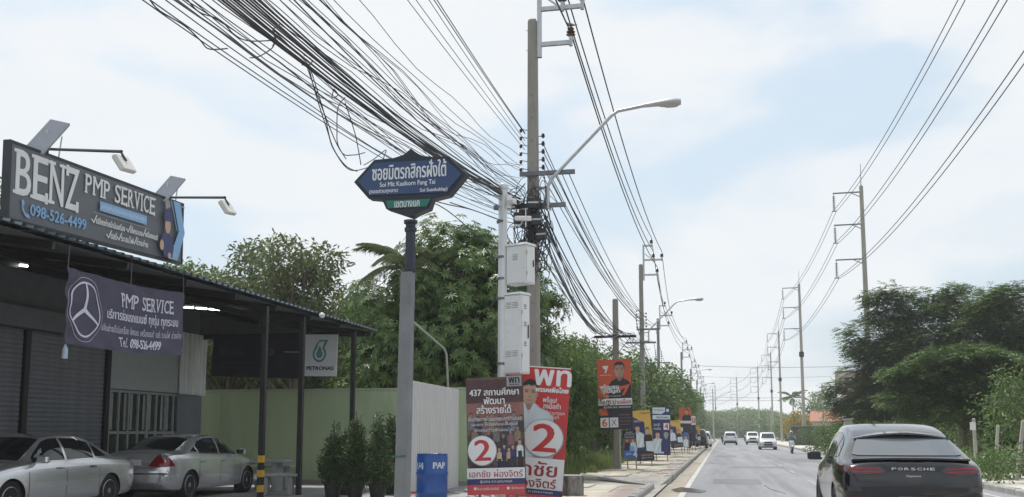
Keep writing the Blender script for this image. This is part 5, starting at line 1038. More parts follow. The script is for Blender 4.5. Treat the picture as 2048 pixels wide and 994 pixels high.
def cabinet(label, x0, x1, xs, y0, y1, dpt, vents):
    p0, p1 = atY(x0, y1, CPY - .12), atY(x1, y1, CPY - .12); zt2 = atY(x0, y0, CPY - .12).z; w = p1.x - p0.x; h = zt2 - p0.z
    t = thing('equipment_cabinet', label, 'cabinet', ((p0.x + p1.x) / 2, CPY - .12, p0.z), math.radians(-24), None); w *= 1.04
    MB().box(-w / 2, w / 2, 0, dpt, 0, h, .008).build('body', white_paint, t); MB().add([(-w / 2 - .025, -.03, h + .001), (w / 2 + .025, -.03, h + .001), (w / 2 + .025, dpt + .03, h + .001), (-w / 2 - .025, dpt + .03, h + .001), (-w / 2 - .01, 0, h + .05), (w / 2 + .01, 0, h + .05), (w / 2 + .01, dpt, h + .05), (-w / 2 - .01, dpt, h + .05)], [(3, 2, 1, 0), (4, 5, 6, 7), (0, 1, 5, 4), (1, 2, 6, 5), (2, 3, 7, 6), (3, 0, 4, 7)]).build('rain_hood', white_paint, t)
    d = MB().box(-w / 2 + .02, w / 2 - .02, -.018, -.002, .02, h - .02, .005).build('front_panel', white_paint, t)
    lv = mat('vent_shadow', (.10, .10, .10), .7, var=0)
    for (u0, v0) in vents:
        for k in range(4):
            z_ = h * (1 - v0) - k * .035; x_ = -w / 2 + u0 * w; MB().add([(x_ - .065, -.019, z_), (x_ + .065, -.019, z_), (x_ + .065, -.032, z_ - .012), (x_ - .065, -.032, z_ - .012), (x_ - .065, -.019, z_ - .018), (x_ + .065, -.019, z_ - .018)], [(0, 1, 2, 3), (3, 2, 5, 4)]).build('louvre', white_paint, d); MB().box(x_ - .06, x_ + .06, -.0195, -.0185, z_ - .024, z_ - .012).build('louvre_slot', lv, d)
    sd_ = MB().box(w / 2 + .002, w / 2 + .016, .03, dpt - .03, .03, h - .03, .004).build('side_door', white_paint, t)
    MB().box(w / 2 + .017, w / 2 + .035, dpt * .7, dpt * .76, h * .45, h * .62).build('handle', dark_metal, sd_)
    for z_ in (h * .2, h * .75): MB().tube([(w / 2 + .016, .03, z_), (w / 2 + .016, .03, z_ + .08)], .012, 6).build('hinge', galv, sd_)
    if len(vents) > 2:
        for z_ in (h * .35, h * .6, h * .82):
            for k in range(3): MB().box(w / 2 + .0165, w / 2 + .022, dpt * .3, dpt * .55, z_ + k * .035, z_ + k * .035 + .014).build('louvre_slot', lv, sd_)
    return t
cabinet('upper white equipment cabinet, small and square, on the camera pole', 1009, 1054, 1072, 492, 568, .34, ((.5, .22),))
cabinet('lower white equipment cabinet, tall and narrow, on the camera pole', 1004, 1044, 1064, 590, 748, .32, ((.32, .09), (.70, .09), (.32, .70), (.70, .70)))
def cctv(label, px, py, rz, s_=1.):
    t = thing('security_camera', label, 'camera', atY(px, py, CPY - .1), rz); MB().box(-.17 * s_, .17 * s_, -.05, .05, -.045, .045, .012).build('housing', white_paint, t); MB().box(-.2 * s_, .15 * s_, -.06, .06, .05, .062).build('sunshield', white_paint, t)
    MB().lathe([(0, 0), (.035, 0), (.035, .02), (0, .02)], 12).build('lens', glass_d, t).location = (.172 * s_, 0, 0); t.children[-1].rotation_euler = (0, math.pi / 2, 0); MB().tube([(0, 0, -.04), (-.05, .02, -.13), (-.25, .1, -.16)], .015, 6).build('bracket', galv, t)
cctv('white security camera on the camera pole pointing at the road', 1046, 437, .25); cctv('grey security camera on the camera pole turned towards the soi', 1022, 404, 2.4, .8)
# a dove on the upper insulator
t = thing('dove', 'small brown dove perched on the insulator of the nearest pole', 'bird', Vector((PX_ + .92, PY_, .1 + HT - .27)), 2.6)
bd = MB(); st_ = [(-.20, .02, .012, .006), (-.11, .035, .022, .016), (-.06, .055, .035, .032), (0, .075, .042, .045), (.05, .095, .036, .042), (.085, .125, .022, .026), (.105, .145, .024, .026), (.13, .148, .016, .018), (.15, .14, .003, .003)]; V = []
for x, z, ry, rz_ in st_:
    for j in range(8): a = 2 * math.pi * j / 8; V.append((x, ry * math.cos(a), z + rz_ * math.sin(a)))
bd.add(V, [(i * 8 + j, i * 8 + (j + 1) % 8, i * 8 + 8 + (j + 1) % 8, i * 8 + 8 + j) for i in range(8) for j in range(8)] + [tuple(range(7, -1, -1)), tuple(range(64, 72))]); bd.tube([(.02, .015, .04), (.025, .015, -.02)], .004, 4).tube([(.02, -.015, .04), (.025, -.015, -.02)], .004, 4)
bd.build('body', mat('dove_feathers', (.16, .12, .10), .8, var=.2, scale=20), t, True)
# ------------------------------------------------------------------ tall transmission poles on the right
tops = [(1722, 372), (1598, 568), (1557, 662), (1541, 706), (1515, 733), (1473, 755), (1430, 770)]; RP = []
for px, py in tops:
    d = ray(px, py); k = d.z / d.dot(_fh); D = 18.5 / k; p = atD(px, py, D); RP.append(Vector((p.x, p.y, .1)))
def tall_pole(label, loc):
    t = thing('transmission_pole', label, 'power pole', loc, 0, 'transmission poles of the right row'); h = 19.9
    MB().tube([(0, 0, 0), (0, 0, h)], [.23, .14], 14).build('shaft', pale_pole, t, True); MB().tube([(0, 0, h), (0, 0, h + .25), (.03, 0, h + 1.7)], [.05, .03, .02], 6).build('lightning_rod', grey_metal, t)
    MB().lathe([(.2, 0), (.30, .06), (.30, .62), (.2, .68)], 14, (0, 0, h - 9.1)).build('collar', mat('black_collar', (.03, .03, .035), .7, var=.1), t, True)
    for k, z_ in enumerate((h - .45, h - 2.9, h - 5.55)):
        MB().bar((.15, 0, z_), (-2.05, 0, z_ - .03), .09, .09).build('crossarm', grey_metal, t); MB().bar((0, 0, z_ - .42), (-.75, 0, z_ - .05), .05, .05).build('crossarm_brace', grey_metal, t)
        st_ = MB().tube([(-2.0, 0, z_ - .05), (-2.0, 0, z_ - .25)], .02, 6).build('insulator_string', dark_metal, t)
        for j in range(8): MB().lathe([(.02, 0), (.11, -.02), (.11, -.045), (.03, -.06), (.03, -.13)], 10, (-2.0, 0, z_ - .25 - j * .135)).build('insulator_disc', mat('grey_porcelain', (.10, .10, .11), .3, var=.1), st_)
        MB().box(-2.16, -1.84, -.04, .04, z_ - 1.42, z_ - 1.35).build('conductor_clamp', dark_metal, t)
    return t
rp1 = tall_pole('nearest tall power pole on the right with three arms over the road', RP[0])
for k in range(1, 7): copy_tree(rp1, None, RP[k], 0, 1, ORD[k - 1] + ' tall power pole of the right row, counted from the camera')
RP0 = RP[0] + (RP[0] - RP[1]); RP0 = Vector((RP[0].x + .5, RP[0].y - (RP[1].y - RP[0].y), .1)); copy_tree(rp1, None, RP0, 0, 1, 'tall power pole of the right row standing beyond the right edge of the view')
def cable(pts, r, m, label, group, name='cable', n=5): return tag(MB().tube(pts, r, n).build(name, m, None, True), label, 'cable', group)
def span(A, B, sag, r, m, label, group, n=22, n0=0.):
    A, B = Vector(A), Vector(B); return cable([A.lerp(B, i / n) - Vector((0, 0, sag * 4 * (i / n) * (1 - i / n))) for i in range(n + 1)], r, m, label, group)
RR = [RP0] + RP
for k in range(len(RR) - 1):
    for j, z_ in enumerate((19.9 - .45 - 1.45, 19.9 - 2.9 - 1.45, 19.9 - 5.55 - 1.45)):
        for dx in (-.13, .13):
            A, B = RR[k] + Vector((-2.0 + dx, 0, z_)), RR[k + 1] + Vector((-2.0 + dx, 0, z_)); nm = ('upper', 'middle', 'lower')[j]
            span(A, B, 1.0, .021 if k < 2 else .026, alu, (('left' if dx < 0 else 'right') + ' wire of the ' + nm + ' pair ' + ('running off the view edge to the nearest tall pole' if k == 0 else 'between the ' + ORDN[k - 1] + ' and ' + ORDN[k] + ' tall poles')), nm + ' twin conductors on the right', 26)
# ------------------------------------------------------------------ cables of the left row
fan = 'thin black cable in the fan sweeping from the nearest left pole over the shop'
def back_cable(end, top, k, r, m, x=None, lb=fan, gr='fan of cables left of the nearest pole', wob=0.):
    X_ = PX_ + (x if x is not None else rnd.uniform(-.22, .12)); A = atX(end[0], end[1], X_); 
    A = atY(end[0], end[1], PY_ - .15); A.x = min(A.x, PX_ - .05); X_ = A.x if x is None else X_
    B = atX(top[0], top[1], X_); ya, yb = A.y, B.y; pts = []; ph = rnd.uniform(0, 6)
    for i in range(34):
        Y = ya + (-11 - ya) * (i / 33) ** 1.0; tt = (Y - ya) / (yb - ya); z_ = A.z + (B.z - A.z) * tt + k * (Y - ya) * (Y - yb); xx = A.x + (X_ - A.x) * min(1, (ya - Y) / 4)
        if i == 33: pass
        pts.append((xx + wob * .3 * math.sin(Y * .9 + ph), Y, max(2.6, z_) + wob * math.sin(Y * 1.3 + ph)))
    return cable(pts, r, m, lb, gr)
tops_l = [(285, 447, 1), (300, 440, 1), (335, 432, 1), (345, 436, 2), (352, 428, 1), (378, 424, 1), (405, 420, 1), (432, 426, 1), (498, 412, 1), (520, 408, 2), (527, 402, 1), (533, 405, 1), (560, 396, 1), (580, 392, 1), (588, 404, 2), (604, 385, 2), (610, 398, 1), (616, 372, 1), (640, 380, 1), (645, 350, 1), (668, 335, 1), (713, 318, 1)]
for ci, (tx, ey, th) in enumerate(tops_l): back_cable((1040 + rnd.uniform(-4, 12), ey - 4), (tx, 0), rnd.uniform(.0030, .0060), .0056 if th == 1 else .009, rnd.choice((cable_m, cable_m, cable_g)), wob=rnd.choice((0, .015, .03, .05)), lb='thin black cable, ' + ORDN[ci] + ' from the left in the fan where it meets the top edge')
for ci, (tx, ey) in enumerate(((815, 300), (832, 290), (858, 282), (868, 268), (874, 266))): back_cable((1050, ey), (tx, 0), .0016, .0065 if tx < 868 else .009, cable_m, lb=ORDN[ci] + ' from the left of the taut cables tied high on the nearest pole', gr='taut cables high on the nearest pole')
for k in range(12):                                       # strays that cross the fan
    back_cable((1036 + rnd.uniform(-6, 14), rnd.uniform(330, 445)), (rnd.uniform(300, 660), 0), rnd.uniform(.002, .0075), rnd.choice((.0045, .0055)), rnd.choice((cable_m, cable_g)), wob=rnd.uniform(.03, .09), lb='wavering stray cable crossing the others in the fan above the street sign', gr='stray cables crossing the fan')
for k in range(11):                                       # the thick lashed bundle
    back_cable((1034 + k % 3 * 5, 398 + k % 5 * 4), (436 + 8 * k, 0), .0044 + .0003 * (k % 3), (.008, .0115, .0095)[k % 3], cable_m, x=-.16 + .045 * (k % 4), lb='thick black trunk cable in the lashed bundle crossing above the street sign', gr='thick lashed cable bundle')
def pxcable(pts, X_, r=.011, lb='slack black cable end dangling below the cable bundle', gr='dangling slack cable ends', m=None):
    P_ = [atX(a, b, X_) for a, b in pts]; out = []
    for i in range(len(P_) - 1):
        p0, p1, p2, p3 = P_[max(0, i - 1)], P_[i], P_[i + 1], P_[min(len(P_) - 1, i + 2)]
        for j in range(6):
            t = j / 6; out.append(.5 * ((2 * p1) + (p2 - p0) * t + (2 * p0 - 5 * p1 + 4 * p2 - p3) * t * t + (3 * p1 - p0 - 3 * p2 + p3) * t ** 3))
    out.append(P_[-1]); cable(out, r, m or cable_m, lb, gr)
for pts in (((617, 132), (632, 190), (655, 262), (668, 300), (700, 340), (742, 333)), ((620, 135), (648, 225), (664, 290), (690, 330), (714, 343)), ((612, 128), (640, 205), (680, 300), (705, 310), (730, 305)), ((690, 195), (676, 215), (674, 260), (676, 290), (692, 318)),
            ((300, 0), (320, 22), (370, 52), (400, 80), (418, 98), (455, 97)), ((375, 0), (400, 25), (440, 40), (470, 70), (500, 82), (555, 80)), ((548, 62), (549, 80), (545, 95), (520, 112), (500, 116)), ((560, 48), (545, 62), (552, 78), (545, 92)), ((608, 110), (622, 118), (622, 128), (604, 130)), ((668, 178), (664, 195), (676, 190), (668, 178)), ((728, 330), (748, 318), (772, 300), (768, 318), (790, 322)), ((690, 205), (700, 235), (712, 275), (722, 330))): pxcable(pts, PX_ - .12, .0062)
for pts, X_ in ((((795, 392), (850, 400), (900, 425), (960, 480), (995, 535)), PX_ - .6), (((868, 402), (900, 410), (945, 420), (1000, 440)), PX_ - .2), (((936, 355), (990, 380), (1040, 408)), PX_ - .1), (((938, 350), (985, 370), (1030, 392), (1050, 400)), PX_ - .15), (((900, 405), (960, 425), (1000, 440), (1045, 450)), PX_ - .2)):
    pxcable(pts, X_, .010, 'black cable passing behind the street sign to the nearest pole', 'cables behind the street sign')
# tangle on the pole
for k in range(78):
    c = Vector((PX_ + rnd.uniform(-.35, .30), PY_ - .16 - rnd.uniform(0, .18), .1 + rnd.uniform(Z415 - 1.5, Z415 + .35))); pts = []; r1, r2, tw = rnd.uniform(.05, .26), rnd.uniform(.12, .45), rnd.uniform(0, 6)
    for i in range(14): a = tw + i * rnd.uniform(.38, .5); pts.append(c + Vector((r1 * math.cos(a), .05 * math.sin(a * 1.7), r2 * math.sin(a))))
    cable(pts, rnd.choice((.008, .010, .013)), rnd.choice((cable_m, cable_m, cable_g)), 'looped black cable in the tangle on the nearest left pole', 'cable tangle on the nearest pole')
for k in range(5):
    c = Vector((PX_ + (-.15, .12, -.3, .25, .05)[k], PY_ - .3, .1 + Z415 + (-.1, -.35, -.3, -.7, .05)[k])); t = thing('splice_box', 'small dark splice box strapped among the tangled cables', 'box', c, rnd.uniform(-.3, .3), 'splice boxes in the cable tangle'); MB().box(-.11, .11, -.06, .06, -.13, .13, .015).build('housing', dark_metal, t); MB().box(-.115, .115, -.065, -.061, -.02, .02).build('strap', galv, t)
# pole to pole beyond
fw = 'black cable sagging from the nearest left pole towards the poles behind the orange board'
c_arm = Vector((cp.x, cp.y - .2, .1 + ZC))
for k in range(18):
    A = Vector((PX_ + rnd.uniform(.05, .35), PY_ - .1, .1 + Z415 + rnd.uniform(-1.2, .35))); B = c_arm + Vector((rnd.uniform(-.8, .8), 0, rnd.uniform(-.05, .05))); span(A, B, rnd.uniform(.15, .9), rnd.choice((.010, .012, .016)), rnd.choice((cable_m, cable_g)), fw, 'cables beyond the nearest pole')
for k in range(9):
    hi_ = k < 4; A = Vector((PX_ + .26, PY_ - .1, .1 + Z350 + .17 + k * .19)) if hi_ else Vector((PX_ + .2 + .16 * (k - 4), PY_ - .2, .1 + Z350 + .055)); q = PL[1]; B = Vector((q[0] + (.26 if hi_ else .2 + .16 * (k - 4)), q[1] - .1, A.z)); span(A, B, rnd.uniform(.5, 1.0), .011, rnd.choice((cable_m, cable_g)), 'thin cable running from the nearest left pole to the second one', 'cables from first to second left pole')
for k in range(10):
    q = PL[1]; A = c_arm + Vector((rnd.uniform(-.8, .8), 0, 0)); B = Vector((q[0] + rnd.uniform(-.5, .5), q[1] - .2, .1 + Z415 + rnd.uniform(-.6, .3))); span(A, B, rnd.uniform(.1, .6), .013, cable_m, 'black cable between the short pole and the second left pole', 'cables from short pole to second pole')
for j in range(1, 7):
    for k in range(9 if j < 4 else 5):
        q, w_ = PL[j], PL[j + 1]; dx, zz = rnd.uniform(-.6, .8), rnd.choice((Z415, Z415 - .4, Z350, Z350 + .6)) + rnd.uniform(-.2, .2); span((q[0] + dx, q[1] - .2, .1 + zz), (w_[0] + dx, w_[1] - .2, .1 + zz), rnd.uniform(.4, 1.2), .014, cable_m, ORD[j - 1] + ' left pole to next: black cable sagging low along the pavement', ORD[j - 1] + ' pole onward cables', 12)
for j in range(-1, 7):
    A, B = (PL0 if j < 0 else PL[j]), PL[j + 1]
    for x, z_, wn in ((.92, HT - .38, 'lowest'), (.72, HT + .5, 'inner middle'), (1.20, HT + .5, 'outer middle'), (.62, HT + 1.34, 'topmost')): span((A[0] + x, A[1], .1 + z_), (B[0] + x, B[1], .1 + z_), .7, .019, cable_m, wn + ' power conductor ' + ('overhead before the nearest left pole' if j < 0 else 'between the ' + ORDN[j] + ' and ' + ORDN[j + 1] + ' left poles'), 'power conductors on the left poles', 24)
for Y, za, zb in ((205, 9.0, 9.4), (206, 8.3, 9.2), (150, 11.5, 12), (240, 15, 15.2)): span((atD(1395, 868, Y).x, Y, za), (30, Y + 6, zb), .5, .03, alu, 'thin cable crossing high over the far road', 'cables crossing the far road', 14)
# ------------------------------------------------------------------ vehicles
def pchip(P, x):
    P = np.array(P, float); X, Yv = P[:, 0], P[:, 1]; h = np.diff(X); d = np.diff(Yv) / h; m = np.zeros(len(X)); m[0], m[-1] = d[0], d[-1]
    for i in range(1, len(X) - 1):
        if d[i - 1] * d[i] > 0: w1, w2 = 2 * h[i] + h[i - 1], h[i] + 2 * h[i - 1]; m[i] = (w1 + w2) / (w1 / d[i - 1] + w2 / d[i])
    x = np.clip(x, X[0], X[-1]); k = np.clip(np.searchsorted(X, x) - 1, 0, len(h) - 1); t = (x - X[k]) / h[k]
    return (2 * t ** 3 - 3 * t ** 2 + 1) * Yv[k] + (t ** 3 - 2 * t ** 2 + t) * h[k] * m[k] + (-2 * t ** 3 + 3 * t ** 2) * Yv[k + 1] + (t ** 3 - t ** 2) * h[k] * m[k + 1]
def cr(P, n):
    P = np.array(P, float); out = []
    for i in range(len(P) - 1):
        p0, p1, p2, p3 = P[max(i - 1, 0)], P[i], P[i + 1], P[min(i + 2, len(P) - 1)]
        for j in range(n): t = j / n; out.append(.5 * (2 * p1 + (p2 - p0) * t + (2 * p0 - 5 * p1 + 4 * p2 - p3) * t * t + (3 * p1 - p0 - 3 * p2 + p3) * t ** 3))
    out.append(P[-1]); return np.array(out)
class Car:
    def __init__(self, name, label, cat, sp, loc, rz, paint, group=None, seg=3, ny=72):
        self.t = thing(name, label, cat, loc, rz, group); self.sp = sp; L_ = sp['L']; ys = np.linspace(-L_ / 2, L_ / 2, ny); e = .5 * L_
        ys = np.sign(ys) * e * (1 - (1 - np.abs(ys) / e) ** 1.15); rings = []
        for y in ys:
            w, zb, zs, zt, rw = [float(pchip(sp[k], y)) for k in ('hw', 'zb', 'belt', 'top', 'rw')]; zs = min(zs, zt - .004); d = zt - zs; g = min(1, max(0, (d - .12) / .3)); g = g * g * (3 - 2 * g)
            low = [(0, zb), (w * .8, zb), (w * .95, zb + .045), (w * .985, zb + .18), (w, zb + (zs - zb) * .52), (w * .985, zb + (zs - zb) * .85), (w * .945, zs)]
            r0 = w * .945; hood = [(w * .88, zs + .3 * d), (w * .74, zs + .62 * d), (w * .5, zs + .86 * d), (w * .25, zt - .02 * d), (0, zt)]
            gh = [(r0 + (rw - r0) * .5 + .012, zs + d * .48), (rw + .005, zs + d * .82), (rw * .9, zt - .035), (rw * .52, zt - .006), (0, zt)]
            rings.append(cr(low + [(a[0] * (1 - g) + b[0] * g, a[1] * (1 - g) + b[1] * g) for a, b in zip(hood, gh)], seg))
        n = len(rings[0]); V = []; N2 = 2 * n - 2
        for y, r in zip(ys, rings):
            for x, z in r: V.append((x, y, z))
            for x, z in r[-2:0:-1]: V.append((-x, y, z))
        F = [(i * N2 + j, i * N2 + (j + 1) % N2, (i + 1) * N2 + (j + 1) % N2, (i + 1) * N2 + j) for i in range(ny - 1) for j in range(N2)]
        F += [tuple(range(N2 - 1, -1, -1)), tuple(range((ny - 1) * N2, ny * N2))]
        mb = MB(); mb.add(V, F); arch = mat('wheel_arch_black', (.012, .012, .013), .8, var=0)
        me = mb.mesh('body', [paint, arch], True); bm = bmesh.new(); bm.from_mesh(me); self.bvh = BVHTree.FromBMesh(bm); bm.free()
        if sp.get('wheels'):
            cb = MB()
            for wy in sp['wheels']:
                R_ = sp['r'] * 1.13; cb.tube([(-2, wy, sp['r'] * 1.0), (2, wy, sp['r'] * 1.0)], R_, 28)
            cm_ = cb.mesh('cut', [paint, arch]); cm_.polygons.foreach_set('material_index', [1] * len(cm_.polygons)); co = link('cut', cm_); bo = link('tmp', me); md = bo.modifiers.new('b', 'BOOLEAN'); md.object = co; md.operation = 'DIFFERENCE'; md.solver = 'EXACT'
            bpy.context.view_layer.update(); me2 = bpy.data.meshes.new_from_object(bo.evaluated_get(bpy.context.evaluated_depsgraph_get())); bpy.data.objects.remove(bo); bpy.data.objects.remove(co); me = me2; me.name = 'body'
            # keep the underbody core so the arches are not see-through
        self.body = link('body', me, self.t); wx = sp['W'] / 2 - .13
        if sp.get('wheels'):
            MB().box(-wx + .14, wx - .14, -sp['L'] * .44, sp['L'] * .44, sp['r'] * .62, sp['r'] * 1.6).build('underbody', arch, self.t)
            for wy in sp['wheels']:
                for sx in (-1, 1): self.wheel(sx * wx, wy, sx)
    def wheel(self, x, y, sx):
        r = self.sp['r']; t = link('wheel', None, self.t); t.location = (x, y, r); key = ('wheel', r, self.sp.get('rim', 10))
        if key not in _TXT:
            p = [(r * .66, -.09), (r * .9, -.11), (r * .985, -.085), (r, -.05), (r, .05), (r * .985, .085), (r * .9, .11), (r * .66, .09)]; ty = MB().lathe(p, 28); ty.v = [(v[2], v[0], v[1]) for v in ty.v]
            rm = MB().lathe([(r * .67, -.07), (r * .68, .07), (r * .69, .095), (r * .66, .1), (r * .62, .05), (r * .60, -.02), (0, -.02)], 28); ns = self.sp.get('rim', 10)
            for k in range(ns):
                a = 2 * math.pi * k / ns; rm.bar((r * .1 * math.cos(a), r * .1 * math.sin(a), .075), (r * .65 * math.cos(a), r * .65 * math.sin(a), .07), .045 if ns > 6 else .07, .03, (0, 0, 1))
            rm.lathe([(r * .17, .04), (r * .17, .09), (0, .095)], 14); rm.v = [(v[2], v[0], v[1]) for v in rm.v]
            _TXT[key] = (ty.mesh('tyre', mat('tyre_rubber', (.018, .018, .019), .8, var=.1), True), rm.mesh('rim', mat(self.sp.get('rim_m', 'alloy_rim'), self.sp.get('rim_c', (.45, .46, .47)), .3, metal=.7, var=.05), True))
        for nm, me in zip(('tyre', 'rim'), _TXT[key]):
            o = link(nm, me, t)
        t.scale = (sx, 1, 1) if sx > 0 else (-1, 1, 1); return t
    def patch(self, name, pts, m, view='side', sx=1, off=.006, cuts=2, thick=0., parent=None):
        bm = bmesh.new(); vs_ = [bm.verts.new((a, b, 0)) for a, b in pts]; f = bm.faces.new(vs_); bmesh.ops.triangulate(bm, faces=[f])
        for _ in range(cuts): bmesh.ops.subdivide_edges(bm, edges=bm.edges[:], cuts=1, use_grid_fill=True); bmesh.ops.triangulate(bm, faces=bm.faces)
        for v in bm.verts:
            a, b = v.co.x, v.co.y
            o, d = {'side': (Vector((4 * sx, a, b)), Vector((-sx, 0, 0))), 'rear': (Vector((a, -8, b)), Vector((0, 1, 0))), 'front': (Vector((a, 8, b)), Vector((0, -1, 0))), 'top': (Vector((a, b, 5)), Vector((0, 0, -1)))}[view]
            hit, nr, _, _ = self.bvh.ray_cast(o, d)
            if hit is None: hit, nr, _, _ = self.bvh.find_nearest(o + d * 4)
            if nr.dot(d) > 0: nr = -nr
            v.co = hit + nr * off
        if thick:
            r = bmesh.ops.extrude_face_region(bm, geom=bm.faces[:]); dv = {'side': Vector((sx, 0, 0)), 'rear': Vector((0, -1, 0)), 'front': Vector((0, 1, 0)), 'top': Vector((0, 0, 1))}[view] * thick
            for e in r['geom']:
                if isinstance(e, bmesh.types.BMVert): e.co += dv
        bmesh.ops.recalc_face_normals(bm, faces=bm.faces)
        if not thick:
            want = {'side': Vector((sx, 0, 0)), 'rear': Vector((0, -1, 0)), 'front': Vector((0, 1, 0)), 'top': Vector((0, 0, 1))}[view]
            for f in bm.faces:
                if f.normal.dot(want) < 0: f.normal_flip()
        me = bpy.data.meshes.new(name); bm.to_mesh(me); bm.free(); me.materials.append(m)
        me.polygons.foreach_set('use_smooth', [True] * len(me.polygons))
        if thick: me.set_sharp_from_angle(angle=math.radians(40))
        return link(name, me, parent or self.t)
    def both(self, name, pts, m, **k): return [self.patch(name, pts, m, 'side', sx, **k) for sx in (-1, 1)]
    def rpair(self, name, pts, m, view='rear', **k): return [self.patch(name, [(a * sg, b) for a, b in pts], m, view, **k) for sg in (-1, 1)]
    def mirror_(self, y, z, m):
        for sx in (-1, 1):
            w = float(pchip(self.sp['hw'], y)); o = MB().box(-.11, .11, -.05, .06, -.07, .07, .025).build('door_mirror', m, self.t, True); o.location = (sx * (w + .1), y, z); MB().box(-.13 if sx > 0 else .05, -.05 if sx > 0 else .13, -.02, .03, -.07, -.03).build('mirror_foot', m, o)
            MB().box(-.095, .095, -.058, -.052, -.055, .055).build('mirror_glass', glass_c, o)
glass_c = mat('car_glass', (.012, .014, .017), .04, var=0, spec=.7); silver = mat('silver_paint', (.78, .785, .80), .24, metal=.75, var=.03, coat=.8)
chrome = mat('chrome', (.65, .66, .68), .12, metal=1, var=0); red_l = mat('tail_light_red', (.20, .010, .013), .15, var=0, coat=.6); blk_trim = mat('black_trim', (.015, .015, .016), .5, var=0); seam = mat('panel_gap', (.05, .05, .055), .6, var=0); head_l = mat('headlight_glass', (.55, .57, .58), .08, var=.1, coat=.5); white_car = mat('white_car_paint', (.72, .73, .74), .3, var=.02, coat=.8); amber = mat('amber_lens', (.5, .16, .02), .2, var=0)
def sedan(label, loc, rz, sp):
    c = Car('parked_sedan', label, 'car', sp, loc, rz, silver, 'silver sedans in the forecourt'); L_ = sp['L'] / 2; a = sp
    for k in a['win']: c.both('side_window', k, glass_c)
    c.both('window_trim', a['trim'], chrome, off=.008)
    c.patch('windscreen', a['ws'], glass_c, 'top', off=.006, cuts=3); c.patch('rear_window', a['rw_'], glass_c, 'top', off=.006, cuts=3)
    for y in a['doors']: c.both('door_gap', [(y - .006, .32), (y + .006, .32), (y + .03, .9), (y + .018, .9)], seam, off=.003)
    c.both('side_moulding', [(a['wheels'][0] + .42, .50), (a['wheels'][1] - .42, .50), (a['wheels'][1] - .42, .56), (a['wheels'][0] + .42, .56)], silver, off=.012)
    for y in a['handles']:
        for h_ in c.both('door_handle', [(y - .09, .785), (y + .09, .795), (y + .09, .83), (y - .09, .82)], chrome, off=.02): pass
    c.mirror_(a['mir'][0], a['mir'][1], silver)
    return c
# sedan facing the camera: nose towards the viewer's left edge
S1 = dict(L=4.8, W=1.80, r=.315, wheels=(-1.42, 1.41), rim=10, hw=[(-2.4, .74), (-2.3, .82), (-2.0, .87), (-1.2, .9), (.8, .9), (1.6, .885), (2.1, .85), (2.3, .78), (2.4, .66)], zb=[(-2.4, .36), (-2.2, .24), (-1.5, .2), (1.6, .2), (2.2, .22), (2.4, .34)],
    belt=[(-2.4, .66), (-2.3, .84), (-1.9, .91), (-1, .93), (.3, .91), (1.1, .88), (1.7, .80), (2.15, .70), (2.4, .52)], top=[(-2.4, .70), (-2.34, .90), (-2.2, 1.0), (-1.95, 1.03), (-1.8, 1.04), (-1.5, 1.17), (-1.0, 1.36), (-.5, 1.43), (0, 1.44), (.3, 1.40), (.7, 1.22), (1.12, .98), (1.4, .94), (1.8, .89), (2.15, .79), (2.32, .68), (2.4, .55)],
    rw=[(-2.4, .5), (-1.7, .56), (-1, .60), (0, .62), (.8, .62), (2.4, .5)], win=[[(-.02, .955), (.86, .93), (.80, 1.02), (.42, 1.28), (.22, 1.335), (.0, 1.345)], [(-.90, .97), (-.10, .957), (-.08, 1.345), (-.5, 1.335), (-.9, 1.26)], [(-1.33, 1.0), (-.96, .985), (-.96, 1.235), (-1.1, 1.17)]],
    trim=[(-1.4, .965), (.95, .915), (.95, .93), (-1.4, .98)], ws=[(-.66, 1.06), (-.58, .42), (.58, .42), (.66, 1.06), (0, 1.12)], rw_=[(-.56, -1.05), (-.60, -1.72), (.60, -1.72), (.56, -1.05)], doors=(.98, -.05, -1.05), handles=(-.82, .16), mir=(.80, .98))
xL, yR = -11.9, 18.0
c = sedan('silver saloon car facing the camera, cut by the left edge of the view', (xL - .85, yR - 1.42, .076), math.pi, S1)
for sg in (-1, 1):
    for xx, rr in ((.62, .13), (.36, .10)):
        c.patch('headlight', [(sg * xx + rr * math.cos(k * math.pi / 8), .66 + rr * .85 * math.sin(k * math.pi / 8)) for k in range(16)], head_l, 'front', off=.01)
c.patch('grille', [(-.24, .55), (.24, .55), (.2, .80), (-.2, .80)], chrome, 'front', off=.012)
c.rpair('tail_light', [(.45, .72), (.78, .70), (.80, .90), (.48, .90)], red_l); c.patch('rear_bumper', [(-.85, .42), (.85, .42), (.86, .62), (-.86, .62)], silver, 'rear', off=.01, thick=.06); c.patch('front_bumper', [(-.8, .36), (.8, .36), (.8, .52), (-.8, .52)], silver, 'front', off=.01, thick=.06)
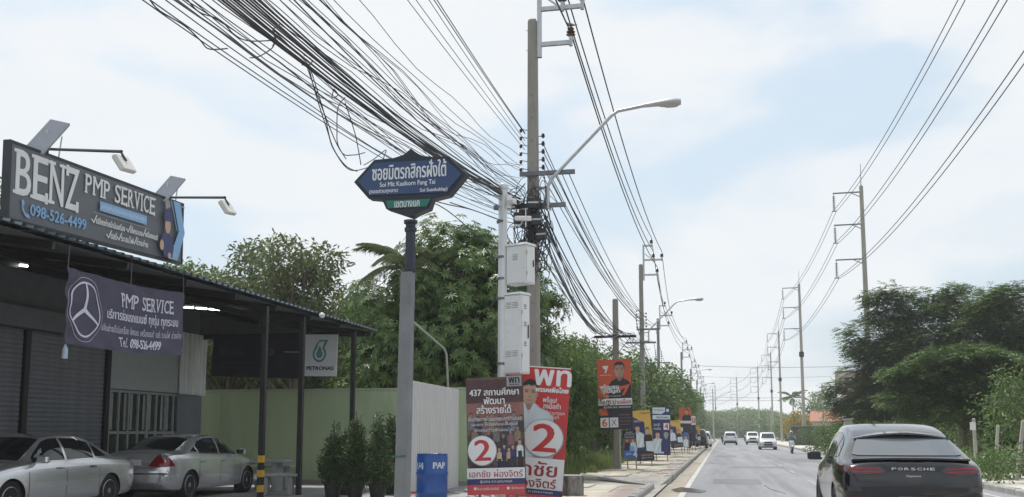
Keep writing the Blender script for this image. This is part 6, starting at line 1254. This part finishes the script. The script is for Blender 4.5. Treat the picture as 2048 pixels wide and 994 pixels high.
S2 = dict(L=4.53, W=1.73, r=.31, wheels=(-1.33, 1.38), rim=7, hw=[(-2.265, .70), (-2.18, .79), (-1.9, .84), (-1.2, .865), (.8, .865), (1.5, .85), (2.0, .80), (2.2, .70), (2.265, .58)], zb=[(-2.265, .36), (-2.1, .24), (-1.5, .2), (1.5, .2), (2.1, .22), (2.265, .34)],
    belt=[(-2.265, .74), (-2.2, .90), (-1.9, .97), (-1, .97), (.3, .93), (1.0, .88), (1.6, .79), (2.0, .69), (2.265, .50)], top=[(-2.265, .80), (-2.23, .97), (-2.15, 1.06), (-1.9, 1.08), (-1.75, 1.09), (-1.4, 1.22), (-1.0, 1.35), (-.5, 1.42), (-.1, 1.43), (.25, 1.39), (.7, 1.2), (1.12, .97), (1.4, .92), (1.8, .84), (2.05, .75), (2.2, .64), (2.265, .53)],
    rw=[(-2.27, .5), (-1.7, .54), (-1, .58), (0, .60), (.8, .6), (2.27, .5)], win=[[(-.0, .985), (.86, .945), (.78, 1.03), (.38, 1.28), (.2, 1.33), (.02, 1.335)], [(-.93, 1.005), (-.07, .988), (-.06, 1.335), (-.45, 1.325), (-.8, 1.26), (-.98, 1.16)], [(-1.28, 1.04), (-1.02, 1.02), (-1.06, 1.14)]],
    trim=[(-1.35, 1.0), (.95, .93), (.95, .944), (-1.35, 1.014)], ws=[(-.62, 1.06), (-.56, .4), (.56, .4), (.62, 1.06), (0, 1.1)], rw_=[(-.54, -1.0), (-.60, -1.72), (.60, -1.72), (.54, -1.0)], doors=(.95, -.03, -1.0), handles=(-.82, .14), mir=(.76, 1.0))
c = sedan('silver saloon car seen from behind with its red tail light, beside the striped post', (-11.5 - .83, 20.4 + 1.33, .076), 0, S2)
for sg in (-1, 1):
    o = c.patch('tail_light', [(sg * .38, .74), (sg * .76, .72), (sg * .775, .78), (sg * .60, .985), (sg * .55, .985)], red_l, 'rear', off=.01)
    c.patch('tail_light_side', [(-2.22, .73), (-1.98, .74), (-2.08, .86), (-2.17, .96), (-2.2, .90)], red_l, 'side', sg, off=.008)
c.patch('boot_gap', [(-.58, .70), (.58, .70), (.58, .712), (-.58, .712)], seam, 'rear', off=.004); c.patch('number_plate', [(-.2, .76), (.2, .76), (.2, .88), (-.2, .88)], white_paint, 'rear', off=.012); c.patch('rear_bumper', [(-.78, .40), (.78, .40), (.80, .64), (-.80, .64)], silver, 'rear', off=.01, thick=.05); c.patch('bumper_strip', [(-.76, .57), (.76, .57), (.76, .60), (-.76, .60)], seam, 'rear', off=.066)
c.rpair('headlight', [(.38, .60), (.70, .62), (.66, .74), (.42, .72)], head_l, 'front')
# dark coupe SUV at the right
blackp = mat('black_car_paint', (.005, .0055, .009), .12, var=0, coat=.6, spec=.5); smoke = mat('smoked_tail_light', (.06, .008, .012), .12, var=0, coat=.8)
S3 = dict(L=4.93, W=1.98, r=.375, wheels=(-1.50, 1.42), rim=5, rim_m='dark_rim', rim_c=(.05, .05, .055), hw=[(-2.465, .80), (-2.40, .885), (-2.2, .935), (-1.5, .985), (-.8, .965), (.6, .95), (1.4, .965), (2.0, .91), (2.3, .80), (2.465, .64)], zb=[(-2.465, .48), (-2.3, .34), (-1.5, .26), (1.5, .26), (2.2, .3), (2.465, .42)],
    belt=[(-2.465, .93), (-2.38, 1.02), (-2.1, 1.08), (-1.4, 1.10), (0, 1.07), (1.0, 1.03), (1.7, .95), (2.1, .86), (2.465, .62)], top=[(-2.465, .98), (-2.43, 1.10), (-2.34, 1.14), (-2.22, 1.165), (-1.9, 1.31), (-1.5, 1.47), (-1.0, 1.60), (-.4, 1.665), (0, 1.67), (.4, 1.62), (.9, 1.40), (1.3, 1.14), (1.6, 1.07), (2.1, .95), (2.35, .82), (2.465, .68)],
    rw=[(-2.47, .66), (-2.0, .68), (-1.3, .67), (0, .69), (.9, .7), (2.47, .6)])
rc = atD(1826, 868, 13.95)
c = Car('coupe_suv', 'glossy black coupe SUV driving away in the right lane', 'car', S3, (rc.x, rc.y + 2.465, 0.003), math.radians(-.5), blackp, seg=4, ny=90)
for k in ([(.05, 1.11), (.95, 1.075), (.85, 1.2), (.45, 1.47), (.1, 1.535)], [(-.95, 1.135), (-.03, 1.112), (.02, 1.535), (-.5, 1.525), (-.9, 1.465)], [(-1.55, 1.17), (-1.03, 1.142), (-.97, 1.45), (-1.3, 1.345)]): c.both('side_window', k, glass_c, cuts=3)
c.patch('rear_window', [(-.66, 1.19), (.66, 1.19), (.74, 1.205), (.60, 1.455), (.3, 1.475), (-.3, 1.475), (-.60, 1.455), (-.74, 1.205)], mat('rear_glass_sky_tone', (.11, .12, .13), .05, var=0, spec=.8), 'rear', off=.008, cuts=3)  # rear window base colour lifted to paint in the sky's reflection
sl = MB(); nn = 17; V = []
for i in range(nn):
    q = -1 + 2 * i / (nn - 1); x = .66 * q; yb = -1.62 + .10 * q * q; zz = 1.50 - .075 * q * q
    for dy, dz in ((.26, .035), (.0, .012), (-.02, -.012), (.18, -.03)): V.append((x, yb + dy, zz + dz))
sl.add(V, [(i * 4 + j, i * 4 + (j + 1) % 4, i * 4 + 4 + (j + 1) % 4, i * 4 + 4 + j) for i in range(nn - 1) for j in range(4)] + [(3, 2, 1, 0), tuple(range(nn * 4 - 4, nn * 4))]); sl.build('roof_spoiler', blackp, c.t, True)
V = []
for i in range(nn):
    q = -1 + 2 * i / (nn - 1); x = .78 * q; yb = -2.40 + .12 * abs(q) ** 3; zz = 1.155 - .02 * q * q
    for dy, dz in ((.14, .025), (.0, .012), (.0, -.012), (.14, -.02)): V.append((x, yb + dy, zz + dz))
sl = MB().add(V, [(i * 4 + j, i * 4 + (j + 1) % 4, i * 4 + 4 + (j + 1) % 4, i * 4 + 4 + j) for i in range(nn - 1) for j in range(4)] + [(3, 2, 1, 0), tuple(range(nn * 4 - 4, nn * 4))]); sl.build('boot_spoiler', blackp, c.t, True)
c.rpair('tail_light', [(.36, .985), (.45, .935), (.80, .945), (.865, .99), (.86, 1.04), (.44, 1.05)], smoke, off=.01, cuts=3); red_b = mat('tail_light_bar', (.32, .02, .028), .2, var=0)
for z_ in (.965, 1.005): c.rpair('light_bar', [(.45, z_), (.80, z_ + .008), (.80, z_ + .02), (.45, z_ + .014)], red_b, off=.014)
for sx in (-1, 1): c.patch('tail_light_side', [(-2.42, .945), (-2.08, 1.0), (-2.06, 1.035), (-2.42, 1.04)], smoke, 'side', sx, off=.008)
c.patch('light_strip', [(-.44, .985), (.44, .985), (.44, 1.05), (-.44, 1.05)], mat('gloss_strip', (.02, .018, .022), .15, var=0), 'rear', off=.006)
def rtext(tx, z_, w, h, m, bold=0., gap=None):
    if gap:
        n = len(tx)
        for i, ch in enumerate(tx):
            x = -w / 2 + w * (i + .5) / n; o = link('lettering', text_mesh(ch, w / n * .72, h, m, bold), c.t); hit = c.bvh.ray_cast(Vector((x, -8, z_)), Vector((0, 1, 0)))[0]; o.location = (x, hit.y - .02, z_)
    else: o = link('lettering', text_mesh(tx, w, h, m, bold), c.t); hit = c.bvh.ray_cast(Vector((0, -8, z_)), Vector((0, 1, 0)))[0]; o.location = (0, hit.y - .022, z_)
rtext('PORSCHE', 1.018, .58, .034, chrome, .002, gap=True); rtext('Cayenne', .918, .19, .036, chrome, .0015)
c.patch('bumper_crease', [(-.86, .715), (.86, .715), (.88, .775), (-.88, .775)], blackp, 'rear', off=.012, thick=.035, cuts=3); c.patch('plate_recess', [(-.34, .52), (.34, .52), (.36, .665), (-.36, .665)], blk_trim, 'rear', off=.006); c.patch('number_plate', [(-.2, .54), (.2, .54), (.2, .635), (-.2, .635)], white_paint, 'rear', off=.014)
c.patch('diffuser', [(-.7, .40), (.7, .40), (.75, .50), (-.75, .50)], blk_trim, 'rear', off=.02); c.rpair('reflector', [(.62, .60), (.82, .61), (.82, .635), (.62, .63)], red_l, off=.01)
for y in (1.0, -.0, -1.05): c.both('door_gap', [(y - .006, .42), (y + .006, .42), (y + .02, 1.05), (y + .008, 1.05)], seam, off=.003)
for y in (-.78, .2): c.both('door_handle', [(y - .1, .90), (y + .1, .905), (y + .1, .94), (y - .1, .935)], blackp, off=.03)
c.mirror_(.86, 1.13, blackp)
# traffic ahead
def boxy(label, loc, rz, sp, paint, group='cars on the road ahead', name='car_ahead', cat='car'):
    c = Car(name, label, cat, sp, loc, rz, paint, group, seg=2, ny=44); a = sp
    for k in a['win']: c.both('side_window', k, glass_c, cuts=1)
    c.patch('windscreen', a['fw'], glass_c, 'front', off=.012); c.patch('rear_window', a['bw'], glass_c, 'rear', off=.012)
    c.rpair('headlight', a['hl'], head_l, 'front', off=.012); c.rpair('tail_light', a['tl'], red_l, 'rear', off=.012); c.patch('grille', a['gr'], blk_trim, 'front', off=.015); c.patch('front_bumper', [(-.7, .40), (.7, .40), (.7, .56), (-.7, .56)], blk_trim, 'front', off=.012); c.patch('rear_bumper', [(-.75, .42), (.75, .42), (.75, .62), (-.75, .62)], blk_trim, 'rear', off=.012); c.patch('number_plate', [(-.2, .62), (.2, .62), (.2, .72), (-.2, .72)], white_paint, 'rear', off=.02)
    c.mirror_(a['mir'][0], a['mir'][1], paint); return c
S_suv = dict(L=4.8, W=1.85, r=.38, wheels=(-1.35, 1.4), hw=[(-2.4, .82), (-2.25, .90), (0, .925), (1.8, .91), (2.25, .82), (2.4, .7)], zb=[(-2.4, .5), (-2.2, .4), (2.2, .4), (2.4, .5)], belt=[(-2.4, 1.08), (-2, 1.18), (0, 1.15), (1.2, 1.1), (2.0, 1.02), (2.4, .8)], top=[(-2.4, 1.2), (-2.33, 1.5), (-2.2, 1.74), (-1.8, 1.82), (0, 1.83), (.4, 1.78), (1.2, 1.22), (1.5, 1.16), (2.2, 1.05), (2.4, .85)], rw=[(-2.4, .68), (0, .72), (2.4, .7)],
    win=[[(-1.9, 1.22), (.9, 1.18), (.35, 1.6), (-1.9, 1.64)]], fw=[(-.68, 1.24), (.68, 1.24), (.6, 1.66), (-.6, 1.66)], bw=[(-.66, 1.25), (.66, 1.25), (.58, 1.6), (-.58, 1.6)], hl=[(.5, .88), (.8, .9), (.78, 1.0), (.5, .97)], tl=[(.45, 1.02), (.82, 1.02), (.80, 1.12), (.45, 1.10)], gr=[(-.45, .72), (.45, .72), (.48, .98), (-.48, .98)], mir=(1.0, 1.24))
a = atZ(1461, 890, 0); boxy('white SUV driving away in the left lane far ahead', (a.x, a.y, .003), 0, S_suv, white_car)
a = atZ(1505, 889, 0); boxy('white pickup coming towards the camera behind the small van', (a.x, a.y, .003), math.pi, S_suv, white_car)
S_mpv = dict(S_suv, L=4.3, W=1.68, r=.31, wheels=(-1.2, 1.35), hw=[(-2.15, .74), (-2.0, .82), (0, .84), (1.7, .82), (2.05, .74), (2.15, .64)], zb=[(-2.15, .4), (-2.0, .26), (2.0, .26), (2.15, .38)], belt=[(-2.15, .95), (-1.8, 1.02), (0, 1.0), (1.2, .96), (1.8, .85), (2.15, .66)], top=[(-2.15, 1.05), (-2.08, 1.35), (-1.95, 1.6), (-1.5, 1.66), (0, 1.67), (.4, 1.62), (1.3, 1.05), (1.6, .98), (2.0, .86), (2.15, .7)], rw=[(-2.15, .6), (0, .66), (2.15, .62)], win=[[(-1.7, 1.07), (.95, 1.03), (.4, 1.45), (-1.7, 1.5)]], fw=[(-.62, 1.08), (.62, 1.08), (.55, 1.52), (-.55, 1.52)], bw=[(-.6, 1.1), (.6, 1.1), (.54, 1.45), (-.54, 1.45)], hl=[(.42, .70), (.72, .72), (.70, .86), (.42, .82)], tl=[(.55, .85), (.74, .85), (.72, 1.15), (.58, 1.15)], gr=[(-.36, .62), (.36, .62), (.36, .76), (-.36, .76)], mir=(1.0, 1.06))
a = atZ(1535, 899, 0); boxy('silver-white people carrier coming towards the camera', (a.x, a.y, .003), math.pi, S_mpv, mat('pale_silver_paint', (.60, .61, .62), .3, metal=.3, var=0, coat=.7))
a = atD(1413, 868, 108); boxy('small white car parked on the left pavement beyond the boards', (a.x - .3, a.y, .14), 0, S_mpv, white_car)
a = atD(1404, 868, 98); boxy('black car parked on the pavement behind the last campaign boards', (a.x - .4, a.y, .14), 0, S_suv, blackp)

# scooters and riders
def skin_body(name, joints, edges, m, par, lvl=1):
    me = bpy.data.meshes.new(name); ks = list(joints); me.from_pydata([joints[k][0] for k in ks], [(ks.index(a), ks.index(b)) for a, b in edges], []); o = link('tmp', me); md = o.modifiers.new('s', 'SKIN'); me.skin_vertices[0].data[0].use_root = True
    for i, k in enumerate(ks): r = joints[k][1]; me.skin_vertices[0].data[i].radius = (r, r) if not hasattr(r, '__len__') else r
    o.modifiers.new('d', 'SUBSURF').levels = lvl; bpy.context.view_layer.update(); e = bpy.data.meshes.new_from_object(o.evaluated_get(bpy.context.evaluated_depsgraph_get())); bpy.data.objects.remove(o); e.materials.clear(); e.materials.append(m); e.polygons.foreach_set('use_smooth', [True] * len(e.polygons)); return link(name, e, par)
def scooter(lb, lb2, px, py, rz, paint, shirt, shirtn):
    a = atZ(px, py, 0); t = thing('motor_scooter', lb, 'scooter', (a.x, a.y, .003), rz, 'scooters on the road')
    for y in (-.62, .64):
        w = MB().lathe([(.2, -.05), (.26, -.05), (.28, -.02), (.28, .02), (.26, .05), (.2, .05)], 20); w.v = [(v[2], v[0], v[1]) for v in w.v]; o = w.build('wheel', MATS['tyre_rubber'], t, True); o.location = (0, y, .28); d = MB().lathe([(0, -.03), (.2, -.03), (.2, .03), (0, .03)], 16); d.v = [(v[2], v[0], v[1]) for v in d.v]; d.build('rim', MATS['alloy_rim'], o)
    b = MB(); V = []
    for y, w, z0, z1 in ((-.95, .05, .62, .74), (-.7, .13, .42, .76), (-.3, .15, .3, .74), (0, .14, .26, .45), (.25, .14, .24, .36)): V += [(-w, y, z0), (w, y, z0), (w * .9, y, z1), (-w * .9, y, z1)]
    b.add(V, [(i * 4 + j, i * 4 + (j + 1) % 4, i * 4 + 4 + (j + 1) % 4, i * 4 + 4 + j) for i in range(4) for j in range(4)] + [(3, 2, 1, 0), (16, 17, 18, 19)]); b.build('rear_body', paint, t, True)
    f = MB(); V = []
    for z, w, y0, y1 in ((.32, .12, .22, .34), (.55, .19, .30, .46), (.8, .2, .30, .46), (1.0, .14, .26, .36)): V += [(-w, y0, z), (w, y0, z), (w * .7, y1, z), (-w * .7, y1, z)]
    f.add(V, [(i * 4 + j, i * 4 + (j + 1) % 4, i * 4 + 4 + (j + 1) % 4, i * 4 + 4 + j) for i in range(3) for j in range(4)] + [(3, 2, 1, 0), (12, 13, 14, 15)]); f.build('front_shield', paint, t, True)
    MB().box(-.13, .13, -.75, -.1, .765, .83, .02).build('seat', blk_trim, t); MB().tube([(-.34, .2, 1.05), (-.1, .3, 1.03), (.1, .3, 1.03), (.34, .2, 1.05)], .018, 6).build('handlebar', blk_trim, t); MB().lathe([(0, 0), (.07, 0), (.06, .04), (0, .05)], 12).build('headlamp', head_l, t).location = (0, .46, .78); t.children[-1].rotation_euler = (-math.pi / 2, 0, 0)
    MB().tube([(0, .33, .5), (0, .62, .3)], .04, 6).build('fork', blk_trim, t); MB().tube([(0, .46, .56), (0, .62, .58), (0, .82, .52)], [.05, .07, .04], 8).build('mudguard', paint, t)
    for sx in (-1, 1): m_ = MB().tube([(sx * .3, .2, 1.05), (sx * .36, .18, 1.22)], .008, 5); m_.box(sx * .36 - .05, sx * .36 + .05, .165, .18, 1.2, 1.27); m_.build('rear_mirror', blk_trim, t)
    p = thing('person', lb2, 'person', (a.x, a.y, .003), rz, 'riders on scooters'); J = {'pel': ((0, -.35, .92), (.15, .12)), 'ch': ((0, -.22, 1.25), (.16, .11)), 'nk': ((0, -.17, 1.42), .06), 'hd': ((0, -.13, 1.56), .085)}
    E_ = [('pel', 'ch'), ('ch', 'nk'), ('nk', 'hd')]
    for sx, n in ((-1, 'l'), (1, 'r')):
        J.update({'s' + n: ((sx * .19, -.2, 1.36), .065), 'e' + n: ((sx * .30, .02, 1.14), .05), 'w' + n: ((sx * .32, .2, 1.08), .035), 'h' + n: ((sx * .12, -.32, .9), .09), 'k' + n: ((sx * .17, .12, .84), .065), 'a' + n: ((sx * .13, .06, .42), .045), 't' + n: ((sx * .13, .2, .37), .04)}); E_ += [('ch', 's' + n), ('s' + n, 'e' + n), ('e' + n, 'w' + n), ('pel', 'h' + n), ('h' + n, 'k' + n), ('k' + n, 'a' + n), ('a' + n, 't' + n)]
    skin_body('body', J, E_, shirt, p); hl = MB(); hl.lathe([(.0, .17), (.06, .16), (.11, .12), (.135, .05), (.135, -.02), (.12, -.08), (.10, -.1)], 16, (0, -.12, 1.58)); h_ = hl.build('helmet', mat(shirtn + '_helmet', (.05, .05, .06) if shirtn == 'dark' else (.5, .5, .5), .3, var=0), p, True)
    MB().box(-.09, .09, .0, .015, 1.53, 1.62).build('visor', glass_c, h_)
scooter('white motor scooter coming towards the camera by the right kerb', 'person in a helmet and grey clothes riding the white scooter', 1584, 907, math.pi, white_car, mat('grey_shirt', (.22, .24, .27), .8, var=.2), 'pale')
scooter('dark red motor scooter ahead on the left beside the white SUV', 'person in dark clothes riding the dark red scooter far ahead', 1445, 887, 0, mat('dark_red_paint', (.14, .03, .03), .3, var=0, coat=.5), mat('dark_shirt', (.05, .045, .05), .8, var=.2), 'dark')
scooter('dark motor scooter coming between the far white vehicles', 'person riding the dark scooter between the far white vehicles', 1490, 884, math.pi, mat('black_scooter', (.03, .03, .03), .3, var=0), MATS['dark_shirt'], 'dark')
# ------------------------------------------------------------------ houses and sheds on the right
tile_m = mat('orange_roof_tile', (.33, .14, .09), .8, var=.2, scale=3, bump=.2); wallw = mat('cream_render', (.55, .52, .46), .85, var=.1, scale=1.5, dirt=(.35, .32, .28), dirt_amt=.5); shed_m = mat('dark_shed_sheet', (.07, .07, .075), .7, var=.2, scale=2)
def house(label, px, D, w, d, h, roof_h, wall_m, roof_m_, wins, over=.5, name='house'):
    a = atD(px, 868, D); t = thing(name, label, 'house', (a.x, a.y, .08), math.radians(-8))
    MB().box(-w / 2, w / 2, 0, d, 0, h).build('wall', wall_m, t)
    if roof_h: 
        r = MB().add([(-w / 2 - over, -over, h + .002), (w / 2 + over, -over, h + .002), (w / 2 + over, d + over, h + .002), (-w / 2 - over, d + over, h + .002), (-w / 2 - over, d / 2, h + roof_h), (w / 2 + over, d / 2, h + roof_h)], [(0, 1, 5, 4), (2, 3, 4, 5), (3, 0, 4), (1, 2, 5), (3, 2, 1, 0)]).build('roof', roof_m_, t)
        MB().tube([(-w / 2 - over, d / 2, h + roof_h), (w / 2 + over, d / 2, h + roof_h)], .1, 6).build('ridge', roof_m_, r)
    else: MB().box(-w / 2 - over, w / 2 + over, -over, d + over, h + .002, h + .12).build('roof', roof_m_, t)
    for (x, z, ww, hh) in wins:
        f = MB().box(x - ww / 2, x + ww / 2, -.03, -.002, z, z + hh).build('window', white_paint, t); MB().box(x - ww / 2 + .08, x + ww / 2 - .08, -.04, -.032, z + .08, z + hh - .08).build('pane', glass_d, f)
    return t
house('small house with an orange tiled roof beyond the dark shed', 1662, 150, 5.0, 6, 3.3, 1.6, wallw, tile_m, ((-1, 1.2, 1, 1.2), (1.2, 1.2, 1, 1.2)))
house('pale two-storey house half hidden behind the big dark tree', 1722, 118, 4.0, 5, 6.3, 2.6, wallw, mat('brown_roof', (.16, .13, .12), .8, var=.2), ((-1.5, 4.2, .9, 1.3), (0, 4.2, .9, 1.3), (-1.5, 1.0, .9, 1.6)), .7)
t = house('low dark shed with a sheet roof beside the right pavement', 1638, 122, 6.5, 6, 2.3, 0, shed_m, mat('shed_roof', (.20, .20, .20), .7, var=.2), (), .3, 'shed')
for k in range(7): MB().box(-3.1 + k * 1.03, -3.1 + k * 1.03 + .08, -.06, -.002, .02, 2.28).build('sheet_rib', shed_m, t)
a = atD(1608, 868, 130)
for k in range(9):
    q = atD(1556 + k * 3.2, 868, 205 - k * 4); t = thing('fence_picket', 'dark picket in the far fence along the right pavement', 'fence', (q.x + 1.5, q.y, .1), 0, 'far pickets along the right pavement'); MB().box(-.12, .12, -.05, .05, 0, 2.4).build('shaft', shed_m, t); MB().box(-.14, .14, -.06, .06, 2.401, 2.46).build('top', shed_m, t)
for px, py, D, lb in ((1648, 770, 140, 'slim concrete pole in front of the orange-roofed house'), (1543, 815, 230, 'thin far lamp post right of the road')):
    a = atD(px, 868, D); h = atD(px, py, D).z; t = thing('slim_pole', lb, 'pole', (a.x, a.y, .1)); MB().tube([(0, 0, 0), (0, 0, h)], [.14, .10], 8).build('shaft', pale_pole, t, True); MB().box(-.5, .5, -.04, .04, h - .5, h - .42).build('crossarm', grey_metal, t)
a = atD(1689, 868, 52); t = thing('gate_pillar', 'short square concrete pillar under the dark tree on the right', 'pillar', (a.x + .2, a.y, .1)); MB().box(-.2, .2, -.2, .2, 0, 2.1, .02).build('shaft', fp_m, t); MB().box(-.24, .24, -.24, .24, 2.101, 2.18, .01).build('cap', fp_m, t)
a = atD(1790, 850, 70); bush = lf_dark
for i, (px, D, w, h, lb) in enumerate(((1720, 60, 3.0, 1.9, 'dark undergrowth bush under the big tree hiding the power pole'), (1800, 57, 3.2, 2.0, 'dark undergrowth bush behind the black car roof'), (1890, 56, 3.2, 2.2, 'dark undergrowth bush under the tallest right tree'), (1985, 50, 3.0, 2.2, 'dark undergrowth bush behind the leaning fence posts'), (2065, 46, 2.6, 2.4, 'dark undergrowth bush beyond the right edge'))):
    p = gp(px, D); tree('undergrowth_bush', lb, 'bush', p, [(0, 0, h * .5, w * .55, 1.4, h * .5), (w * .35, .4, h * .45, w * .4, 1.2, h * .45), (-w * .35, .3, h * .5, w * .4, 1.2, h * .5)], h * .6, .05, 100, .6, 42, .2, .09, 'oval', lf_dark if i % 2 else lf_layer, 90 + i, nl=12)
# ------------------------------------------------------------------ humid air
HZ = .0005
if HZ:
    hm = bpy.data.materials.new('haze'); hm.use_nodes = True; nt = hm.node_tree; nt.nodes.remove(nt.nodes['Principled BSDF']); v = nt.nodes.new('ShaderNodeVolumePrincipled'); v.inputs['Color'].default_value = (.93, .95, .97, 1); v.inputs['Density'].default_value = HZ; v.inputs['Anisotropy'].default_value = .2
    nt.links.new(v.outputs[0], nt.nodes['Material Output'].inputs['Volume']); hz = MB().box(-950, 950, -320, 1850, -1.05, 26).build('haze', hm); tag(hz, 'thin pale humid air over the whole street', 'haze', kind='stuff')
SC.cycles.volume_bounces = 1; SC.cycles.max_bounces = 6; SC.cycles.transparent_max_bounces = 8; SC.cycles.diffuse_bounces = 3; SC.cycles.glossy_bounces = 3
SC.cycles.use_denoising = True; SC.cycles.use_adaptive_sampling = True
